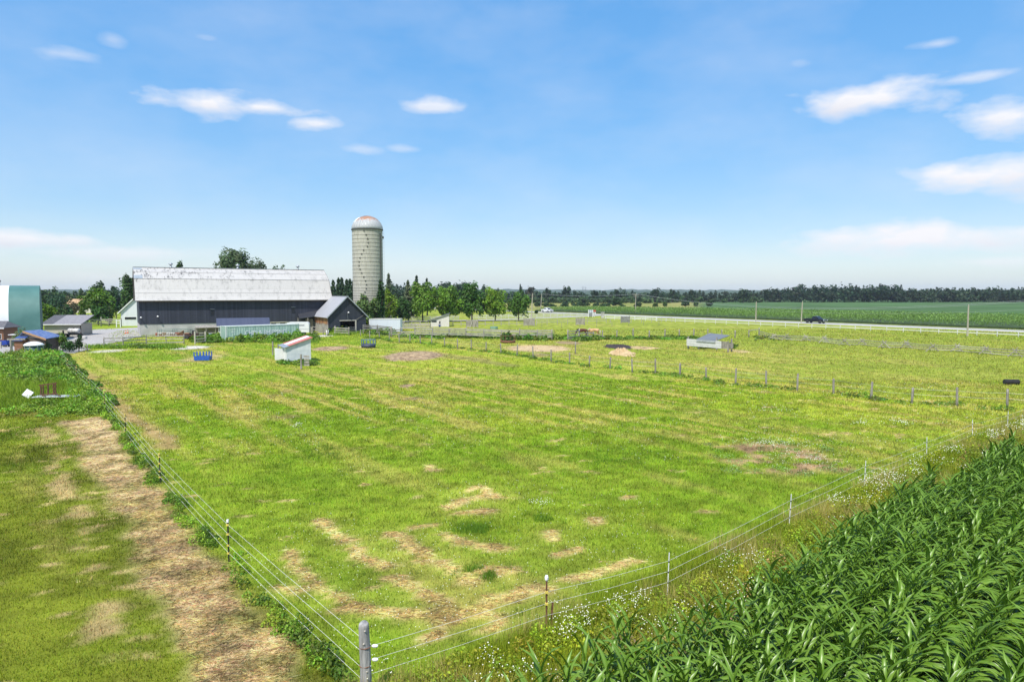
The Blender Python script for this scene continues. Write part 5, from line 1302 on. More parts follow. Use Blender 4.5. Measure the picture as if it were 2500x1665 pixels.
# golf cart, blue cart, hitching beam, pallets
gc_ = thing('golf_cart', 'golf cart with white roof beside the brown shed', 'cart', (XU(23, 101), 101, 0), R(4))
MB().box(0, 1.1, 0, 1.0, .35, .75).build('body', mat('cart_grey', (.12, .13, .14), .5, var=.2), gc_); MB().box(-.1, 1.0, -.05, 1.05, 1.75, 1.84).build('roof', WHITEP, gc_)
for x_ in (.02, .9):
    for y_ in (.02, .95): MB().box(x_, x_ + .05, y_, y_ + .04, .75, 1.75).build('roof_post', BLACK, gc_)
MB().box(.35, .8, .1, .9, .75, 1.2).build('seat', BLACK, gc_)
for x_ in (.2, .9):
    for y_ in (0, 1.0): wheel(gc_, x_, y_, .24, .16)
bc = thing('blue_cart', 'small bright blue farm cart on black wheels by the brown shed', 'cart', (XU(8, 101), 100.2, 0), R(0))
BLU = mat('bright_blue', (.01, .035, .24), .4, c2=(.02, .06, .33)); MB().prism([(0, .3), (1.1, .3), (1.15, .62), (1.0, .98), (.12, .98), (-.02, .6)], 0, .7, 'y').build('tub', BLU, bc)
for x_ in (.2, .95):
    for y_ in (-.05, .75): wheel(bc, x_, y_, .2, .12)
MB().beam((1.15, .35, .5), (1.7, .35, .75), .05, .05).build('handle', STEEL, bc)
hb = thing('hitching_beam', 'grey timber post with a long cross beam in front of the coop', 'post', (XU(28.5, 86.5), 86.5, 0))
MB().box(-.1, .1, -.1, .1, 0, 2.0).build('post', OLDWOOD, hb); MB().beam((-.45, 0, 2.1), (1.75, .1, 2.12), .14, .22).build('beam', OLDWOOD, hb)
for sx2 in (-.35, .35): MB().beam((sx2, 0, 0), (0, 0, .8), .07, .07).build('brace', OLDWOOD, hb)
pp_ = thing('pale_post', 'short cream marker post at the left edge of the lane', 'post', (XU(2, 97), 97, 0)); MB().box(-.08, .08, -.08, .08, 0, .95).build('post', PALEWOOD, pp_); MB().box(-.14, .14, -.1, .1, .95, 1.05).build('cap', PALEWOOD, pp_)
rk = thing('metal_rack', 'small dark metal rack beside the coop wall', 'rack', (XU(40, 85.5), 85.5, 0))
for x_ in (0, .42):
    for y_ in (0, .3): MB().box(x_, x_ + .035, y_, y_ + .035, 0, .95).build('leg', STEEL, rk)
for z_ in (.3, .62, .92): MB().box(0, .46, 0, .34, z_, z_ + .03).build('shelf', STEEL, rk)
# junk in the weeds
jd = 50.3
o_ = thing('flat_sheet', 'flat pale sheet lying in the weeds under the brown frame', 'panel', (XU(85, jd), jd, .32), R(4)); MB().slab([(0, -.5, 0), (3.2, -.3, .02), (3.2, .5, .06), (0, .35, .03)], .03).build('sheet', mat('pale_sheet', (.30, .34, .38), .5, c2=(.62, .64, .64), scale=1.5), o_)
o_ = thing('white_slab', 'white chest lid tipped on edge at the left of the weeds', 'panel', (XU(62, jd), jd, .3), R(8)); lid = MB().box(-.26, .26, -.06, .06, 0, .55).build('lid', WHITEP, o_); lid.rotation_euler = (R(-28), R(32), 0); MB().box(-.25, .2, .02, .25, -.1, .12).build('base', BLACK, o_)
fr_ = thing('table_frame', 'rusty brown timber table frame tipped over on the pale sheet', 'frame', (XU(95, jd), jd + .1, .36), R(3))
REDW = mat('red_brown_wood', (.07, .025, .014), .7, c2=(.14, .05, .028))
MB().beam((0, 0, .78), (1.28, 0, .95), .07, .08).build('rail', REDW, fr_); MB().beam((.05, 0, .08), (1.2, 0, .16), .07, .08).build('rail', REDW, fr_)
for x_ in (.1, .26, .62, 1.02, 1.16): MB().beam((x_, 0, .06), (x_ + .02, 0, .8 + .13 * x_), .08, .06).build('leg', REDW, fr_)
MB().beam((.1, -.05, .1), (.75, -.5, .02), .06, .05).build('leg', REDW, fr_); MB().beam((1.15, -.05, .2), (1.75, -.4, .04), .06, .05).build('leg', REDW, fr_)
# items along the barn foundation
o_ = thing('gate_stack', 'green pipe gates leaning against the barn foundation', 'gates', (XU(384, 126.5), 126.5, 0), BA)
PIPEG = mat('green_pipe', (.06, .14, .12), .5, c2=(.12, .22, .19))
for k in range(3):
    g_ = MB()
    for z_ in (.3, .6, .9, 1.2): g_.tube([(0, 0, z_), (5.2, 0, z_ + .05)], .035, 6)
    for x_ in (0, 2.6, 5.2): g_.tube([(x_, 0, .25), (x_, 0, 1.28)], .035, 6)
    g_.build('gate', PIPEG, o_, (k * .35, -.2 - k * .14, 0)).rotation_euler = (R(-8), 0, 0)
r_ = random.Random(9)
o_ = thing('lumber_stack', 'stack of boards with white and red painted ends in front of the barn', 'lumber', (XU(379, 123.5), 123.5, 0), R(20))
LC = [mat('lumber_white', (.55, .52, .47), .8), mat('lumber_red', (.35, .12, .08), .8), mat('lumber_tan', (.34, .24, .15), .8)]
for i in range(11):
    for j in range(3):
        MB().box(i * .36, i * .36 + .28, 0, 1.6, .12 + j * .21, .28 + j * .21).build('board', LC[r_.choice((0, 0, 1, 2))], o_)
o_ = thing('hatch_box', 'brown wooden ramp box standing among the lumber', 'box', (XU(433, 123.0), 123, 0), R(18)); MB().prism([(0, 0), (1.0, 0), (1.0, 1.15), (0, .45)], 0, .9, 'y').build('body', BRD[2], o_); MB().beam((-.05, -.03, .47), (1.05, -.03, 1.2), .06, .08).build('lid_edge', BRD[1], o_)
# old jeep behind the rails
jp = thing('farm_utility_vehicle', 'dark maroon open utility vehicle with white wheels behind the rail fence', 'vehicle', (XU(449, 117), 117, 0), R(14))
MAR = mat('maroon_paint', (.045, .018, .018), .45, c2=(.08, .035, .03)); MB().prism([(0, .45), (2.2, .45), (2.2, 1.0), (1.25, 1.05), (1.2, .78), (.95, .78), (.9, 1.05), (.1, 1.0), (0, .8)], 0, 1.35, 'y').build('body', MAR, jp)
for x_ in (.45, 1.75):
    for y_ in (0, 1.35): wheel(jp, x_, y_, .36, .24, WHITEP)
for y_ in (.06, 1.25): MB().tube([(.95, y_, 1.0), (.85, y_, 1.55), (1.75, y_, 1.8), (2.05, y_, 1.0)], .03, 6).build('roll_bar', BLACK, jp)
MB().box(1.25, 1.6, .15, 1.2, 1.05, 1.5).build('seat', BLACK, jp); MB().box(-.06, 0, .1, 1.25, .5, .9).build('grille', BLACK, jp)
for y_ in (.2, 1.1): MB().lathe([(.1, 0), (.1, .05)], 10, (-.05, y_, .85), 'x').build('headlight', WHITEP, jp)
MB().box(.05, .8, .05, 1.3, 1.01, 1.08).build('hood', BRD[1], jp)
for (u, d, m_, nm, lab, r2, h2) in ((515, 119, mat('pale_blue_plastic', (.25, .40, .50), .5), 'barrel', 'pale blue barrel lying by the open stall', .33, .9), (531, 118, mat('cream_plastic', (.60, .55, .40), .5), 'barrel', 'cream barrel at the shed corner', .3, .85), (526, 117.4, mat('yellow_paint', (.50, .33, .05), .5), 'barrel', 'yellow-orange drum beside the cream barrel', .25, .75)):
    b_ = thing(nm, lab, 'barrel', (XU(u, d), d, 0)); MB().lathe([(r2 * .9, 0), (r2, .05), (r2, h2 - .05), (r2 * .9, h2)], 14).build('body', m_, b_, smooth=True)
    for z_ in (.3, .6): MB().lathe([(r2 + .01, -.02), (r2 + .025, 0), (r2 + .01, .02)], 14).build('ring', m_, b_, (0, 0, h2 * z_))
for k, (u, d) in enumerate(((306.5, 133), (312, 134.5))):
    c_ = thing('traffic_cone', ('left' if k == 0 else 'right') + ' one of two orange cones on the drive by the barn corner', 'cone', (XU(u, d), d, .07), 0, 'traffic cones')
    MB().lathe([(.16, .04), (.05, .7), (.03, .72)], 12).build('cone', mat('orange_plastic', (.60, .14, .04), .5), c_); MB().box(-.2, .2, -.2, .2, 0, .04).build('base', MATS['orange_plastic'], c_)
    MB().lathe([(.125, .28), (.098, .45)], 12).build('band', WHITEP, c_)
# distant house
hs = thing('farmhouse', 'distant cream house with tan roof among the left trees', 'house', (XU(166, 270), 270, 0), R(8))
hz = ZV(729, 270)
MB().box(0, 6.5, 0, 7, 0, hz - 2).build('wall', mat('cream_siding', (.55, .52, .46), .8), hs)
MB().slab([(-.4, -.4, hz - 2.1), (6.6, -.4, hz - 2.1), (6.6, 3.5, hz - .2), (-.4, 3.5, hz - .2)], .15).build('roof', mat('tan_roof', (.46, .30, .16), .8), hs)
MB().prism([(6.5, 0), (12, 0), (12, hz - 2), (9.2, hz + .9), (6.5, hz - 2)], -1.5, 7, 'y').build('wing', MATS['cream_siding'], hs)
MB().slab([(6.2, -1.8, hz - 2.3), (9.2, -1.8, hz + 1.05), (9.2, 7.2, hz + 1.05), (6.2, 7.2, hz - 2.3)], .15).build('roof', WHITEP, hs); MB().slab([(9.2, -1.8, hz + 1.05), (12.3, -1.8, hz - 2.3), (12.3, 7.2, hz - 2.3), (9.2, 7.2, hz + 1.05)], .15).build('roof', MATS['grey_shingle'], hs)
for x_ in (1.2, 3.6, 8.6): w_ = MB().box(x_, x_ + 1.1, (-.04 if x_ < 6 else -1.54), (.02 if x_ < 6 else -1.48), hz - 4.2, hz - 2.9).build('window', WHITEP, hs); MB().box(x_ + .1, x_ + 1.0, (-.06 if x_ < 6 else -1.56), (-.041 if x_ < 6 else -1.541), hz - 4.1, hz - 3.0).build('pane', GLASS, w_)

# ================================================================== paddock shelters and feeders
# white shed with red and white roof
rx_, ry_ = P(700.5, 887)
rs = thing('feed_shed', 'white painted shed with red and white striped tin roof in the pasture', 'shed', (rx_, ry_, 0), R(28))
WOLD = mat('chalky_white', (.50, .54, .55), .85, c2=(.68, .70, .69), scale=1.6, bump=.1)
w, d_, hl, hr_ = 2.7, 3.9, 1.85, 2.75
MB().prism([(0, 0), (w, 0), (w, hr_), (0, hl)], 0, .1, 'y').build('front_wall', WOLD, rs); MB().prism([(0, 0), (w, 0), (w, hr_), (0, hl)], d_ - .1, d_, 'y').build('back_wall', WOLD, rs)
MB().box(0.005, .1, .1, d_ - .1, 0, hl).build('side_wall', WHITEP, rs); MB().box(w - .1, w - .005, .1, d_ - .1, 0, hr_).build('side_wall', WOLD, rs)
REDT = mat('faded_red_tin', (.40, .10, .075), .6, c2=(.55, .20, .15), scale=3)
s_ = (hr_ - hl) / w
for k in range(5):
    ya, yb = -.2 + k * (d_ + .4) / 5, -.2 + (k + 1) * (d_ + .4) / 5
    MB().slab([(.25, ya, hl + .25 * s_ + .06), (w + .22, ya, hr_ + .22 * s_ + .06), (w + .22, yb - .01, hr_ + .22 * s_ + .06), (.25, yb - .01, hl + .25 * s_ + .06)], .04).build('roof_sheet', (REDT, REDT, WHITEP, WHITEP, REDT)[k], rs)
MB().slab([(-.3, -.22, hl - .3 * s_ + .05), (.26, -.22, hl + .26 * s_ + .05), (.26, d_ + .2, hl + .26 * s_ + .05), (-.3, d_ + .2, hl - .3 * s_ + .05)], .04).build('roof_edge', GALV, rs)
MB().box(-.02, .0, .3, 1.3, .1, hl - .1).build('door', WHITEP, rs)
p_ = MB().slab([(-1.0, 1.9, .25), (0, 1.9, .25), (0, 1.9, 1.5), (-1.0, 1.95, 1.65)], .06).build('open_door', WHITEP, rs)
for (u, v, h) in ((666, 867, 1.75), (679, 862, 1.2)):
    x_, y_ = P(u, v); o_ = thing('gate_post', 'weathered post left of the white feed shed, ' + ('taller' if h > 1.5 else 'shorter') + ' one', 'post', (x_, y_, 0)); MB().tube([(0, 0, -.2), (.03, 0, h)], [.11, .09], 8).build('post', OLDWOOD, o_)
x_, y_ = P(735.5, 901); o_ = thing('leaning_gate', 'grey post with an old gate panel leaning on the feed shed corner', 'gate', (x_, y_, 0)); MB().tube([(0, 0, -.2), (0, 0, 1.55)], [.12, .10], 8).build('post', OLDWOOD, o_)
for k in range(4): MB().box(.15, .75, .35, .40, .3 + k * .3, .5 + k * .3).build('board', OLDRAIL, o_)
# run-in shelter
sx0, sy0 = P(1676, 851); sx1, sy1 = P(1779, 860)
a_ = math.atan2(sy1 - sy0, sx1 - sx0); Ls = math.hypot(sx1 - sx0, sy1 - sy0)
ri = thing('run_in_shelter', 'low white board shelter with sloping grey metal roof in the right paddock', 'shelter', (sx0, sy0, 0), a_)
SKY_W = mat('pale_boards', (.55, .55, .53), .8, c2=(.68, .68, .66), scale=2)
npan = 6
for k in range(npan):
    xa, xb = k * Ls / npan, (k + 1) * Ls / npan - .012
    mt = SKY_W if k < 5 else OLDWOOD
    for j in range(4): MB().box(xa, xb, -.02 * (j % 2), .05, .42 + j * .25, .42 + (j + 1) * .25 - .012).build('board', mt, ri)
MB().box(0, Ls - .05, .055, .12, .55, .63).build('rail', OLDWOOD, ri)
for x_, y_, h in ((.05, .2, 1.75), (Ls * .27, .18, 1.35), (Ls - .08, -.1, 1.5), (Ls - .55, 1.2, 1.75), (Ls * .55, 1.5, 1.75)): MB().box(x_ - .08, x_ + .08, y_, y_ + .15, -.1, h).build('post', OLDWOOD, ri)
RT = board_mat('shelter_tin', (.12, .135, .15), (.17, .185, .20), .25, 0, .6, bumpd=.01)
def rl(u, v, d):
    z = ZV(v, d); q = Matrix.Rotation(-a_, 4, 'Z') @ (Vector((XU(u, d, z), d, z)) - Vector((sx0, sy0, 0))); return (q.x, q.y, q.z)
MB().slab([rl(1699.8, 828.3, sy0 - .9), rl(1748.7, 831.5, sy0 - 1.6), rl(1782, 818.8, sy0 + 1.2), rl(1732.7, 813, sy0 + 1.9)], .06).build('roof', RT, ri)
MB().box(Ls * .25, Ls * .70, -.10, -.06, 1.14, 1.40).build('shaded_header_board', mat('painted_shade_board', (.35, .38, .40), .8), ri)  # header strip toned darker, the roof edge's shadow painted into its colour
MB().box(Ls - .2, Ls - .12, .15, 1.1, .5, 1.2).build('end_boards', OLDWOOD, ri)
# small pitched shelter near the maples
px_, py_ = P(1052, 798)
ps = thing('paddock_shelter', 'small whitewashed shelter with grey lean-to roof below the maples', 'shelter', (px_, py_, 0), R(4))
MB().prism([(0, 0), (4.3, 0), (4.3, 3.0), (2.0, 2.5), (0, 1.75)], 0, .12, 'y').build('front_wall', mat('whitewash', (.55, .53, .49), .9, c2=(.68, .66, .62)), ps)
MB().box(.02, .12, .12, 3.5, 0, 1.75).build('side_wall', MATS['whitewash'], ps); MB().box(4.18, 4.28, .12, 3.5, 0, 3.0).build('side_wall', DARKWOOD, ps)
MB().slab([(-.85, -.3, 1.45), (4.5, -.3, 3.2), (4.5, 3.7, 3.2), (-.85, 3.7, 1.45)], .07).build('roof', RT, ps)
w_ = MB().box(.15, 1.4, -.03, -.002, 1.05, 1.5).build('window', GALV, ps); MB().box(.22, 1.33, -.04, -.031, 1.1, 1.45).build('pane', GLASS, w_)
MB().box(1.95, 2.25, -.05, -.002, .7, 1.35).build('feed_slot', BLACK, ps)
o_ = thing('blue_bucket', 'blue bucket at the wall of the small paddock shelter', 'bucket', (px_ + 2.1, py_ - .4, 0)); MB().lathe([(.2, 0), (.27, .5), (.25, .5), (.18, .06)], 12).build('pail', mat('bucket_blue', (.02, .06, .30), .5), o_); MB().tube([(-.27, 0, .48), (-.15, 0, .68), (.15, 0, .68), (.27, 0, .48)], .012, 5).build('bail', STEEL, o_)
# blue tombstone feeder
bfx, bfy = P(496, 880)
bf = thing('hay_feeder', 'rectangular bright blue hay feeder standing left in the pasture', 'feeder', (bfx, bfy, 0), R(8)); bf.scale = (.82, .82, .88)
BLUF = mat('feeder_blue', (.012, .075, .36), .5, c2=(.03, .12, .46), scale=4)
for (xa, xb, ya, yb) in ((-1.05, 1.05, -.7, -.65), (-1.05, 1.05, .65, .7), (-1.05, -1.0, -.65, .65), (1.0, 1.05, -.65, .65)): MB().box(xa, xb, ya, yb, .08, .58).build('side_panel', BLUF, bf)
for x_ in (-1.02, -.6, -.15, .3, .66, 1.02):
    for y_ in (-.67, .67): MB().prism([(x_ - .09, .58), (x_ + .09, .58), (x_ + .07, 1.15), (x_, 1.22), (x_ - .07, 1.15)], y_ - .02, y_ + .02, 'y').build('divider', BLUF, bf)
for x_ in (-1.0, 1.0): MB().beam((x_, -.67, 1.05), (x_, .67, 1.05), .05, .05).build('top_rail', BLUF, bf)
tag(MB().lathe([(.02, .36), (.3, .42), (.45, .35), (.5, .2), (.5, .05)], 10).build('hay_heap', mat('pale_hay', (.40, .36, .22), .95, c2=(.55, .50, .33)), None, (bfx, bfy, 0)), 'pale hay heaped inside the rectangular blue feeder', 'hay')
def ring_feeder(name, label, u, v, r, ml, mt, h0, bars):
    x_, y_ = P(u, v); t = thing(name, label, 'feeder', (x_, y_, 0)); n_ = 20
    MB().lathe([(r, .03), (r + .02, h0), (r - .02, h0), (r - .04, .03)], n_).build('drum', ml, t, smooth=True)
    bm_ = MB().tube([(0, 0, h0), (0, 0, 1.18)], .03, 6).mesh('bar', mt)
    for k in range(bars): a = 2 * math.pi * k / bars; link('bar', bm_, t, (math.cos(a) * r, math.sin(a) * r, 0))
    MB().tube([(math.cos(a) * r, math.sin(a) * r, 1.18) for a in np.linspace(0, 2 * math.pi, 25)], .03, 6).build('top_ring', mt, t)
    return t
BLUR = mat('ring_blue', (.015, .085, .28), .5, c2=(.03, .13, .38))
ring_feeder('ring_feeder', 'round blue ring feeder with dark base near the small barn', 899.5, 849, 1.02, mat('dark_blue_drum', (.02, .03, .06), .6, c2=(.06, .07, .10)), BLUR, .55, 12)
ring_feeder('ring_feeder', 'rusty round ring feeder with weeds growing through it', 1240, 837, 1.2, RUST, RUST, .42, 10)
x_, y_ = P(1240, 836); weed_cloud('feeder_weeds', 'weeds growing inside the rusty ring feeder', [(x_ + random.uniform(-.6, .6), y_ + random.uniform(-.5, .8), .6, random.uniform(1.2, 2.2)) for _ in range(10)], 160, (.06, .125, .02), .085, 1)
# windbreak panels
for k, (uc, vb, wpx, lab) in enumerate(((z5((433, 0))[0], z5((0, 832))[1], 26, 'grey board windbreak panel nearest the smallest maple'), (z5((1020, 0))[0], z5((0, 822))[1], 21, 'grey board windbreak panel in the middle of the three on the right'), (z5((1538, 0))[0], z5((0, 797))[1], 21, 'dark grey board windbreak panel farthest right'), (z4((1662, 0))[0], z4((0, 568))[1], 28, 'grey board windbreak panel with leaning poles below the darkest maple'))):
    x_, y_ = P(uc, vb); w = wpx * y_ / F_PX; t = thing('windbreak_panel', lab, 'panel', (x_ - w / 2, y_, 0), 0, 'windbreak panels in the paddock')
    for q in (0, w): MB().tube([(q, 0, -.1), (q, 0, 1.95)], .09, 7).build('post', OLDWOOD, t)
    for j in range(7): MB().box(.02, w - .02, -.1 - .01 * (j % 2), -.06, .22 + j * .235, .22 + j * .235 + .215).build('board', OLDWOOD if k != 2 else mat('dark_grey_board', (.12, .12, .12), .9, c2=(.24, .24, .23)), t)
    if k == 3:
        for q in (.3, .62): MB().tube([(w * q, -.7, 0), (w * (q + .25), -.12, 1.8)], .05, 6).build('leaning_pole', PALEWOOD, t)
# poles heap and trough in that paddock
o_ = thing('pole_heap', 'tangle of grey poles lying left of the small paddock shelter', 'poles', (*P(1020, 800), 0))
r_ = random.Random(8)
for k in range(10):
    a = r_.uniform(-3.2, 3.0); b2 = a + r_.uniform(-2.2, 2.2); MB().tube([(a, r_.uniform(-1, 1), r_.uniform(.05, .3)), (b2, r_.uniform(-1, 1), r_.uniform(.5, 1.5))], .055, 6).build('pole', r_.choice((OLDWOOD, PALEWOOD)), o_)
o_ = thing('water_trough', 'pale green oval water trough in the grass of the far paddock', 'trough', (*P(1206, 803), 0)); MB().lathe([(.8, 0), (.92, .5), (.86, .5), (.76, .08)], 20).build('basin', mat('trough_green', (.25, .42, .36), .5), o_); MB().lathe([(.02, .40), (.84, .40)], 20).build('water', GLASS, o_)
o_ = thing('culvert_pipe', 'short black ribbed culvert pipe lying in the right paddock', 'pipe', (*P(2469, 939), 0), R(-4)); m_ = []
for k in range(22): m_ += [(.20, k * .055), (.235, k * .055 + .015), (.235, k * .055 + .035), (.20, k * .055 + .05)]
MB().lathe(m_, 18, (-.6, 0, .235), 'x').build('tube', BLACK, o_)
# heaps on the ground
def heap(name, label, cat, u0, u1, v0, v1, h, m, seed):
    cx, cy, rx_, ry_ = ell(u0, u1, v0, v1); n_ = 44; fs = []
    g_ = np.linspace(-1, 1, n_ + 1); A_, B_ = [q_.ravel() for q_ in np.meshgrid(g_, g_, indexing='ij')]; Q_ = np.hypot(A_, B_)
    nz, ng, nf = fbm(A_ * 4 + seed, B_ * 4, seed), fbm(A_ * 2.2 + seed * 3, B_ * 2.2, seed + 5), fbm(A_ * 16 + seed, B_ * 16, seed + 2, 2)
    Z_ = np.clip(1.35 * (1 - Q_ * (.72 + .85 * (1 - ng))), 0, 1) ** .8 * h * (.25 + .9 * nz + .7 * (nf - .3)) - .06
    vs = list(zip((A_ * rx_).tolist(), (B_ * ry_).tolist(), Z_.tolist()))
    for i in range(n_):
        for j in range(n_): fs.append((i * (n_ + 1) + j, (i + 1) * (n_ + 1) + j, (i + 1) * (n_ + 1) + j + 1, i * (n_ + 1) + j + 1))
    o = MB().add(vs, fs).build(name, m, None, (cx, cy, 0), False); tag(o, label, cat); return o
MULCH = mat('mulch', (.12, .072, .036), .95, c2=(.50, .36, .20), scale=1.6, bump=.8); STRAW = mat('straw', (.38, .25, .12), .95, c2=(.60, .46, .25), scale=1.5, bump=.5)
heap('manure_heap', 'broad low heap of brown mulch in the middle of the pasture', 'heap', 922, 1092, 855, 884, .34, MULCH, 4)
heap('manure_heap', 'small brown mulch heap behind the white feed shed', 'heap', 755, 856, 845, 858, .25, MULCH, 6)
heap('manure_heap', 'little patch of brown dung below the broad mulch heap', 'heap', 970, 1022, 936, 950, .15, MULCH, 9)
heap('straw_heap', 'pale straw heap in the paddock left of the run-in shelter', 'heap', 1486, 1554, 857, 871, .75, STRAW, 5)
heap('straw_bed', 'flat tan straw bed beside the rusty ring feeder', 'heap', 1225, 1402, 841, 861, .16, STRAW, 7)
heap('dung_heap', 'low black dung heap beyond the pale straw heap', 'heap', 1470, 1552, 840, 854, .35, mat('black_dung', (.022, .015, .014), .9, c2=(.06, .042, .038), scale=4, bump=.8), 8)

# ================================================================== fences
cube_me = MB().box(-.5, .5, -.5, .5, -.5, .5)
CUBE = {}
def unit_cube(m):
    if m.name not in CUBE: CUBE[m.name] = cube_me.mesh('rail', m)
    return CUBE[m.name]
POSTS = {}
def post_mesh(m, r, h, seed=0):
    k = (m.name, round(r, 3), round(h, 2), seed)
    if k not in POSTS:
        r_ = random.Random(seed + int(h * 10)); m_ = MB(); pts = [(r_.uniform(-.02, .02), r_.uniform(-.02, .02), z) for z in (-.3, h * .35, h * .7, h - .02, h)]
        m_.tube(pts, [r * 1.08, r * r_.uniform(.92, 1.08), r * r_.uniform(.88, 1.05), r * .95, r * .75], 10); POSTS[k] = m_.mesh('post', m, True)
    return POSTS[k]
def rail(parent, p0, p1, w, h, m, name='rail'):
    a, b = Vector(p0), Vector(p1); d = b - a
    o = link(name, unit_cube(m), parent, (a + b) / 2 - parent.location)
    o.rotation_euler = d.to_track_quat('X', 'Z').to_euler(); o.scale = (d.length, w, h); return o
def wire(parent, pts, r, m, name='wire'):
    return MB().tube([Vector(p) - parent.location for p in pts], r, 5).build(name, m, parent)
def fence(name, label, pts, post_h, post_r, rails, m_post, m_rail, rw=.04, rh=.14, group=None, wires=(), m_wire=None, wr=.006, jitter=.05, broken=0, square=False, cat='fence', seed=1):
    r_ = random.Random(seed)
    base = thing(name, label, cat, (pts[0][0], pts[0][1], 0), 0, group)
    for i, (x, y) in enumerate(pts):
        h = post_h * (1 + r_.uniform(-jitter, jitter) * 1.5)
        if square: o = link('post', unit_cube(m_post), base, (x - pts[0][0], y - pts[0][1], h / 2 - .1), None, (post_r * 2, post_r * 2, h + .2)); o.name = 'post'
        else: o = link('post', post_mesh(m_post, post_r, post_h, i % 4), base, (x - pts[0][0], y - pts[0][1], 0), (r_.uniform(-.04, .04), r_.uniform(-.04, .04), r_.uniform(0, 6)), (1, 1, h / post_h))
    for (x0, y0), (x1, y1) in zip(pts[:-1], pts[1:]):
        d = math.hypot(x1 - x0, y1 - y0); nx_, ny_ = (y1 - y0) / d * (post_r + rw / 2), -(x1 - x0) / d * (post_r + rw / 2)
        for z in rails:
            if r_.random() < broken: continue
            rail(base, (x0 + nx_, y0 + ny_, z + r_.uniform(-jitter, jitter)), (x1 + nx_, y1 + ny_, z + r_.uniform(-jitter, jitter)), rw, rh * r_.uniform(.85, 1.15), m_rail)
    for z in wires:
        pp = []
        for i, (x, y) in enumerate(pts):
            pp.append((x, y, z))
            if i < len(pts) - 1: pp.append(((x + pts[i + 1][0]) / 2, (y + pts[i + 1][1]) / 2, z - .035))
        wire(base, pp, wr, m_wire)
    return base
def split(p0, p1, n): return [(p0[0] + (p1[0] - p0[0]) * i / n, p0[1] + (p1[1] - p0[1]) * i / n) for i in range(n + 1)]
def pxs(lst): return [P(*p) for p in lst]

# electric fences of the near corner
el = thing('electric_fence', 'white rope electric fence on dark steel stakes running up the left side', 'fence', (*CORNER, 0))
TPOST = mat('green_steel_stake', (.022, .024, .018), .7, c2=(.05, .045, .035)); YEL = mat('yellow_insulator', (.62, .50, .10), .5); CAPW = mat('white_cap', (.80, .80, .78), .5)
WZ_L = (1.14, .86, .52, .28)
for i, (x, y) in enumerate(LEFT_FENCE[1:]):
    L_ = (x - CORNER[0], y - CORNER[1], 0)
    if i == len(LEFT_FENCE) - 2:
        link('post', post_mesh(OLDWOOD, .11, 1.3, 1), el, L_); continue
    h = 1.24; m_ = MB(); m_.box(-.022, .022, -.006, .006, -.2, h).box(-.006, .006, -.03, .006, -.2, h); o = m_.build('stake', TPOST, el, L_)
    MB().box(-.03, .03, -.035, .02, h - .02, h + .06).build('stake_cap', CAPW if i == 0 else YEL, o)
    for z in WZ_L: MB().box(-.035, .035, -.05, .03, z - .025, z + .025).build('insulator', YEL, o)
for z in WZ_L:
    pp = []
    for a, b in zip(LEFT_FENCE[:-1], LEFT_FENCE[1:]): pp += [(*a, z), ((a[0] + b[0]) / 2, (a[1] + b[1]) / 2, z - .03)]
    pp.append((*LEFT_FENCE[-1], z)); wire(el, pp, .0032, ROPE, 'rope')
er = thing('electric_fence', 'white rope electric fence on thin white rods along the corn', 'fence', (RIGHT_FENCE[1][0], RIGHT_FENCE[1][1], 0))
WZ_R = (1.0, .72, .43); ROD = mat('white_rod', (.78, .78, .76), .5, var=.04); o0 = Vector(er.location)
for i, (x, y) in enumerate(RIGHT_FENCE[1:-1]):
    L_ = Vector((x, y, 0)) - o0
    if i == 0:
        o = MB().box(-.022, .022, -.006, .006, -.2, 1.32).box(-.006, .006, -.03, .006, -.2, 1.32).build('stake', RUST, er, L_)
        MB().lathe([(.035, 1.28), (.045, 1.31), (.045, 1.36), (.03, 1.40)], 10).build('stake_cap', CAPW, o)
        for z in WZ_R[:2]: MB().box(-.035, .035, -.05, .03, z - .025, z + .025).build('insulator', YEL, o)
        continue
    o = MB().tube([(0, 0, -.2), (0, 0, 1.24)], .0135, 7).build('rod', ROD, er, L_); o.rotation_euler = (R(random.uniform(-2, 2)), R(random.uniform(-2, 2)), 0)
    for z in WZ_R: MB().lathe([(.024, z - .015), (.024, z + .015)], 8).build('clip', BLACK, o)
for k, z in enumerate(WZ_R):
    pp = [(CORNER[0] + .1, CORNER[1], z + .02)]
    for a, b in zip(RIGHT_FENCE[:-1], RIGHT_FENCE[1:]): pp += [((a[0] + b[0]) / 2, (a[1] + b[1]) / 2, z - .03), (*b, z)]
    wire(er, pp, .0032, ROPE, 'rope')
x_, y_ = P(1345, 1532); o_ = thing('short_stake', 'short rusty iron stake leaning beside the capped fence stake', 'stake', (x_, y_, 0)); MB().beam((0, 0, -.1), (.04, .02, .62), .05, .02).build('stake', RUST, o_)
# corner post: old round timber with knots and a wire binding
cp_ = thing('corner_post', 'thick grey weathered corner post where the two rope fences meet', 'post', (*CORNER, 0))
POSTM = mat('silver_post', (.17, .165, .155), .9, c2=(.46, .45, .43), scale=6, stretch=(1.6, 1.6, .18), bump=.9)
m_ = MB(); n_ = 18; vs, fs = [], []; prof = [(-.3, .118), (.2, .114), (.45, .112), (.7, .108), (.9, .106), (1.1, .104), (1.3, .102), (1.42, .100), (1.475, .097), (1.50, .082)]
for i, (z, r) in enumerate(prof):
    for k in range(n_): a = 2 * math.pi * k / n_; q = r * (1 + .05 * math.sin(a * 3 + z * 2) + .03 * math.sin(a * 5 - z * 4)); vs.append((math.cos(a) * q + .012 * math.sin(z * 3), math.sin(a) * q, z + (.015 * math.sin(a) if i > 7 else 0)))
for i in range(len(prof) - 1):
    for k in range(n_): fs.append((i * n_ + k, i * n_ + (k + 1) % n_, (i + 1) * n_ + (k + 1) % n_, (i + 1) * n_ + k))
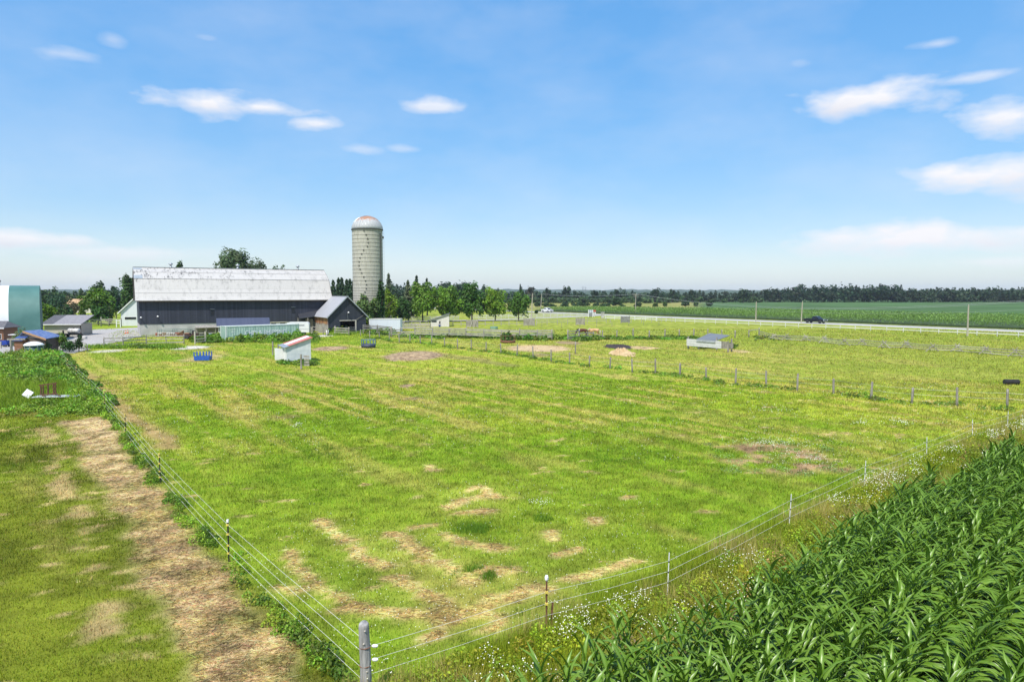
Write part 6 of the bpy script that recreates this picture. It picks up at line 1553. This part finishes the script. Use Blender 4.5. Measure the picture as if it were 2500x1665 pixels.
fs.append(tuple((len(prof) - 1) * n_ + k for k in range(n_))); m_.add(vs, fs).build('timber', POSTM, cp_, smooth=True)
for z in (1.02, .64): MB().lathe([(.108, -.008), (.118, 0), (.108, .008)], 18, (.005, 0, z)).build('wire_binding', RUST, cp_)
for (a, z, r) in ((-1.5, 1.12, .022), (-1.25, 1.38, .018), (-1.0, .55, .02)): MB().lathe([(r, -.01), (r * .8, .012), (.004, .02)], 8).build('knot', PALEWOOD, cp_, (math.cos(a) * .108, math.sin(a) * .108, z)).rotation_euler = (R(90), 0, a + math.pi / 2)
for z in (1.0, .72): MB().lathe([(.02, -.06), (.035, -.03), (.035, .03), (.02, .06)], 8, axis='x').build('insulator', WHITEP, cp_, (.2, .02, z + .02))
# post and wire fence across the pasture
fence('post_and_wire_fence', 'line of grey cedar posts with thin wire running across the pasture', MID_FENCE, 1.32, .085, (), OLDWOOD, OLDRAIL, wires=(1.12, .72), m_wire=WIREM, wr=.007, jitter=.08, seed=3)
x_, y_ = P(*z5((965, 1150))); o_ = thing('spare_post', 'single grey post standing just behind the pasture wire fence', 'post', (x_, y_, 0)); link('post', post_mesh(OLDWOOD, .085, 1.6, 2), o_)
bk = [z5(p) for p in ((1275, 968), (1440, 966), (1628, 962), (1813, 970), (1990, 972), (2157, 968), (2323, 970))] + [z6(p) for p in ((275, 968), (440, 970), (600, 970), (763, 968), (915, 968), (1075, 958), (1193, 938))]
fence('post_and_wire_fence', 'row of stout grey posts behind the run-in shelter', pxs(bk), 1.5, .11, (), OLDWOOD, OLDRAIL, wires=(1.2, .8), m_wire=WIREM, wr=.006, jitter=.08, seed=4)
a_, b_ = P(*z6((1075, 958))), P(*z6((1193, 938))); o_ = thing('pole_rail', 'single pale rail joining the last two posts before the zigzag fence', 'rail', (*a_, 1.2)); rail(o_, (*a_, 1.2), (*b_, 1.2), .1, .1, PALEWOOD)
# zigzag split rail fence
zz = [z6(p) for p in ((1193, 940), (1365, 988), (1510, 994), (1725, 1006), (1940, 1024))] + [z7(p) for p in ((290, 1056), (490, 1054), (745, 1086), (1000, 1086), (1300, 1124), (1585, 1126), (1915, 1156), (2250, 1186), (2480, 1190))]
zp = pxs(zz)
zf = thing('split_rail_fence', 'zigzag split rail fence with crossed stakes in the right paddock', 'fence', (*zp[0], 0))
r_ = random.Random(31)
for i, (p, q) in enumerate(zip(zp[:-1], zp[1:])):
    o1, o2 = (.5 if i % 2 else -.5), (-.5 if i % 2 else .5)
    for z in (.25, .55, .85):
        m_ = OLDWOOD if r_.random() < .7 else PALEWOOD
        a = Vector((p[0] - .3, p[1] + o1 * .5, z + r_.uniform(-.05, .05))) - zf.location; b = Vector((q[0] + .3, q[1] + o2 * .5, z + r_.uniform(-.05, .05))) - zf.location
        MB().tube([a, (a + b) / 2 + Vector((0, 0, -.04)), b], [.06, .055, .05], 6).build('rail', m_, zf)
for i, p in enumerate(zp[1:]):
    for s_ in (-1, 1):
        a = Vector((p[0] + s_ * .75, p[1] - .25 * s_, 0)) - zf.location; b = Vector((p[0] - s_ * .28, p[1] + .1 * s_, 1.12 + r_.uniform(-.1, .15))) - zf.location
        MB().tube([a, b], [.06, .05], 6).build('stake', OLDWOOD if r_.random() < .6 else PALEWOOD, zf)
weed_cloud('fence_weeds', 'dark weeds at the start of the zigzag rail fence', [(*P(*z6((random.uniform(1130, 1560), random.uniform(955, 1005)))), random.uniform(.25, .5), random.uniform(.2, .6)) for _ in range(30)], 120, (.12, .19, .03), .06, 1)
# white fence along the road
FV = mat('white_vinyl', (.62, .61, .56), .5, c2=(.74, .73, .70), scale=2)
wA, wB = P(1604, 784.5), P(2540, 825.5)
fence('roadside_fence', 'long low white board fence along the near side of the road', split(wA, wB, 27), 1.15, .06, (1.0, .45), FV, FV, .04, .15, square=True, jitter=.02)
fence('roadside_fence', 'bright white rail fence between the gate sign and the roadside boards', split(P(1477, 779.5), P(1602, 784), 5), 1.3, .07, (1.2, .8, .4), WHITEP, WHITEP, .04, .15, square=True, jitter=.01)
# white three rail fence beyond the drive
fence('white_rail_fence', 'three rail white fence running from the maples to the gate sign', split(P(1150, 780), P(1424, 774), 16), 1.35, .065, (1.2, .8, .4), FV, FV, .04, .14, square=True, jitter=.02)
fence('white_rail_fence', 'pale rail fence seen under the maple crowns', split(P(990, 786), P(1120, 781), 9), 1.35, .065, (1.2, .8, .4), FV, FV, .04, .14, square=True, jitter=.02)
# dark paddock fence in front of the drive
fence('paddock_fence', 'brown rail paddock fence with a white middle rail before the drive', split(P(985, 797), P(1300, 794), 16), 1.4, .07, (1.25, .45), OLDRAIL, OLDRAIL, .04, .12, square=True, jitter=.03)
fence('paddock_fence', 'grey paddock rails right of the smallest maple', split(P(1310, 794), P(1480, 789), 7), 1.35, .06, (1.2, .7), OLDRAIL, PALEWOOD, .04, .12, square=True, jitter=.03)
fence('paddock_fence', 'thin posts and wire running below the gate sign to the roadside', split(P(1490, 789), P(1640, 787), 6), 1.3, .05, (1.15,), OLDRAIL, PALEWOOD, .03, .07, square=True, jitter=.03)
sp_ = [z5(p) for p in ((285, 806), (425, 842), (580, 842), (808, 852), (1015, 845), (1208, 844), (1385, 836), (1575, 822), (1750, 820), (1925, 818))]
fence('stake_fence', 'thin grey stakes and wire crossing the far paddock', pxs(sp_[1:]), 1.45, .045, (), OLDWOOD, OLDRAIL, wires=(1.3, .8), m_wire=WIREM, wr=.006, jitter=.1)
# weathered board fence of the corral
f5 = [P(*z4(p)) for p in ((735, 672), (838, 668), (1003, 672), (1205, 676), (1395, 680), (1590, 686), (1795, 690), (2000, 698), (2205, 705))] + [P(*z5(p)) for p in ((530, 987), (692, 993))]
fence('board_fence', 'long weathered grey board fence of the corral', f5, 1.8, .10, (1.6, 1.28, .92, .55), OLDWOOD, OLDRAIL, .045, .18, jitter=.05, broken=.08, seed=6)
f5b = [P(*z4(p)) for p in ((410, 642), (570, 650), (728, 668))]
fence('board_fence', 'darker grey board fence between the small barn and the long board fence', f5b, 1.9, .11, (1.75, 1.45, 1.12), OLDWOOD, mat('dark_rail', (.12, .115, .105), .9, c2=(.24, .23, .21)), .045, .17, jitter=.05, seed=7)
pn = [P(*z4(p)) for p in ((842, 590), (1005, 588), (1180, 590))]
fence('board_fence', 'grey boards of the inner pen behind the long board fence', pn, 1.5, .08, (1.3, .95, .6), OLDWOOD, PALEWOOD, .045, .16, jitter=.06, seed=8)
fence('corral_rails', 'short stretch of rails with a thick post beside the barn doorway', [P(*z4((85, 645))), P(*z4((242, 652)))], 1.65, .13, (1.3, .85, .45), OLDWOOD, PALEWOOD, .05, .15, jitter=.04, seed=9)
g_ = [P(*z5((877, 993))), P(*z5((1005, 980)))]
fence('board_fence', 'short grey fence piece beside the grazing horses', g_, 1.75, .12, (1.5, 1.05, .6, .25), OLDWOOD, OLDRAIL, .05, .14, jitter=.03, seed=10)
g_ = [P(*z5((1005, 985))), P(*z5((1105, 970))), P(*z5((1170, 966)))]
fence('fallen_rails', 'sagging boards and a slanting pole in front of the horses', g_, 1.1, .08, (.95, .45), OLDRAIL, OLDRAIL, .05, .2, jitter=.1, seed=11)
a_ = P(*z5((1118, 975))); o_ = thing('slanting_pole', 'slanting pole leaning from the sagging boards to the ground', 'pole', (*a_, 0)); MB().tube([(0, 0, 1.15), (3.9, -.3, .05)], .06, 6).build('pole', OLDWOOD, o_)
g_ = pxs([z5((700, 990)), z5((712, 975))]); o_ = thing('pipe_gate', 'dark pipe gate standing open at the end of the long board fence', 'gate', (*g_[0], 0))
for z in (.4, .75, 1.1, 1.4): MB().tube([(0, 0, z), (.45, 2.6, z)], .025, 5).build('bar', STEEL, o_)
for t_ in (0, 1): MB().tube([(.45 * t_, 2.6 * t_, .3), (.45 * t_, 2.6 * t_, 1.45)], .03, 5).build('upright', STEEL, o_)
# old boards and gates by the small barn's left wall
f7 = [P(744, 818), P(763, 817.5), P(789, 818), P(800, 819)]
fence('corral_rails', 'tangle of old rails in front of the brown barn boards', f7, 1.7, .09, (1.45, 1.0, .55), OLDWOOD, OLDWOOD, .05, .12, jitter=.12, seed=12)
x_, y_ = P(761.5, 823); o_ = thing('striped_post', 'weathered ladder-like post with pale rungs by the weeds', 'post', (x_, y_, 0)); MB().box(-.18, -.08, -.05, .05, -.1, 1.9).build('upright', OLDWOOD, o_); MB().box(.08, .18, -.05, .05, -.1, 1.9).build('upright', OLDWOOD, o_)
for k in range(7): MB().box(-.08, .08, -.04, .04, .2 + k * .24, .3 + k * .24).build('rung', PALEWOOD, o_)
x_, y_ = P(799.5, 817.5); o_ = thing('white_barrel', 'white drum at the front corner of the small barn', 'barrel', (x_, y_, 0)); MB().lathe([(.26, 0), (.28, .05), (.28, .85), (.25, .9)], 14).build('body', WHITEP, o_, smooth=True); MB().lathe([(.1, .9), (.1, .94)], 10).build('lid', BLACK, o_)
# yard rail fence and gate
yf = [P(*p) for p in ((254.5, 847.5), (301, 846.5), (358, 842), (406, 841), (449, 840.5))]
fence('yard_fence', 'grey three rail fence along the front of the yard', yf, 1.55, .085, (1.28, .85, .32), OLDWOOD, OLDRAIL, .05, .16, jitter=.04, seed=14)
yg = [P(476.5, 840), P(502, 838)]
fence('yard_gate', 'pale gate of two white posts and rails behind the pale dirt patch', yg, 1.95, .09, (1.25, .75, .35), PALEWOOD, PALEWOOD, .05, .14, jitter=.02, square=True, seed=15, cat='gate')
fence('broken_fence', 'broken rails sinking into weeds at the yard corner', [P(171, 851), P(195, 850), P(214, 858)], 1.2, .07, (1.0, .5), OLDWOOD, OLDRAIL, .05, .12, jitter=.2, seed=16)
lf_ = [P(*p) for p in ((204, 800), (247, 797), (266, 797), (296, 798))]
fence('back_fence', 'old board fence left of the white barn wing', lf_, 2.1, .12, (1.7, 1.25, .8), OLDWOOD, OLDRAIL, .05, .18, jitter=.08, seed=17)
fence('back_fence', 'long grey rails in the pasture behind the beige shed', [P(196, 788), P(227, 786), P(258, 785)], 1.6, .09, (1.4, 1.0, .5), OLDWOOD, OLDRAIL, .05, .14, jitter=.06, seed=18)
fence('white_gate', 'small white painted gate beside the barn wing', [P(285, 799), P(294.5, 799)], 1.75, .09, (1.5, .9), WHITEP, WHITEP, .05, .14, jitter=.0, square=True, cat='gate')

# ================================================================== road side: sign, poles, wires
gs = thing('gate_sign', 'tall white two-post gate sign with grey panels at the farm entrance', 'sign', (*P(1436.5, 774.5), 0))
w = 11 * 228 / F_PX * .95; hs_ = (774.5 - 756) * 225 / F_PX
for q in (0, w): MB().box(q - .09, q + .09, -.09, .09, 0, hs_).build('post', WHITEP, gs)
MB().box(.1, w - .1, -.04, .04, hs_ - 1.1, hs_ - .1).build('sign_panel', mat('sign_grey', (.25, .30, .40), .6, c2=(.60, .63, .68), scale=4, cut=(.45, .6)), gs); MB().box(.1, w - .1, -.05, .05, .2, hs_ - 1.25).build('lower_panel', mat('slate_panel', (.16, .17, .19), .8, c2=(.26, .27, .28)), gs)
mb = thing('mailbox', 'white box with a red roof on a post beside the gate sign', 'mailbox', (*P(1451.5, 773.5), 0)); MB().box(-.07, .07, -.07, .07, 0, .9).build('post', WHITEP, mb); MB().box(-.36, .36, -.3, .3, .9, 1.7).build('box', WHITEP, mb); MB().prism([(-.5, 1.7), (.5, 1.7), (.3, 2.25), (-.3, 2.25)], -.4, .4, 'y').build('roof', mat('red_roof', (.45, .055, .04), .6), mb); MB().box(-.12, .12, -.32, -.301, 1.1, 1.5).build('opening', BLACK, mb)
pl_ = thing('stone_pillar', 'grey stone gate pillar right of the red-roofed box', 'pillar', (*P(1471, 776), 0)); MB().box(-.45, .45, -.45, .45, 0, 1.6).build('shaft', CONC, pl_); MB().box(-.58, .58, -.58, .58, 1.6, 1.8).build('cap', CONC, pl_)
POLEM = mat('utility_timber', (.30, .27, .21), .9, c2=(.45, .41, .33), scale=2, stretch=(1, 1, .1))
pole_px = [((1297.7, 778), (1300, 717.7), 'utility pole leaning slightly, left of the white pickup', 0), ((1319.6, 759.5), (1322.5, 717.7), 'slim distant utility pole behind the white pickup', 0), ((1551, 766.5), (1552.5, 717.2), 'utility pole with a crossarm in the middle distance', 1),
           ((1845, 787.5), (1846.5, 737.5), 'left one of the two bare poles before the corn, left of the dark pickup', 0), ((1955.8, 790), (1959, 737.5), 'bare pole just left of the dark pickup', 0), ((2361.7, 821), (2364.7, 746), 'tall bare pole at the far right of the roadside fence', 0)]
tops_ = []
for (b, t_, lab, arm) in pole_px:
    x_, y_ = P(*b); h = ZV(t_[1], y_); dx_ = XU(t_[0], y_, h) - x_
    o = thing('utility_pole', lab, 'pole', (x_, y_, 0)); MB().tube([(0, 0, -.2), (dx_, 0, h)], [.17, .115], 9).build('pole', POLEM, o)
    tops_.append(Vector((x_ + dx_, y_, h)))
    if arm:
        MB().beam((dx_ - 1.2, .2, h - .35), (dx_ + 1.2, -.2, h - .35), .12, .12).build('crossarm', POLEM, o); MB().beam((dx_ - .9, .2, h - 1.0), (dx_ + .9, -.2, h - 1.0), .1, .1).build('crossarm', POLEM, o)
    for q in ((-1.1, -.4, .4, 1.1) if arm else (0,)): MB().lathe([(.05, 0), (.07, .06), (.05, .14), (.02, .2)], 8, (dx_ + q, 0, h - (.28 if arm else 0))).build('insulator', PALEWOOD, o)
pw = thing('power_lines', 'thin pale overhead wires strung along the road', 'wires', (0, 200, 0))
CABLE = mat('pale_cable', (.45, .47, .45), .5, .2, var=.1)
def cat_wire(a, b, sag, r=.018):
    wire(pw, [a.lerp(b, t / 14) + Vector((0, 0, -sag * 4 * (t / 14) * (1 - t / 14))) for t in range(15)], r, CABLE)
out = Vector((XU(2700, 131, 9), 131, ZV(722, 131)))
for off in (0, .5): cat_wire(tops_[2] + Vector((off, 0, -.1)), out + Vector((off, 0, off * .6)), 4.0 - off * .3, .022)
cat_wire(tops_[2] + Vector((0, 0, -1)), out + Vector((0, 0, -1.9)), 3.6, .015)
for off in (-.5, .5): cat_wire(tops_[1] + Vector((off, 0, 0)), tops_[2] + Vector((off, 0, -.1)), .9, .022)
cat_wire(tops_[1] + Vector((0, 0, -1.6)), tops_[2] + Vector((0, 0, -1.2)), .9, .014); cat_wire(tops_[0], tops_[1], .4, .016)
cat_wire(Vector((XU(1150, 260, 7), 260, 6.6)), tops_[0], 1.2, .016)
# far pylons
for k, u in enumerate((1423, 1429)):
    d = 2300.; h = ZV(698.5 + k, d); o = thing('lattice_pylon', ('left' if k == 0 else 'right') + ' one of two tiny faint pylons on the horizon', 'pylon', (XU(u, d), d, 0)); m_ = MB()
    for s_ in (-1, 1): m_.beam((s_ * 3, 0, 0), (s_ * .8, 0, h), .5, .5)
    for q in range(6): m_.beam((-2.6 + q * .35, 0, h * q / 7), (2.3 - q * .35, 0, h * (q + 1) / 7), .35, .35).beam((2.6 - q * .35, 0, h * q / 7), (-2.3 + q * .35, 0, h * (q + 1) / 7), .35, .35)
    m_.build('tower', STEEL, o); MB().beam((-4.5, 0, h * .86), (4.5, 0, h * .86), .5, .5).build('crossarm', STEEL, o)

# ================================================================== vehicles
def pickup(name, label, x, y, rz, paint, crew, chrome):
    t = thing(name, label, 'pickup truck', (x, y, .07), rz)
    # side outline (front at +x), wheel arches cut in
    def arch(cx, r=.48): return [(cx + r * math.cos(R(a)), .42 + r * math.sin(R(a))) for a in range(0, 181, 30)]
    low = [(-2.75, .55), (-2.75, 1.10), (2.0 if crew else 1.9, 1.10), (2.72, 1.05), (2.82, .95), (2.84, .5)] + [(1.80 + .48, .42)] + arch(1.80)[1:] + [(-1.70 + .48, .42)] + arch(-1.70)[1:] + [(-2.4, .42)]
    bw = .98
    MB().prism(low, -bw, bw, 'y').build('body', paint, t)
    rear = -1.15 if crew else -.45
    cab = [(rear, 1.10), (rear + .12, 1.78), (rear + .35, 1.86), (.62, 1.86), (.85, 1.80), (1.55, 1.10)]
    cw = .86; m_ = MB()
    vs = [(p[0], s_ * (bw - .02 if p[1] < 1.2 else cw - .1), p[1]) for s_ in (-1, 1) for p in cab]; n_ = len(cab)
    m_.add(vs, [tuple(range(n_)), tuple(range(2 * n_ - 1, n_ - 1, -1))] + [(i, i + n_, (i + 1) % n_ + n_, (i + 1) % n_) for i in range(n_)])
    m_.build('cab', paint, t)
    def gl(p, nm='window'):
        MB().slab(p, .02).build(nm, GLASS, t)
    for s_ in (-1, 1):
        y0, y1 = s_ * (bw - .03 + .005), s_ * (cw - .1 + .012)
        def sidept(x_, z_): return (x_, y0 + (y1 - y0) * (z_ - 1.12) / .66, z_)
        wins = [(rear + .2, -.08), (.0, 1.0)] if crew else [(rear + .2, .12), (.2, 1.0)]
        for (xa, xb) in wins:
            top_b = min(xb, .66 if xb > .6 else xb)
            q = [sidept(xa, 1.2), sidept(xb + .15 if xb > .6 else xb, 1.2), sidept(top_b, 1.74), sidept(xa + .03, 1.74)]
            if s_ < 0: q = q
            else: q = q[::-1]
            gl(q)
    gl([(1.50, -.80, 1.17), (1.50, .80, 1.17), (.90, .70, 1.775), (.90, -.70, 1.775)], 'windscreen')
    gl([(rear - .005, .75, 1.2), (rear - .005, -.75, 1.2), (rear + .1, -.66, 1.72), (rear + .1, .66, 1.72)], 'rear_window')
    MB().box(-2.68, rear - .06, -.82, .82, 1.085, 1.11).build('bed_liner', BLACK, t)
    for s_ in (-1, 1): MB().box(-2.74, rear - .02, s_ * .9 - .08, s_ * .9 + .08, 1.11, 1.17).build('bed_rail', paint, t)
    MB().box(-2.78, -2.70, -.9, .9, .72, 1.16).build('tailgate', paint, t)
    MB().box(2.83, 2.88, -.62, .62, .66, .98).build('grille', chrome if not crew else BLACK, t)
    MB().box(2.72, 2.93, -.96, .96, .42, .62).build('front_bumper', chrome, t); MB().box(-2.92, -2.74, -.94, .94, .45, .62).build('rear_bumper', chrome, t)
    for s_ in (-1, 1):
        MB().box(2.74, 2.87, s_ * .80 - .15, s_ * .80 + .15, .74, .97).build('headlight', mat('headlamp', (.62, .64, .66), .15, var=.05), t); MB().box(-2.80, -2.72, s_ * .92 - .05, s_ * .92 + .05, .75, 1.08).build('tail_light', mat('tail_red', (.30, .01, .01), .3), t)
        MB().box(.98, 1.10, s_ * 1.08 - .12, s_ * 1.08 + .12, 1.16, 1.36).build('mirror', paint if crew else BLACK, t)
        MB().box(-.02, .12, s_ * (bw + .008) - .012, s_ * (bw + .008) + .012, .98, 1.02).build('door_handle', chrome, t)
    for x_ in (-1.70, 1.80):
        for y_ in (-.86, .86): wheel(t, x_, y_, .40, .26, mat('alloy', (.48, .48, .49), .35, .5))
    return t
RDIR = Vector((106 - 48, 142 - 228, 0)).normalized()
ra = math.atan2(RDIR.y, RDIR.x)
wpt = P(1335.5, 765.5); side = Vector((-RDIR.y, RDIR.x, 0))
def on_road(u, offset):          # a point of the road seen at column u
    best = None
    for k in range(2000):
        t_ = k / 2000; 
        L_ = len(ROAD) - 1; i = min(int(t_ * L_), L_ - 1); f = t_ * L_ - i
        p = Vector((ROAD[i][0] + (ROAD[i + 1][0] - ROAD[i][0]) * f, ROAD[i][1] + (ROAD[i + 1][1] - ROAD[i][1]) * f, 0)) + side * offset
        if p.y < 20: continue
        uu = 1250 + F_PX * p.x / (p.y * math.cos(PITCH) + CAM_H * math.sin(PITCH))
        if best is None or abs(uu - u) < best[0]: best = (abs(uu - u), p)
    return best[1]
SILV = mat('chrome_trim', (.55, .55, .56), .2, .9, var=.05)
p = on_road(1336, 1.4); pickup('pickup_truck', 'white four-door pickup truck on the distant road', p.x, p.y, math.atan2(278 - 390, 74.) , mat('white_car_paint', (.78, .78, .78), .25, var=.02), True, mat('white_trim', (.6, .6, .6), .4, var=.1))
p = on_road(1990, -1.3); pickup('pickup_truck', 'dark navy pickup truck with chrome nose passing on the road at right', p.x, p.y, ra, mat('navy_car_paint', (.010, .014, .026), .2, var=.1), False, SILV)

# ================================================================== horses
def horse(name, label, x, y, rz, coat, mane, pale, graze=True):
    t = thing(name, label, 'horse', (x, y, 0), rz)
    J = {}; E = []; Rr = {}
    def add(k, p, r): J[k] = len(J); Rr[k] = r; pts.append(p); return k
    pts = []
    add('pel', (-.62, 0, 1.22), (.30, .33)); add('loin', (-.25, 0, 1.20), (.29, .33)); add('barrel', (.12, 0, 1.12), (.31, .36)); add('chest', (.50, 0, 1.13), (.27, .34)); add('rump', (-.85, 0, 1.14), (.22, .26))
    add('neck0', (.78, 0, 1.20), (.19, .25)); add('neck1', (1.05, 0, 1.02 if graze else 1.5), (.13, .19)); add('poll', (1.28, 0, .72 if graze else 1.75), (.10, .13)); add('face', (1.40, 0, .45 if graze else 1.62), (.085, .10)); add('muzz', (1.46, 0, .20 if graze else 1.45), (.06, .065))
    E += [('pel', 'loin'), ('loin', 'barrel'), ('barrel', 'chest'), ('pel', 'rump'), ('chest', 'neck0'), ('neck0', 'neck1'), ('neck1', 'poll'), ('poll', 'face'), ('face', 'muzz')]
    for s, yy in (('l', .17), ('r', -.17)):
        st = .10 if s == 'l' else -.12
        add('fs' + s, (.55, yy, .88), (.13, .14)); add('fk' + s, (.55 + st, yy, .48), (.065, .065)); add('ff' + s, (.54 + st, yy, .12), (.045, .045)); add('fh' + s, (.60 + st, yy, .03), (.065, .06))
        add('hs' + s, (-.72, yy, .92), (.17, .19)); add('hk' + s, (-.60 + st * .5, yy, .74), (.10, .11)); add('hh' + s, (-.85 + st, yy, .48), (.06, .07)); add('hf' + s, (-.80 + st, yy, .12), (.045, .045)); add('hhf' + s, (-.74 + st, yy, .03), (.065, .06))
        E += [('chest', 'fs' + s), ('fs' + s, 'fk' + s), ('fk' + s, 'ff' + s), ('ff' + s, 'fh' + s), ('pel', 'hs' + s), ('hs' + s, 'hk' + s), ('hk' + s, 'hh' + s), ('hh' + s, 'hf' + s), ('hf' + s, 'hhf' + s)]
        add('e' + s, (1.22, yy * .45, (.86 if graze else 1.93)), (.03, .03)); E += [('poll', 'e' + s)]
    me = bpy.data.meshes.new('body'); me.from_pydata(pts, [(J[a], J[b]) for a, b in E], []); me.materials.append(coat)
    o = link('body', me, t); o.modifiers.new('skin', 'SKIN'); o.modifiers.new('sub', 'SUBSURF').levels = 2; o.modifiers['sub'].render_levels = 2
    for k, i in J.items(): me.skin_vertices[0].data[i].radius = Rr[k]
    me.skin_vertices[0].data[J['pel']].use_root = True
    ev = o.evaluated_get(bpy.context.evaluated_depsgraph_get()); nm = bpy.data.meshes.new_from_object(ev); nm.name = 'body'
    o.modifiers.clear(); o.data = nm; nm.polygons.foreach_set('use_smooth', [True] * len(nm.polygons))
    nm.materials.clear(); nm.materials.append(coat)
    MB().tube([(-1.03, 0, 1.22), (-1.14, 0, 1.0), (-1.12, 0, .6), (-1.08, 0, .35)], [.05, .09, .08, .02], 8).build('tail', mane, t, smooth=True)
    m_ = MB()
    if graze: m_.tube([(.66, .06, 1.5), (.90, .10, 1.36), (1.12, .10, 1.12), (1.27, .08, .88)], [.05, .10, .09, .05], 7)
    else: m_.tube([(.7, .06, 1.5), (.95, .08, 1.65), (1.2, .06, 1.85)], [.05, .09, .05], 7)
    m_.build('mane', mane, t, smooth=True)
    for s in (-1, 1): MB().lathe([(.001, -.02), (.018, 0), (.001, .02)], 8, axis='y').build('eye', BLACK, t, (1.33, s * .085, .64 if graze else 1.72))
    return t
PAL = mat('palomino_coat', (.42, .22, .085), .6, c2=(.62, .42, .22), scale=1.3); PALM = mat('cream_mane', (.60, .52, .38), .8, var=.1)
BAY = mat('bay_coat', (.075, .022, .012), .5, c2=(.15, .045, .022), scale=1.5); BAYM = mat('black_mane', (.012, .010, .009), .8, var=.2)
hx_, hy_ = P(*z5((1178, 948))); horse('horse', 'palomino horse grazing with its pale rump to the right', hx_, hy_, R(165), PAL, PALM, True)
hx_, hy_ = P(*z5((1040, 950))); horse('horse', 'dark bay horse grazing behind the short grey fence', hx_, hy_, R(200), BAY, BAYM, False)

# ================================================================== air
hz_m = bpy.data.materials.new('haze'); hz_m.use_nodes = True; nt = hz_m.node_tree; nt.nodes.clear()
vo = nt.nodes.new('ShaderNodeVolumePrincipled'); vo.inputs['Color'].default_value = (.80, .88, 1.0, 1); vo.inputs['Density'].default_value = 0.00010; vo.inputs['Anisotropy'].default_value = 0.0
mo = nt.nodes.new('ShaderNodeOutputMaterial'); nt.links.new(vo.outputs[0], mo.inputs['Volume'])
hz_o = MB().box(-6900, 6900, -550, 5200, -1.5, 62).build('haze', hz_m); tag(hz_o, 'thin summer haze over the fields', 'haze', None, 'stuff')
